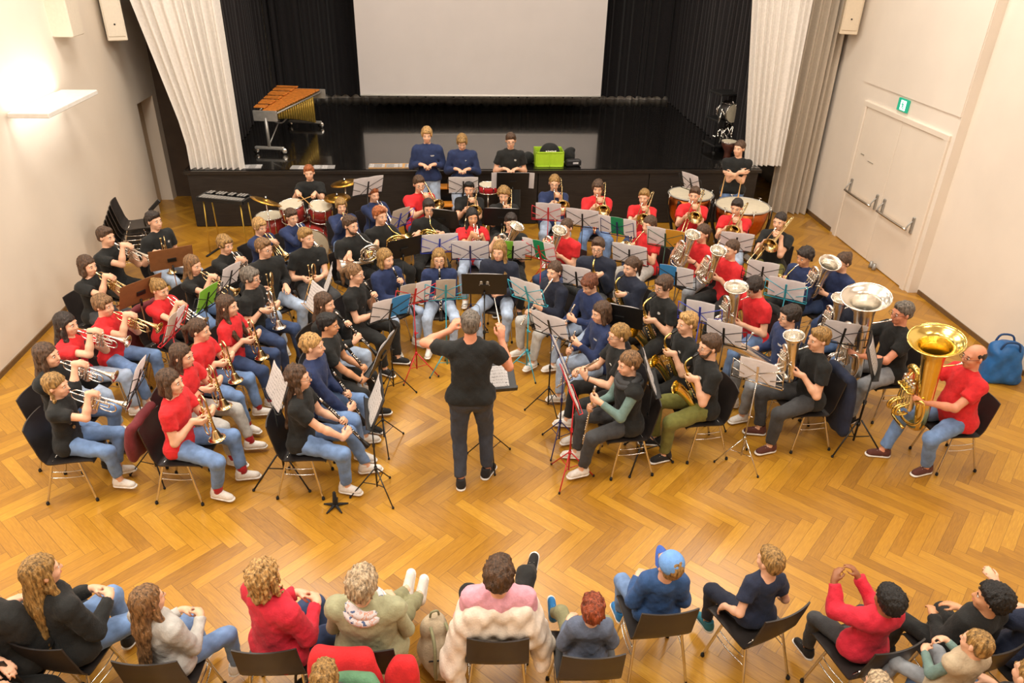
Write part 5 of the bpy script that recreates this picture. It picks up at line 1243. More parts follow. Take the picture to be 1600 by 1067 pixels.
def loose_things(lump):
    E3 = np.eye(3)
    # conductor's score stand behind him, pegs, baton
    r = stand(.35, 5.60, R_(186), .80, 'solid', 'blackmetal', 'black conductor stand with open white score before the conductor', ['paper', 'paper'], w=.36, hh=.26, big=False, tilt=60)
    p = empty('clarinet_peg', 'black star-footed instrument peg on the parquet under the front clarinet stand', 'instrument stand', M4(rotz(.3), (-1.02, 5.02, 0)))
    for i in range(5): a = 2 * math.pi * i / 5; MB().tube([(0, 0, .03), (.05 * math.cos(a), .05 * math.sin(a), .02), (.11 * math.cos(a), .11 * math.sin(a), .008)], [.016, .012, .006], 8).obj('foot', std('rubber'), p)
    MB().lathe([(.024, .02), (.022, .06), (.014, .16), (.006, .17)], n=12).obj('peg', std('rubber'), p)
    sb_ = lump('sports_bag', [(V(-.10, -.08, .06), V(-.09, -.06, .33), .10, .08, .06), (V(.11, -.07, .06), V(.08, -.04, .36), .10, .07, .06), (V(-.09, .08, .06), V(-.05, .06, .36), .10, .08, .06), (V(.10, .09, .06), V(.09, .07, .30), .10, .09, .06), (V(-.08, 0, .36), V(.07, .02, .36), .10, .10, .06), (V(0, 0, .1), V(0, 0, .3), .17, .15, .05)], mat('bag_blue', '#1c5f9e', rough=.5, var=.1, bump=.2, bscale=30), 'bright blue bag by the right wall behind the gold tuba player', 'bag', M4(rotz(-.3), (6.20, 6.78, 0)), amp=.012, fr=24)
    # garments over chair backs
    def drape(name, m, label, at, rz, w, hf, hb, z=.815, seed=0, th=.05, wavy=.007):
        f = Field(); rn = random.Random(seed); n = max(3, int(hb / .055))
        f.cone(V(-w / 2, .0, z), V(w / 2, .0, z), th * .8, th * .8, .04)
        for i in range(1, n + 1):
            t = i / n; x = w / 2 * (1 + rn.uniform(-.06, .05)); o = rn.uniform(-.02, .02)
            f.cone(V(-x + o, -.03 - .045 * t, z - hb * t), V(x + o, -.03 - .045 * t, z - hb * t + rn.uniform(-.012, .012)), th, th, .09, flat=(V(0, 1, 0), 1.5))
        if hf: f.cone(V(-w / 2, .05, z - hf), V(w / 2, .05, z - hf), th * .8, th * .8, .05)
        return tag(link(name, me_from(name, *f.mesh(.011, lambda G, X, Y, Z: G + wavy * wob(X * 1.5, Y, Z * .45, 18, seed)), m), None, M4(rotz(rz), (*at, 0), KS)), label, 'coat', 'garments over chair backs')
    def back_of(sp, dy=-.262):
        x, y, a = sp['at']; v = rotz(a) @ V(0, (dy + sp.get('cdy', -.025)) * KS, 0); return (x + v[0], y + v[1]), a
    P = {p['id']: p for p in PEOPLE}
    (a, rz) = back_of(P['B8']); drape('jacket', cloth('bluejk'), 'navy jacket hanging from the chair behind the baritone player', a, rz, .34, .0, .62, seed=2)
    (a, rz) = back_of(P['A4']); drape('coat', cloth('red'), 'red coat over the chair of the sage-vested spectator', (a[0] - .10, a[1]), rz, .28, 0, .30, seed=3, th=.055)
    drape('coat', cloth('green'), 'green coat over the same chair, below the red coat', (a[0] - .06, a[1] - .10), rz, .26, 0, .42, z=.74, seed=5, th=.045)
    drape('scarf', cloth('red'), 'red sleeve trailing down beside the green coat', (a[0] + .25, a[1] - .04), rz, .06, 0, .62, z=.78, seed=9, th=.04)
    (a, rz) = back_of(P['B3']); drape('jacket', cloth('blackw'), 'dark jacket on the chair behind the bowed euphonium player', a, rz, .32, 0, .4, seed=12)
    (a, rz) = back_of(P['L13']); drape('jacket', cloth('maroon'), 'maroon jacket over the front flugelhorn chair', a, rz, .34, 0, .34, seed=14, th=.04)
    (a, rz) = back_of(P['L6']); drape('jacket', cloth('maroon'), 'maroon jacket over the chair of the black-trousered red trumpeter', a, rz, .36, 0, .5, seed=15, th=.04)
    (a, rz) = back_of(P['F1']); drape('jacket', cloth('black'), 'black jacket on the chair behind the tilted flute', a, rz, .34, 0, .4, seed=16, th=.05)
    (a, rz) = back_of(P['C1'], -.24); tag(MB().box((-.10, .02, .40), (.07, .09, .17), rotz(.2), bev=.02).obj('pouch', std('tblue'), None, M4(rotz(rz), (*a, 0))), 'small blue pouch hanging at the front clarinet chair', 'pouch')
    bp_ = lump('backpack', [((0, 0, .14), (.13, .16, .16), E3), ((0, .06, .28), (.10, .10, .12), E3), ((.02, -.12, .09), (.10, .08, .10), E3)], cloth('beige'), 'beige backpack on the floor beside the cream puffer jacket', 'backpack', M4(rotz(.3), (-.13, 3.40, 0)), amp=.012, fr=18)
    hb_ = lump('handbag', [((0, 0, .10), (.15, .09, .13), E3), ((0, 0, .2), (.11, .05, .06), E3)], std('folderblack'), 'black handbag on the floor under the crimson sweater chair', 'bag', M4(rotz(.4), (-.92, 3.16, 0)), amp=.008)
    K3 = dict(h=.011, amp=.010, fr=34)
    lump('puffer_jacket', [(V(-0.139, -.125, .90), V(0.139, -.125, .90), .075, .075, .05), (V(-0.189, -.125, .78), V(0.189, -.125, .78), .085, .085, .06), (V(-0.205, -.11, .66), V(0.205, -.11, .66), .08, .08, .05), (V(-0.205, -.03, .86), V(-0.238, -.1, .66), .06, .08, .05), (V(0.205, -.03, .86), V(0.238, -.06, .66), .06, .08, .05),
        (V(-0.238, -.10, .68), V(-0.295, -.15, .44), .08, .085, .04), (V(-0.295, -.15, .44), V(-0.271, -.20, .26), .085, .06, .04), (V(0.238, -.06, .70), V(0.295, -.04, .50), .07, .08, .04), (V(0.295, -.04, .5), V(0.295, -.08, .36), .075, .06, .04)], cloth('cream'), 'cream puffer jacket slipped off the shoulders of the pink sweater', 'coat', M4(rotz(P['A5']['at'][2]), (*P['A5']['at'][:2], 0), KS), **K3)
    bt = empty('water_bottle', 'small clear bottle standing on the floor near the lower right chairs', 'bottle', M4(None, (2.02, 2.66, 0)))
    MB().lathe([(.028, 0), (.031, .01), (.031, .13), (.026, .155), (.011, .185), (.011, .2)], n=16).obj('body', mat('bottle_clear', '#c9cfcc', rough=.15, var=.03), bt); MB().lathe([(.014, .195), (.014, .22)], n=12).obj('cap', std('whiteplastic'), bt)
    l3 = P['L3']; q3 = M4(rotz(l3['at'][2]), (*l3['at'][:2], 0), KS); b = MB()
    b.box((0, 0, 0), (.21, .29, .004)); tag(b.obj('sheet_of_paper', music_paper(), None, q3 @ M4(rotx(.05) @ rotz(.2), (-.05, .34, SEAT + .205))), 'white sheet lying on the lap beside the stacked chairs', 'sheet music')
    for sx in (-.05, .05): MB().tube([(sx, -.02, .40), (sx * 1.2, -.14, .36), (sx * 1.5, -.19, .22), (sx * 1.4, -.17, .08)], .012, 6).obj('strap', cloth('khaki'), bp_)
    MB().tube([(-.03, .06, .40), (-.02, .06, .44), (.02, .06, .44), (.03, .06, .40)], .008, 6).obj('handle', cloth('khaki'), bp_)
    MB().tube([(-.10, -.13, .22), (0, -.175, .25), (.10, -.13, .22)], .006, 6).obj('zipper', std('blackmetal'), bp_)
    for sy in (-.09, .09): MB().tube([(-.10, sy, .40), (-.06, sy * 1.1, .50), (.06, sy * 1.1, .50), (.10, sy, .40)], .012, 6).obj('handle', mat('bag_blue_strap', '#163f6e', rough=.6, var=.1), sb_)
    MB().tube([(-.10, 0, .24), (-.07, 0, .36), (.07, 0, .36), (.10, 0, .24)], .009, 6).obj('handle', std('blackmetal'), hb_)
    # baton, sticks and mallets
    c = P['CO']; M = M4(rotz(c['at'][2]), (c['at'][0], c['at'][1], 0), KS)
    def w_(p): return A(M @ Vector(p))
    stick('baton', w_((.27, .33, 1.47)), w_((.22, .60, 1.64)), .006, .0022, 'whiteplastic', 'thin white baton in the raised hand of the conductor', 'baton')
    d = P['P0']; M2 = M4(rotz(d['at'][2]), (d['at'][0], d['at'][1], 0), KS); z_ = lambda p: A(M2 @ Vector(p))
    stick('drumstick', z_((.17, .40, .95)), z_((-.05, .78, .86)), .0075, .005, 'woodstick', 'wooden drumstick in the lower hand of the drummer', 'drumstick'); stick('drumstick', z_((-.06, .42, .92)), z_((.16, .76, .95)), .0075, .005, 'woodstick', 'wooden drumstick crossing over the cymbal edge', 'drumstick')
    d = P['P4']; M3 = M4(rotz(d['at'][2]), (d['at'][0], d['at'][1], 0), KS); y_ = lambda p: A(M3 @ Vector(p))
    stick('mallet', y_((.16, .16, 1.18)), y_((.19, .30, .86)), .006, .012, 'woodstick', 'timpani mallet hanging from the crossed arms, outer one', 'mallet'); stick('mallet', y_((-.10, .18, 1.16)), y_((-.09, .26, .84)), .006, .012, 'woodstick', 'timpani mallet hanging from the crossed arms, inner one', 'mallet')
    # chairs stacked by the left wall
    for i in range(6):
        chair(-4.42 + .035 * i, 10.02, R_(-78), 'black chair in the wall stack, %s' % ['bottom of six', 'second from the bottom', 'third from the bottom', 'fourth from the bottom', 'just under the top', 'topmost with its writing arm raised'][i], 'stacked chairs by the left wall', None).location.z = .066 * i
    tb = empty('writing_arm', 'black folded writing arm on the topmost stacked chair', 'tablet arm', M4(rotz(R_(-78)), (-4.245, 10.02, .33 + .445)))
    MB().tube([(.20, .16, .0), (.21, .17, .12), (.24, .30, .26)], .013, 8).obj('arm', std('blackmetal'), tb); MB().box((.25, .33, .29), (.02, .20, .05), rotx(.75), bev=.008).obj('tablet', std('blackmetal'), tb)
PD = (0, 0)
CAM = (1166.51455, 0.50901, 0.0933, 0.02434, 4.40936)
PEOPLE = [
dict(id='L1',label='person in black with gold trumpet against left wall',hold='tpt',H=1.59,metal='g',tc='black',hair='bob',hc='brown',head=(0, -5),ip={'down': 24},bc='greyd',shoes='blackshoe',sole='blackshoe',res=0.0132,at=(-3.936, 7.8, -1.955),clabel='black chair under the person in black with gold trumpet against left wall',ilabel='brass trumpet of the person in black with gold trumpet against left wall'),
dict(id='L2',label='person in black with silver trumpet below the stacked chairs',hold='tpt',H=1.71,metal='s',hc='brown',head=(0, -3),ip={'down': 20},bc='blackw',shoes='blackshoe',sole='blackshoe',res=0.0132,at=(-4.008, 8.532, -1.92),clabel='black chair under the person in black with silver trumpet below the stacked chairs',ilabel='silver trumpet of the person in black with silver trumpet below the stacked chairs'),
dict(id='L3',label='person in black resting upright trumpet beside stacked chairs',hold='flg',H=1.71,metal='g',iname='trumpet',hc='dark',bc='jeansl',head=(0, 0),ip={'x': 0.17, 'z': 0.42, 'one': 1, 'dir': (0.0, 0.05, -1)},lean=2,res=0.0132,at=(-3.615, 9.05, -2.094),clabel='black chair under the person in black resting upright trumpet beside stacked chairs',ilabel='brass trumpet of the person in black resting upright trumpet beside stacked chairs'),
dict(id='L4',label='person in black tee and jeans playing gold trumpet',hold='tpt',H=1.5,metal='g',top='tee',hair='long',hc='lbrown',front=1,head=(0, -7),ip={'down': 26},bc='jeans',res=0.0132,at=(-2.855, 7.866, -1.99),clabel='black chair under the person in black tee and jeans playing gold trumpet',ilabel='brass trumpet of the person in black tee and jeans playing gold trumpet'),
dict(id='L5',label='person in black tee playing silver trumpet behind grey sheet',hold='tpt',H=1.57,metal='s',top='tee',hc='dblond',hair='fringe',head=(0, -7),ip={'down': 36},bc='greyd',shoes='blackshoe',sole='blackshoe',res=0.0132,at=(-2.634, 8.405, -2.182),clabel='black chair under the person in black tee playing silver trumpet behind grey sheet',ilabel='silver trumpet of the person in black tee playing silver trumpet behind grey sheet'),
dict(id='L6',label='person in red and black trousers playing silver trumpet',hold='tpt',H=1.45,metal='s',top='tee',tc='red',hair='bun',hc='dblond',head=(0, -11),ip={'down': 30},bc='blackw',shoes='blackshoe',res=0.0112,at=(-3.034, 7.293, -2.025),clabel='black chair under the person in red and black trousers playing silver trumpet',ilabel='silver trumpet of the person in red and black trousers playing silver trumpet'),
dict(id='L7',label='person in red and mid blue jeans playing trumpet',hold='tpt',H=1.55,metal='g',tc='red',hc='lbrown',hair='fringe',head=(0, -5),ip={'down': 20},bc='jeans',em=None,res=0.0112,at=(-3.414, 6.842, -1.815),clabel='black chair under the person in red and mid blue jeans playing trumpet',ilabel='brass trumpet of the person in red and mid blue jeans playing trumpet'),
dict(id='L8',label='person in red and pale jeans playing silver trumpet',hold='tpt',H=1.61,metal='s',tc='red',hair='long',hc='dark',front=1,len=0.3,head=(0, -5),ip={'down': 14},bc='jeansl',em=None,watch=1,res=0.0112,at=(-3.579, 6.414, -1.745),clabel='black chair under the person in red and pale jeans playing silver trumpet',ilabel='silver trumpet of the person in red and pale jeans playing silver trumpet'),
dict(id='L9',label='person in black with black boots playing silver trumpet',hold='tpt',H=1.63,metal='s',top='sweat',rolled=1,hair='long',hc='brown',len=0.4,head=(0, -1),ip={'down': 20},bc='jeans',shoes='blackshoe',sole='blackshoe',res=0.0112,at=(-3.479, 5.817, -1.71),clabel='black chair under the person in black with black boots playing silver trumpet',ilabel='silver trumpet of the person in black with black boots playing silver trumpet'),
dict(id='L10',label='person in black and white sneakers, frontmost trumpeter',hold='tpt',H=1.49,metal='s',top='tee',hair='braids',hc='dblond',head=(-4, -5),ip={'down': 24},bc='jeans',ankle=0.86,legs={'w': 0.09, 'fy': (0.4, 0.32)},res=0.0112,at=(-3.251, 5.407, -1.501),clabel='black chair under the person in black and white sneakers, frontmost trumpeter',ilabel='silver trumpet of the person in black and white sneakers, frontmost trumpeter'),
dict(id='L14',label='person in red, rearmost of four flugelhorn players in red',hold='flg',H=1.57,metal='g',hair='long',hc='brown',front=1,head=(0, -1),bc='jeansd',sock='redsock',ip={'z': 0.36},tc='red',top='tee',res=0.0112,at=(-2.209, 6.76, -1.745),clabel='black chair under the person in red, rearmost of four flugelhorn players in red',ilabel='brass flugelhorn of the person in red, rearmost of four flugelhorn players in red'),
dict(id='L11',label='person in red, third flugelhorn player from the front',hold='flg',H=1.53,metal='g',hair='pony',hc='brown',head=(0, -3),bc='jeans',sock='redsock',ip={'z': 0.38},tc='red',top='tee',res=0.0112,at=(-2.354, 6.292, -1.71),clabel='black chair under the person in red, third flugelhorn player from the front',ilabel='brass flugelhorn of the person in red, third flugelhorn player from the front'),
dict(id='L12',label='person in red and pale grey jeans holding a flugelhorn',hold='flg',H=1.57,metal='g',hair='long',hc='brown',len=0.26,head=(-4, -4),bc='greyl',sock='redsock',ip={'x': 0.0, 'z': 0.38},watch=1,legs={'fy': (0.42, 0.5)},ankle=0.84,tc='red',top='tee',res=0.0112,at=(-2.363, 5.799, -1.71),clabel='black chair under the person in red and pale grey jeans holding a flugelhorn',ilabel='brass flugelhorn of the person in red and pale grey jeans holding a flugelhorn'),
dict(id='L13',label='person in red, frontmost of four flugelhorn players in red',hold='flg',H=1.64,metal='g',hair='bob',hc='brown',head=(-4, 0),bc='jeans',sock='redsock',ip={'x': 0.03, 'z': 0.38},legs={'fy': (0.3, 0.44)},ankle=0.84,tc='red',top='tee',res=0.0112,at=(-2.306, 5.325, -1.676),clabel='black chair under the person in red, frontmost of four flugelhorn players in red',ilabel='brass flugelhorn of the person in red, frontmost of four flugelhorn players in red'),
dict(id='L15',label='person in black polo and glasses resting a silver flugelhorn',hold='flg',H=1.63,metal='s',hair='fringe',hc='salt',glasses=1,head=(2, -4),bc='jeansd',ip={'x': 0.08, 'z': 0.4},watch=1,shoes='blackshoe',res=0.0112,at=(-2.125, 7.38, -1.85),clabel='black chair under the person in black polo and glasses resting a silver flugelhorn',ilabel='silver flugelhorn of the person in black polo and glasses resting a silver flugelhorn'),
dict(id='L16',label='person in black sweater and pale jeans holding gold flugelhorn',hold='flg',H=1.73,metal='g',top='sweat',tc='black',hair='tuft',hc='lbrown',glasses=1,head=(18, -4),bc='jeansl',ip={'x': 0.14, 'z': 0.34, 'one': 1},res=0.0132,at=(-2.12, 8.121, -2.409),clabel='black chair under the person in black sweater and pale jeans holding gold flugelhorn',ilabel='brass flugelhorn of the person in black sweater and pale jeans holding gold flugelhorn'),
dict(id='L19',label='person in black polo looking ahead with gold flugelhorn lowered',hold='flg',H=1.69,metal='g',hc='dblond',hair='tuft',head=(25, 0),bc='greyd',em='text',ip={'x': 0.1, 'z': 0.3, 'y': 0.3},shoes='blackshoe',res=0.0132,at=(-1.696, 8.484, -2.653),clabel='black chair under the person in black polo looking ahead with gold flugelhorn lowered',ilabel='brass flugelhorn of the person in black polo looking ahead with gold flugelhorn lowered'),
dict(id='L17',label='person in navy shirt playing gold flugelhorn beside drum kit',hold='flgp',H=1.45,metal='g',hair='fringe',hc='blond',head=(0, -9),ip={'down': 40},bc='navyd',em=None,top='shirt',tc='navy',res=0.0132,at=(-2.394, 9.116, -2.234),clabel='black chair under the person in navy shirt playing gold flugelhorn beside drum kit',ilabel='brass flugelhorn of the person in navy shirt playing gold flugelhorn beside drum kit'),
dict(id='L18',label='person in navy shirt playing cornet before the drum kit',hold='tpt',H=1.45,metal='s',hc='brown',head=(0, -7),ip={'down': 34},bc='jeansl',em=None,top='shirt',tc='navy',res=0.0132,at=(-2.054, 9.46, -2.356),clabel='black chair under the person in navy shirt playing cornet before the drum kit',ilabel='silver trumpet of the person in navy shirt playing cornet before the drum kit'),
dict(id='L20',label='person in navy shirt playing cornet below the cymbals',hold='tpt',H=1.43,metal='g',hair='fringe',hc='dblond',head=(0, -1),ip={'down': 36},bc='jeans',em=None,top='shirt',tc='navy',res=0.0132,at=(-1.454, 9.895, -2.827),clabel='black chair under the person in navy shirt playing cornet below the cymbals',ilabel='brass trumpet of the person in navy shirt playing cornet below the cymbals'),
dict(id='L21',label='person in navy shirt playing silver trumpet behind blue stand',hold='tpt',H=1.47,metal='s',hc='ginger',head=(0, -3),ip={'down': 36},bc='navyd',em=None,top='shirt',tc='navy',res=0.0132,at=(-1.062, 10.336, -2.583),clabel='black chair under the person in navy shirt playing silver trumpet behind blue stand',ilabel='silver trumpet of the person in navy shirt playing silver trumpet behind blue stand'),
dict(id='L22',label='person in black playing the silver french horn',hold='hrn',H=1.77,metal='s',hc='brown',beard=1,head=(10, -3),bc='blackw',shoes='blackshoe',em=None,res=0.0132,at=(-1.223, 8.8, -2.409),clabel='black chair under the person in black playing the silver french horn',ilabel='silver french horn of the person in black playing the silver french horn'),
dict(id='L23',label='person in black playing gold french horn, middle of three',hold='hrn',H=1.75,metal='y',hc='ginger',hair='tuft',head=(8, -1),bc='blackw',shoes='blackshoe',em=None,res=0.0132,at=(-0.886, 9.158, -2.531),clabel='black chair under the person in black playing gold french horn, middle of three',ilabel='gold french horn of the person in black playing gold french horn, middle of three'),
dict(id='L24',label='person in black and glasses playing gold french horn',hold='hrn',H=1.75,metal='y',hc='dark',glasses=1,head=(0, -7),bc='blackw',shoes='blackshoe',em='text',res=0.0132,at=(-0.258, 9.463, -3.037),clabel='black chair under the person in black and glasses playing gold french horn',ilabel='gold french horn of the person in black and glasses playing gold french horn'),
dict(id='L25',label='person in red and glasses playing trombone below navy standers',hold='tbn',H=1.79,metal='g',tc='red',hc='brown',glasses=1,head=(0, -7),bc='jeansd',em=None,ip={'ext': 0.4},res=0.0132,at=(-0.419, 10.431, -2.827),clabel='black chair under the person in red and glasses playing trombone below navy standers',ilabel='brass trombone of the person in red and glasses playing trombone below navy standers'),
dict(id='C1',label='person in black and glasses with clarinet, front of clarinets',hold='clalap',H=1.65,metal='g',top='polo',hair='wavy',hc='brown',len=0.28,glasses=1,head=(4, 0),bc='jeans',legs={'fy': (0.38, 0.52)},watch=-1,ip={'o': (-0.06, 0.17, 0.97), 'dir': (0.1, 0.62, -0.72), 'l': 0.33, 'r': 0.5},res=0.0098,at=(-1.297, 5.336, -1.641),clabel='black chair under the person in black and glasses with clarinet, front of clarinets',ilabel='black clarinet of the person in black and glasses with clarinet, front of clarinets'),
dict(id='C2',label='person in navy shirt holding clarinet, second in front row',hold='clalap',H=1.69,metal='g',hair='lowbun',hc='blond',head=(2, -2),bc='jeans',ip={'o': (0.0, 0.2, 0.95), 'dir': (0.05, 0.42, -0.9)},top='shirt',tc='navy',res=0.0112,at=(-1.255, 5.844, -1.676),clabel='black chair under the person in navy shirt holding clarinet, second in front row',ilabel='black clarinet of the person in navy shirt holding clarinet, second in front row'),
dict(id='C3',label='person in black with lowered clarinet and black trousers',hold='clalap',H=1.61,metal='g',hc='black',skin='tan',hair='short',head=(2, -3),bc='blackw',shoes='blackshoe',watch=1,ip={'o': (-0.02, 0.17, 0.99), 'dir': (0.02, 0.52, -0.8), 'l': 0.35, 'r': 0.5},res=0.0112,at=(-1.184, 6.299, -1.71),clabel='black chair under the person in black with lowered clarinet and black trousers',ilabel='black clarinet of the person in black with lowered clarinet and black trousers'),
dict(id='C4',label='person in black and pale jeans playing clarinet',hold='cla',H=1.57,metal='g',top='sweat',hair='long',hc='brown',head=(2, -3),bc='jeansl',ip={'down': 46},res=0.0112,at=(-1.277, 6.789, -1.92),clabel='black chair under the person in black and pale jeans playing clarinet',ilabel='black clarinet of the person in black and pale jeans playing clarinet'),
dict(id='C5',label='person in black tee and black trousers playing long clarinet',hold='cla',H=1.65,metal='g',top='tee',hair='pony',hc='lbrown',glasses=1,head=(2, -1),bc='blackw',shoes='blackshoe',ip={'down': 56},res=0.0112,at=(-1.042, 7.426, -1.955),clabel='black chair under the person in black tee and black trousers playing long clarinet',ilabel='black clarinet of the person in black tee and black trousers playing long clarinet'),
dict(id='C6',label='person in navy shirt playing clarinet behind red stand',hold='cla',H=1.57,metal='g',hair='bob',hc='dblond',head=(8, -3),bc='jeansl',ip={'down': 58},em=None,top='shirt',tc='navy',res=0.0112,at=(-0.742, 7.925, -2.409),clabel='black chair under the person in navy shirt playing clarinet behind red stand',ilabel='black clarinet of the person in navy shirt playing clarinet behind red stand'),
dict(id='C7',label='person in navy and glasses playing clarinet behind teal stand',hold='cla',H=1.53,metal='g',hair='bob',hc='dblond',glasses=1,head=(0, -1),bc='jeansl',ip={'down': 70},top='shirt',tc='navy',res=0.0112,at=(-0.118, 7.95, -3.107),clabel='black chair under the person in navy and glasses playing clarinet behind teal stand',ilabel='black clarinet of the person in navy and glasses playing clarinet behind teal stand'),
dict(id='C8',label='person in dark jacket with hands in lap facing conductor',hold='clasp',H=1.65,metal='g',top='jacket',tc='navyd',hair='long',hc='dblond',len=0.36,front=1,head=(-6, -4),bc='jeansl',legs={'w': 0.15},res=0.0132,at=(0.592, 8.053, -3.456),clabel='black chair under the person in dark jacket with hands in lap facing conductor'),
dict(id='R1',label='person in red playing silver horn facing the camera',hold='flgp',H=1.61,metal='s',top='tee',tc='red',hair='long',hc='black',front=1,skin='tan',head=(4, -1),bc='jeansl',ip={'down': 50},res=0.0132,at=(0.304, 9.24, -3.072),clabel='black chair under the person in red playing silver horn facing the camera',ilabel='silver flugelhorn of the person in red playing silver horn facing the camera'),
dict(id='R2',label='person in black and glasses playing silver alto horn',hold='bar',H=1.69,metal='s',hc='dark',glasses=1,head=(0, -5),bc='blackw',shoes='blackshoe',em=None,ip={'tilt': -22},res=0.0132,at=(0.785, 8.944, -3.246),clabel='black chair under the person in black and glasses playing silver alto horn',ilabel='silver baritone horn of the person in black and glasses playing silver alto horn'),
dict(id='R3',label='person in black playing trombone, first of two in black',hold='tbn',H=1.63,metal='g',hc='black',head=(-8, -9),bc='blackw',shoes='blackshoe',em=None,res=0.0132,at=(0.305, 10.441, -3.107),clabel='black chair under the person in black playing trombone, first of two in black',ilabel='brass trombone of the person in black playing trombone, first of two in black'),
dict(id='R4',label='person in black playing trombone, second of two in black',hold='tbn',H=1.61,metal='g',hc='dblond',hair='curly',head=(-4, -7),bc='blackw',shoes='blackshoe',em=None,res=0.0132,at=(0.78, 10.133, -3.176),clabel='black chair under the person in black playing trombone, second of two in black',ilabel='brass trombone of the person in black playing trombone, second of two in black'),
dict(id='R5',label='person in red playing silver baritone behind red stand',hold='bar',H=1.63,metal='s',top='tee',tc='red',hc='brown',hair='crop',head=(0, -3),bc='jeansd',watch=1,ip={'tilt': -20},res=0.0132,at=(1.487, 8.792, -3.805),clabel='black chair under the person in red playing silver baritone behind red stand',ilabel='silver baritone horn of the person in red playing silver baritone behind red stand'),
dict(id='T1',label='person in navy and glasses playing trombone',hold='tbn',H=1.69,metal='g',top='shirtss',tc='navy',hair='lowbun',hc='dblond',glasses=1,head=(-4, -5),bc='jeansl',ip={'roll': 10},res=0.0132,at=(1.551, 10.583, -3.176),clabel='black chair under the person in navy and glasses playing trombone',ilabel='brass trombone of the person in navy and glasses playing trombone'),
dict(id='T2',label='person in red with trombone and blue jeans facing forward',hold='tbn',H=1.69,metal='g',tc='red',hc='brown',hair='fringe',head=(-6, -7),bc='jeans',em=None,ip={'ext': 0.26},res=0.0132,at=(2.153, 10.338, -3.264),clabel='black chair under the person in red with trombone and blue jeans facing forward',ilabel='brass trombone of the person in red with trombone and blue jeans facing forward'),
dict(id='T3',label='person in red with trombone behind green folder',hold='tbn',H=1.55,metal='g',tc='red',hc='dblond',head=(-4, -3),bc='jeansd',em=None,res=0.0132,at=(2.778, 10.07, -3.491),clabel='black chair under the person in red with trombone behind green folder',ilabel='brass trombone of the person in red with trombone behind green folder'),
dict(id='T4',label='person in red playing trombone below the farther kettledrum',hold='tbn',H=1.67,metal='g',tc='red',hc='brown',head=(-6, -1),bc='jeansd',em=None,res=0.0132,at=(3.484, 10.002, -3.491),clabel='black chair under the person in red playing trombone below the farther kettledrum',ilabel='brass trombone of the person in red playing trombone below the farther kettledrum'),
dict(id='T5',label='person in red playing trombone below the nearer kettledrum',hold='tbn',H=1.67,metal='g',tc='red',hc='dark',head=(-4, -9),bc='jeansl',em=None,res=0.0132,at=(3.928, 9.491, -3.665),clabel='black chair under the person in red playing trombone below the nearer kettledrum',ilabel='brass trombone of the person in red playing trombone below the nearer kettledrum'),
dict(id='T6',label='person in black and olive trousers playing trombone',hold='tbn',H=1.71,metal='g',hc='dark',hair='crop',head=(-4, -3),bc='olive',em=None,res=0.0132,at=(4.281, 8.873, -3.84),clabel='black chair under the person in black and olive trousers playing trombone',ilabel='brass trombone of the person in black and olive trousers playing trombone'),
dict(id='H1',label='person in red and wristwatch playing gold tenor horn',hold='hrn',H=1.61,metal='g',top='tee',tc='red',hair='long',hc='brown',head=(4, -5),bc='greyl',watch=-1,res=0.0132,at=(2.587, 8.893, -4.154),clabel='black chair under the person in red and wristwatch playing gold tenor horn',ilabel='brass french horn of the person in red and wristwatch playing gold tenor horn'),
dict(id='B1',label='person in red and grey jeans playing silver baritone',hold='bar',H=1.65,metal='s',top='tee',tc='red',hair='pony',hc='brown',head=(4, -1),bc='greyj',watch=-1,ip={'tilt': -18},res=0.0132,at=(3.158, 8.516, -4.154),clabel='black chair under the person in red and grey jeans playing silver baritone',ilabel='silver baritone horn of the person in red and grey jeans playing silver baritone'),
dict(id='B2',label='person in red and black trousers playing silver baritone',hold='bar',H=1.71,metal='s',tc='red',hc='brown',hair='crop',head=(0, -3),bc='blackw',shoes='blackshoe',em=None,ip={'tilt': -18},res=0.0132,at=(3.326, 7.934, -4.224),clabel='black chair under the person in red and black trousers playing silver baritone',ilabel='silver baritone horn of the person in red and black trousers playing silver baritone'),
dict(id='B3',label='person in red with head bowed over silver euphonium',hold='eup',H=1.71,metal='s',top='tee',tc='red',hc='dark',hair='fringe',head=(0, -30),bc='jeans',lean=8,res=0.0112,at=(3.316, 6.962, -4.398),clabel='black chair under the person in red with head bowed over silver euphonium',ilabel='silver euphonium of the person in red with head bowed over silver euphonium'),
dict(id='B4',label='person in navy playing gold horn beside olive trousered trombonist',hold='hrn',H=1.59,metal='y',top='sweat',tc='navy',hc='dark',hair='curly',skin='tan',head=(0, -11),bc='blackw',shoes='blackshoe',res=0.0132,at=(4.179, 7.797, -4.276),clabel='black chair under the person in navy playing gold horn beside olive trousered trombonist',ilabel='gold french horn of the person in navy playing gold horn beside olive trousered trombonist'),
dict(id='B5',label='person in navy and glasses playing silver euphonium',hold='eup',H=1.63,metal='s',top='shirt',tc='navy',hair='bun',hc='brown',glasses=1,head=(2, -5),bc='jeansd',em=None,ip={'tilt': -22},res=0.0132,at=(4.528, 7.586, -4.363),clabel='black chair under the person in navy and glasses playing silver euphonium',ilabel='silver euphonium of the person in navy and glasses playing silver euphonium'),
dict(id='B6',label='person hidden behind the bell of the silver tuba',hold='bar',H=1.55,metal='s',top='sweat',tc='navyd',hair='fringe',hc='blond',head=(2, -5),bc='jeans',res=0.0112,at=(4.266, 6.684, -4.451),clabel='black chair under the person hidden behind the bell of the silver tuba',ilabel='silver baritone horn of the person hidden behind the bell of the silver tuba'),
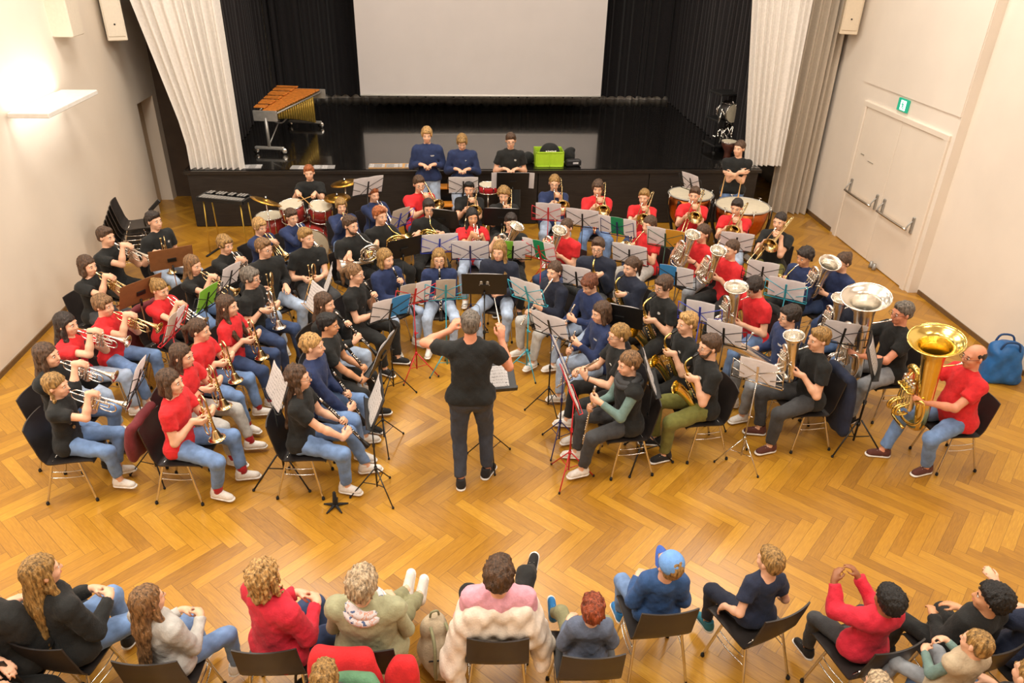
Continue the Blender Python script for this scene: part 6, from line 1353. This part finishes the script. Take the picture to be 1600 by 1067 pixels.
dict(id='TU1',label='person in black and glasses playing the silver tuba',hold='tub',H=1.77,metal='s',hc='salt',hair='short',glasses=1,head=(0, -4),bc='greyj',skin='ruddy',shoes='blackshoe',fat=1.12,em=None,res=0.0112,at=(4.458, 6.196, -4.608),clabel='black chair under the person in black and glasses playing the silver tuba',ilabel='silver tuba of the person in black and glasses playing the silver tuba'),
dict(id='TU2',label='person in red and glasses playing the gold tuba',hold='tub',H=1.75,metal='y',tc='red',hair='bald',hc='dark',glasses=1,head=(0, -2),bc='jeans',skin='ruddy',shoes='brownshoe',fat=1.18,em=None,legs={'fy': (0.52, 0.26)},res=0.0112,at=(4.655, 5.352, -4.643),clabel='black chair under the person in red and glasses playing the gold tuba',ilabel='gold tuba of the person in red and glasses playing the gold tuba'),
dict(id='B7',label='person in navy and glasses with euphonium across lap',hold='euplap',H=1.69,metal='s',top='shirt',tc='navy',hc='dark',hair='fringe',glasses=1,head=(0, -4),bc='greyj',res=0.0112,at=(3.335, 6.23, -4.643),clabel='black chair under the person in navy and glasses with euphonium across lap',ilabel='silver euphonium of the person in navy and glasses with euphonium across lap'),
dict(id='B8',label='person in black behind the small silver baritone bell',hold='bar',H=1.71,metal='s',top='tee',hc='dblond',hair='short',head=(4, -4),bc='greyd',shoes='brownshoe',ip={'tilt': -4},res=0.0112,at=(3.413, 5.751, -4.643),clabel='black chair under the person in black behind the small silver baritone bell',ilabel='silver baritone horn of the person in black behind the small silver baritone bell'),
dict(id='S1',label='person in navy jacket and glasses playing saxophone',hold='sax',H=1.65,metal='g',top='jacket',tc='navyd',hc='brown',hair='tuft',glasses=1,head=(0, -1),bc='grey',em='text',res=0.0132,at=(1.754, 8.11, -3.526),clabel='black chair under the person in navy jacket and glasses playing saxophone',ilabel='brass saxophone of the person in navy jacket and glasses playing saxophone'),
dict(id='S2',label='person in navy jacket playing saxophone in profile',hold='sax',H=1.59,metal='g',top='jacket',tc='navyd',hc='brown',hair='pony',head=(2, -5),bc='grey',em='text',res=0.0112,at=(2.063, 7.578, -4.224),clabel='black chair under the person in navy jacket playing saxophone in profile',ilabel='brass saxophone of the person in navy jacket playing saxophone in profile'),
dict(id='S3',label='person in black playing tenor saxophone with bowed head',hold='tsax',H=1.69,metal='g',hc='brown',hair='fringe',glasses=1,head=(4, -9),bc='blackw',shoes='blackshoe',res=0.0112,at=(2.278, 6.985, -4.328),clabel='black chair under the person in black playing tenor saxophone with bowed head',ilabel='brass tenor saxophone of the person in black playing tenor saxophone with bowed head'),
dict(id='S4',label='person in black playing saxophone between two other saxophonists',hold='sax',H=1.63,metal='g',hc='blond',hair='short',head=(2, -1),bc='blackw',shoes='blackshoe',res=0.0112,at=(2.292, 6.173, -4.503),clabel='black chair under the person in black playing saxophone between two other saxophonists',ilabel='brass saxophone of the person in black playing saxophone between two other saxophonists'),
dict(id='S5',label='person in black and olive trousers playing saxophone',hold='sax',H=1.73,metal='g',hc='brown',hair='short',glasses=1,beard=1,head=(2, -4),bc='olive',shoes='blackshoe',sole='white',ip={'down': 30},res=0.0112,at=(2.349, 5.654, -4.608),clabel='black chair under the person in black and olive trousers playing saxophone',ilabel='brass saxophone of the person in black and olive trousers playing saxophone'),
dict(id='F1',label='person in navy holding a flute tilted upward',hold='flu',H=1.55,metal='g',top='sweat',tc='navyd',hc='brown',hair='lowbun',head=(14, -2),bc='greyl',ip={'o': (-0.1, 0.17, 1.12), 'dir': (0.15, 0.52, -0.78), 'l': 0.3, 'r': 0.44},res=0.0112,at=(1.182, 7.518, -4.189),clabel='black chair under the person in navy holding a flute tilted upward',ilabel='silver flute of the person in navy holding a flute tilted upward'),
dict(id='F2',label='person in navy looking down at small flute in hands',hold='flu',H=1.55,metal='g',top='shirt',tc='navy',hc='auburn',hair='fringe',head=(4, -26),bc='jeansl',em=None,ip={'o': (0.0, 0.3, 0.92), 'dir': (0.15, 0.35, -0.9), 'l': 0.1, 'r': 0.22},res=0.0112,at=(1.552, 7.218, -4.189),clabel='black chair under the person in navy looking down at small flute in hands',ilabel='silver flute of the person in navy looking down at small flute in hands'),
dict(id='F3',label='person in navy and pale jeans holding upright flute',hold='flu',H=1.59,metal='g',top='shirt',tc='navy',hc='brown',hair='bob',head=(4, -9),bc='jeansl',em='text',ip={'o': (0.0, 0.34, 0.95), 'dir': (0.02, 0.18, -0.97), 'l': 0.05, 'r': 0.2},res=0.0112,at=(1.527, 6.473, -4.503),clabel='black chair under the person in navy and pale jeans holding upright flute',ilabel='silver flute of the person in navy and pale jeans holding upright flute'),
dict(id='F4',label='person in black polo and glasses holding flute near lap',hold='flu',H=1.63,metal='g',hc='dblond',hair='lowbun',glasses=1,head=(4, -4),bc='blackw',ip={'o': (-0.1, 0.3, 0.98), 'dir': (0.35, 0.35, -0.55), 'l': 0.18, 'r': 0.3},watch=-1,res=0.0112,at=(1.587, 5.96, -4.608),clabel='black chair under the person in black polo and glasses holding flute near lap',ilabel='silver flute of the person in black polo and glasses holding flute near lap'),
dict(id='F5',label='person in black vest, scarf and green sleeves with flute',hold='flu',H=1.63,metal='g',top='vest',tc='black',sleeves='sagej',scarf='greyd',hc='lbrown',hair='lowbun',head=(6, -9),bc='greyd',ip={'o': (0.0, 0.36, 0.92), 'dir': (0.02, 0.1, -1), 'l': 0.06, 'r': 0.2},res=0.0098,at=(1.58, 5.458, -4.608),clabel='black chair under the person in black vest, scarf and green sleeves with flute',ilabel='silver flute of the person in black vest, scarf and green sleeves with flute'),
dict(id='P0',label='person in black striking the drum kit',hold='sticks',H=1.61,metal='g',hc='ginger',hair='short',head=(0, -3),hands={1: ((0.17, 0.4, 0.93), (-0.3, 0.9, -0.2), (0, -0.2, -1), 0.9), -1: ((-0.06, 0.42, 0.9), (0.3, 0.9, -0.2), (0, -0.2, -1), 0.9)},nochair=1,bc='blackw',res=0.0132,at=(-2.066, 11.226, -3.037),clabel='black chair under the person in black striking the drum kit'),
dict(id='P1',label='person in navy shirt standing before stage, taller of two',hold='waist',H=1.8,metal='g',top='shirt',tc='navy',hc='blond',hair='fringe',head=(0, -7),bc='jeansl',pose='stand',res=0.0132,at=(-0.303, 11.676, -3.142),clabel='black chair under the person in navy shirt standing before stage, taller of two'),
dict(id='P2',label='person in navy shirt standing and looking down at stand',hold='waist',H=1.72,metal='g',top='shirt',tc='navy',hc='dblond',hair='fringe',head=(0, -26),bc='jeansl',pose='stand',res=0.0132,at=(0.236, 11.595, -3.176),clabel='black chair under the person in navy shirt standing and looking down at stand'),
dict(id='P3',label='person in black polo and glasses standing before stage',hold='waist',H=1.72,metal='g',hc='brown',hair='short',glasses=1,head=(0, -9),bc='blackw',shoes='blackshoe',pose='stand',res=0.0132,at=(0.987, 11.601, -3.176),clabel='black chair under the person in black polo and glasses standing before stage'),
dict(id='P4',label='person in black standing with arms crossed behind kettledrums',hold='crossed',H=1.74,metal='g',hc='brown',hair='lowbun',head=(-30, 0),bc='jeans',pose='stand',res=0.0132,at=(4.445, 11.051, -3.456),clabel='black chair under the person in black standing with arms crossed behind kettledrums'),
dict(id='CO',label='person in black tee and dark jeans conducting the band',hold='conduct',H=1.8,metal='g',top='tee',hc='salt',hair='crop',head=(0, -1),bc='dgrey',shoes='blackshoe',sole='white',skin='ruddy',fat=1.12,wide=1.06,glasses=1,gup=1.0,gz=0.06,hands={-1: ((-0.12, 0.32, 1.52), (0.55, 0.35, 0.75), (0.45, 0.6, -0.6), 0.5), 1: ((0.27, 0.3, 1.47), (0.0, 0.15, 1), (-0.25, 1, 0), 0.6)},lean=5,legs={1: (0.15, 0.03, 0.085), -1: (-0.1, -0.12, 0.085), ('fd', 1): (0.5, 1, 0), ('fd', -1): (-0.05, 1, 0)},z0=0,pose='stand',res=0.0098,at=(0.159, 5.343, -0.035),clabel='black chair under the person in black tee and dark jeans conducting the band'),
dict(id='A0',label='person in dark coat cut off by the left edge',hold='lap',H=1.69,metal='g',top='jacket',tc='blackw',hc='brown',bc='blackw',shoes='blackshoe',head=(0, -4),lean=-9,res=0.0098,at=(-2.674, 3.242, -0.175),clabel='black chair under the person in dark coat cut off by the left edge'),
dict(id='A16',label='person beyond the left edge stretching a black booted leg',hold='lap',H=1.69,metal='g',top='jacket',tc='blackw',bc='blackw',shoes='blackshoe',sole='blackshoe',legs={'fy': (0.8, 0.62)},head=(0, -4),lean=-9,res=0.0098,at=(-2.786, 2.898, -1.431),clabel='black chair under the person beyond the left edge stretching a black booted leg'),
dict(id='A1',label='person in dark coat and jeans seated beside grey-topped neighbour',hold='clasp',H=1.63,metal='g',top='sweat',tc='blackw',hair='long',hc='dblond',len=0.34,head=(-8, -4),cface=76,bc='jeans',shoes='blackshoe',lean=-2,res=0.0098,at=(-2.361, 3.308, -0.611),clabel='black chair under the person in dark coat and jeans seated beside grey-topped neighbour'),
dict(id='A2',label='person in grey top and jeans in the audience row',hold='clasp',H=1.37,metal='g',top='sweat',tc='greyl',hair='long',hc='lbrown',len=0.3,head=(-14, -2),cface=86,bc='jeans',lean=-4,res=0.0098,at=(-1.734, 3.164, -0.524),clabel='black chair under the person in grey top and jeans in the audience row'),
dict(id='A3',label='person in crimson sweater in the audience row',hold='clasp',H=1.63,metal='g',top='sweat',tc='crimson',hair='bob',hc='blond',vol=1.7,amp=0.011,head=(6, -1),cface=88,bc='jeansd',fat=1.12,lean=-2,legs={'dx': 0.12},res=0.0098,at=(-1.087, 3.197, -0.663),clabel='black chair under the person in crimson sweater in the audience row'),
dict(id='A4',label='person in sage vest and patterned scarf in audience row',hold='lap',H=1.61,metal='g',top='vest',tc='sage',sleeves='sage',scarf='scarf',hair='curly',hc='greyblond',head=(-8, -4),bc='khaki',fat=1.25,legs={1: (0.22, 0.8, 0.16), -1: (0.13, 0.8, 0.22), ('fd', 1): (0.1, 0.6, 0.8), ('fd', -1): (0.1, 0.6, 0.8)},wide=1.1,lean=-9,res=0.0098,at=(-0.526, 3.175, -0.105),clabel='black chair under the person in sage vest and patterned scarf in audience row'),
dict(id='A5',label='person in pink sweater wrapped in cream puffer jacket',hold='lap',H=1.65,metal='g',top='sweat',tc='pink',hair='short',vol=2.2,amp=0.008,hc='brown',head=(-8, -1),bc='blackw',shoes='blackshoe',fat=1.15,legs={1: (0.24, 0.66, 0.44), ('fd', 1): (0.2, 0.8, 0.55)},lean=-9,res=0.0098,at=(0.254, 3.192, -0.07),clabel='black chair under the person in pink sweater wrapped in cream puffer jacket'),
dict(id='A6',label='person in slate sweater and bright blue shoe',hold='lap',H=1.17,metal='g',top='sweat',tc='slate',hair='curly',hc='red',vol=0.7,head=(-6, -1),bc='khaki',shoes='bluesh',legs={-1: (-0.16, 0.46, 0.36), ('fd', -1): (-0.1, 0.75, 0.65)},wide=0.8,fat=0.86,lean=-9,res=0.0098,at=(0.792, 3.044, -0.035),clabel='black chair under the person in slate sweater and bright blue shoe'),
dict(id='A7',label='person in blue cap and blue sweater',hold='lap',H=1.35,metal='g',top='sweat',tc='blue',hair='crop',hc='dblond',cap=1,head=(24, 14),cface=93,bc='jeans',shoes='bluesh',wide=0.8,fat=0.86,lean=-9,res=0.0098,at=(1.3, 3.325, -0.035),clabel='black chair under the person in blue cap and blue sweater'),
dict(id='A8',label='person in navy tee and teal shoes leaning on chair',hold='lap',H=1.29,metal='g',top='tee',tc='bluejk',hair='short',hc='dblond',head=(20, -2),cface=112,bc='navyd',shoes='teal',lean=-2,hands={-1: ((-0.2, 0.1, 0.5), (-0.2, 0.5, -0.8), (0, 0.3, -1), 0.3), 1: ((0.22, 0.16, 0.5), (0.2, 0.5, -0.8), (0, 0.3, -1), 0.3)},wide=0.8,fat=0.86,res=0.0098,at=(1.953, 3.256, 0.14),clabel='black chair under the person in navy tee and teal shoes leaning on chair'),
dict(id='A9',label='person in red jacket with hands raised beside the face',hold='hidden',H=1.25,metal='g',top='jacket',tc='crimson',hair='afro',hc='black',skin='brown',head=(10, -1),cface=104,bc='greyd',shoes='blackshoe',hands={-1: ((-0.13, 0.27, 0.93), (0.3, 0.4, 0.8), (0.8, 0.4, 0), 0.5), 1: ((-0.03, 0.29, 0.93), (-0.4, 0.4, 0.7), (-0.6, 0.5, 0), 0.5)},wide=0.8,fat=0.86,lean=-9,res=0.0098,at=(2.547, 2.977, 0.07),clabel='black chair under the person in red jacket with hands raised beside the face'),
dict(id='A10',label='person in black jacket with head turned in the audience',hold='lap',H=1.35,metal='g',top='jacket',tc='blackw',hair='afro',hc='black',skin='tan',head=(40, -1),bc='blackw',shoes='blackshoe',wide=0.8,fat=0.86,lean=-9,res=0.0098,at=(3.133, 2.92, 0.175),clabel='black chair under the person in black jacket with head turned in the audience'),
dict(id='A15',label='person in navy jacket cut off by the right edge',hold='lap',H=1.37,metal='g',top='jacket',tc='bluejk',hc='dark',bc='blackw',shoes='blackshoe',hands={-1: ((-0.16, 0.3, 0.95), (-0.3, 0.7, 0.6), (0.4, 0.3, -0.6), 0.5)},head=(0, -4),lean=-9,res=0.0098,at=(3.552, 2.886, 0.175),clabel='black chair under the person in navy jacket cut off by the right edge'),
dict(id='A11',label='small person in beige vest at the lower corner',hold='clasp',H=1.03,metal='g',z0=0.22,zr=0.22,nochair=1,top='vest',tc='beige',sleeves='sagej',hair='crop',hc='dblond',head=(14, -5),bc='greyj',lean=-9,res=0.0098,at=(2.766, 2.533, 0.209),clabel='black chair under the small person in beige vest at the lower corner'),
dict(id='A12',label='person at the lower right corner, only head showing',hold='lap',H=1.55,metal='g',top='tee',tc='blackw',hair='crop',hc='dblond',bc='jeans',head=(0, -4),lean=-9,res=0.0098,at=(2.943, 2.356, 0.087),clabel='black chair under the person at the lower right corner, only head showing'),
dict(id='A13',label='small person at the bottom edge beside green coat',hold='lap',H=1.1,metal='g',top='tee',tc='greyd',hair='curly',hc='dblond',bc='jeans',head=(0, -4),lean=-9,res=0.0098,at=(-0.703, 2.704, 0.0),clabel='black chair under the small person at the bottom edge beside green coat'),
dict(id='A14',label='pale-haired person cut off by the bottom edge',hold='lap',H=1.25,metal='g',top='tee',tc='greyd',hair='short',hc='greyblond',bc='jeans',head=(0, -4),lean=-9,res=0.0098,at=(2.184, 2.403, 0.0),clabel='black chair under the pale-haired person cut off by the bottom edge'),
]
STANDS = [
(-3.217, 7.277, 0.928, 0.952, 'solid', 'brownpaper', 'brown backed desk before the two trumpeters beside the left wall', None, 0.44, 0.3, False, 0),
(-3.191, 8.253, 0.476, 0.909, 'solid', 'brownpaper', 'brown backed desk in front of the person beside stacked chairs', None, 0.44, 0.3, False, 0),
(-2.5, 7.068, 1.179, 0.952, 'wire', 'blackmetal', 'black stand with lime backed sheet amid the trumpets', ['limepaper'], 0.3, 0.3, False, 0),
(-2.399, 7.619, 1.065, 0.952, 'wire', 'blackmetal', 'black wire stand with grey sheet before black-tee trumpeters', ['paper'], 0.28, 0.3, False, 0),
(-2.655, 6.505, 1.405, 0.952, 'wire', 'tred', 'red stand with upright sheet before red-shirted trumpeters', ['offpaper', 'paper'], 0.34, 0.3, False, 0),
(-2.666, 5.544, 1.586, 0.952, 'wire', 'blackmetal', 'black stand with narrow sheet beside the front trumpeters', ['paper'], 0.3, 0.3, False, 0),
(-1.504, 5.391, -4.27, 0.909, 'wire', 'blackmetal', 'black stand with bent white sheet before front flugelhorns', ['paper', 'paper'], 0.44, 0.3, True, 0),
(-1.406, 6.983, -4.141, 0.952, 'wire', 'woodstick', 'tan pole stand with white sheet before rear flugelhorn', ['paper'], 0.34, 0.3, False, 0),
(-1.341, 7.449, -4.604, 0.952, 'wire', 'blackmetal', 'black stand with white sheets before person with silver flugelhorn', ['paper', 'paper'], 0.4, 0.3, False, 0),
(-0.66, 5.882, 1.282, 0.952, 'solid', 'blackmetal', 'black solid stand with white sheet before black-trousered clarinettist', ['paper', 'paper'], 0.42, 0.3, False, 0),
(-0.671, 5.158, 1.698, 0.909, 'solid', 'blackmetal', 'frontmost black solid stand with bright white sheet', ['paper', 'paper'], 0.42, 0.3, False, 0),
(-0.619, 6.777, 0.545, 0.952, 'wire', 'blackmetal', 'black wire stand with tilted sheet near the conductor', ['paper', 'bluepaper'], 0.44, 0.3, False, 0),
(-0.382, 7.126, 0.406, 0.952, 'wire', 'tred', 'red wire stand with pale sheet behind the conductor', ['offpaper', 'paper'], 0.36, 0.3, False, 0),
(-0.048, 7.208, 0.097, 0.952, 'wire', 'tteal', 'teal wire stand with small cream sheet', ['offpaper'], 0.22, 0.3, False, 0),
(0.362, 7.123, -0.07, 1.058, 'solid', 'blackmetal', 'wide black orchestra stand beyond the conductor', ['paper'], 0.4, 0.3, True, 0),
(0.838, 7.129, -0.706, 0.952, 'wire', 'tteal', 'light blue wire stand with white sheet beside conductor', ['paper', 'paper'], 0.4, 0.3, False, 0),
(0.984, 6.354, -0.689, 0.952, 'wire', 'blackmetal', 'black wire stand with white sheets before flute players', ['paper', 'paper'], 0.4, 0.3, False, 0),
(1.018, 5.761, -1.497, 0.952, 'wire', 'tnavy', 'navy pole stand with lilac white sheet', ['paper'], 0.32, 0.3, False, 0),
(1.04, 5.288, -1.529, 0.909, 'wire', 'tred', 'red stand with white sheet before person with green sleeves', ['paper', 'paper'], 0.38, 0.3, False, 0),
(1.7, 6.544, -0.448, 0.952, 'solid', 'blackmetal', 'black solid stand with white sheet before profile saxophonist', ['paper', 'paper'], 0.4, 0.3, False, 0),
(1.78, 5.492, -1.698, 0.909, 'solid', 'blackmetal', 'black solid stand with white edge before olive-trousered saxophonist', ['paper', 'paper'], 0.42, 0.3, True, 0),
(1.417, 7.488, -0.504, 0.952, 'wire', 'blackmetal', 'black wire stand with white sheets before jacketed saxophonist', ['paper', 'paper'], 0.36, 0.3, False, 0),
(2.147, 8.11, -0.487, 0.952, 'wire', 'blackmetal', 'black wire stand with white sheets before tenor horn player', ['paper', 'paper'], 0.44, 0.3, False, 0),
(2.53, 7.45, -0.518, 0.952, 'wire', 'blackmetal', 'black stand with blue sheet before first baritone player', ['bluepaper', 'paper'], 0.4, 0.3, False, 0),
(2.533, 6.582, -0.515, 0.952, 'wire', 'tblue', 'blue wire stand with white sheet before black-trousered baritonist', ['paper'], 0.3, 0.3, False, 0),
(2.633, 6.128, -0.618, 0.952, 'wire', 'blackmetal', 'black wire stand with white sheet before bowed euphonium player', ['paper', 'paper'], 0.36, 0.3, False, 0),
(3.559, 7.557, -0.495, 0.952, 'wire', 'blackmetal', 'black wire stand with white sheets before olive-trousered trombonist', ['paper', 'paper'], 0.36, 0.3, False, 0),
(3.639, 7.075, -0.612, 0.952, 'wire', 'tteal', 'teal wire stand with white sheets before navy horn player', ['paper', 'paper'], 0.4, 0.3, False, 0),
(2.699, 5.416, -0.628, 0.952, 'wire', 'chrome', 'silver wire stand with white sheet before lap-held euphonium', ['paper'], 0.34, 0.3, False, 0),
(3.797, 6.079, -0.448, 0.952, 'wire', 'blackmetal', 'black wire stand with white sheet before the silver tuba', ['paper', 'paper'], 0.4, 0.3, False, 0),
(3.886, 5.585, -2.147, 0.952, 'solid', 'blackmetal', 'black solid stand with thick tripod before the gold tuba', ['paper'], 0.3, 0.3, True, 0),
(1.354, 9.62, -0.208, 0.952, 'wire', 'tred', 'red wire stand with white sheets before navy trombonist', ['paper', 'paper'], 0.36, 0.3, False, 0),
(1.785, 9.358, -0.37, 0.952, 'wire', 'blackmetal', 'black wire stand with white sheets before jeans-wearing trombonist', ['paper', 'paper'], 0.46, 0.3, False, 0),
(2.193, 9.035, -0.519, 0.952, 'wire', 'tnavy', 'navy wire stand with white sheets around a green folder', ['paper', 'greenpaper', 'paper'], 0.54, 0.3, False, 0),
(2.716, 8.613, -0.508, 0.952, 'wire', 'tgreen', 'dark green stand with yellow folder', ['paper', 'yellowpaper'], 0.5, 0.3, False, 0),
(3.562, 8.46, -0.33, 0.952, 'wire', 'blackmetal', 'black wire stand with white sheets below nearer kettledrum', ['paper', 'paper'], 0.42, 0.3, False, 0),
(3.629, 10.558, -1.051, 1.058, 'wire', 'blackmetal', 'black wire stand with small white sheet among kettledrums', ['paper'], 0.34, 0.3, False, 0),
(1.1, 8.261, -0.628, 0.952, 'wire', 'tred', 'red wire stand with white and mint sheets', ['paper', 'greenpaper', 'paper'], 0.46, 0.3, False, 0),
(0.755, 8.271, -0.04, 0.952, 'wire', 'blackmetal', 'black wire stand with lime edged sheet', ['limepaper', 'paper'], 0.32, 0.3, False, 0),
(0.252, 8.286, -0.06, 0.952, 'wire', 'tnavy', 'navy wire stand with white sheets before red horn player', ['paper', 'paper'], 0.46, 0.3, False, 0),
(-0.12, 8.521, 0.148, 0.952, 'wire', 'tblue', 'blue wire stand with white sheets between french horn and red player', ['paper', 'paper'], 0.46, 0.3, False, 0),
(-0.56, 8.39, 0.528, 0.952, 'solid', 'blackmetal', 'black solid stand before the middle french horn', None, 0.44, 0.3, False, 0),
(-0.073, 9.399, -0.363, 0.952, 'solid', 'blackmetal', 'black solid stand before first black-clad trombonist', ['paper'], 0.4, 0.3, False, 0),
(0.706, 9.431, -0.108, 0.952, 'solid', 'blackmetal', 'black solid stand before second black-clad trombonist', ['paper', 'paper'], 0.46, 0.3, False, 0),
(-0.666, 9.413, 0.748, 0.952, 'wire', 'tblue', 'blue pole stand with beige sheet behind french horns', ['offpaper'], 0.3, 0.3, False, 0),
(-1.12, 10.215, 0.489, 1.143, 'wire', 'blackmetal', 'black wire stand with tilted sheets before the stage panels', ['paper', 'paper'], 0.46, 0.3, False, 0),
(0.222, 10.417, -0.01, 1.079, 'wire', 'blackmetal', 'black wire stand with white sheets before looking-down person', ['paper', 'paper'], 0.44, 0.3, False, 0),
(0.946, 10.621, -0.042, 1.079, 'solid', 'blackmetal', 'wide black stand with white edges before standing glasses wearer', ['paper', 'paper'], 0.66, 0.3, False, 0),
]
def world(sp): x, y, a = sp['at']; return M4(rotz(a), (x, y, sp.get('zr', 0)), KS)
def build_all():
    build_room(); build_lights(); build_camera()
    global PD
    PD = [p['at'] for p in PEOPLE if p['id'] == 'P0'][0]
    percussion(); marimba(); lump = stage_things(); loose_things(lump)
    for s in STANDS:
        x, y, a, h, kind, col, label, pages, w, hh, big, dx = s
        r = stand(x, y, a, h, kind, col, label, pages, 'sheet music on the ' + label, w, hh, 'music_stand', big, dx, group='music stands of the band')
        if label.startswith('wide black orchestra'):
            b = MB()
            for k in (-1, 1): b.lathe([(.016, 0), (.016, .003)], c=(.035 * k, -.0055, .20), ax=(0, -1, 0), n=10).box((.035 * k, -.006, .172), (.034, .004, .012))
            b.box((0, -.006, .15), (.12, .004, .007)); b.obj('maker_mark', mat('mark_grey', '#b9b4aa', rough=.6, var=.02), r, M4(rotx(R_(22)), V(0, 0, h)))
    for sp in PEOPLE:
        mw = world(sp)
        r, q = build_person(sp, mw)
        if 'ilabel' in sp: build_instrument(sp, q, mw)
        if sp.get('pose') != 'stand' and not sp.get('nochair'):
            x, y, a = sp['at']; d = rotz(a) @ V(0, sp.get('cdy', -.025) * KS, 0)
            chair(x + d[0], y + d[1], (R_(sp['cface']) - math.pi / 2 if 'cface' in sp else a), sp['clabel'], 'chairs of the audience' if sp['id'][0] == 'A' else 'chairs of the band')
    # life size: everything, the camera's position included, grows by 1 / KS about the origin
    S = Matrix.Scale(1 / KS, 4)
    for o in bpy.context.scene.objects:
        if o.parent is None:
            if o.type in ('CAMERA', 'LIGHT'): o.location = o.location / KS
            else: o.matrix_basis = S @ o.matrix_basis
            if o.type == 'LIGHT': o.data.energy /= KS ** 2; o.data.size /= KS; o.data.size_y /= KS
build_all()
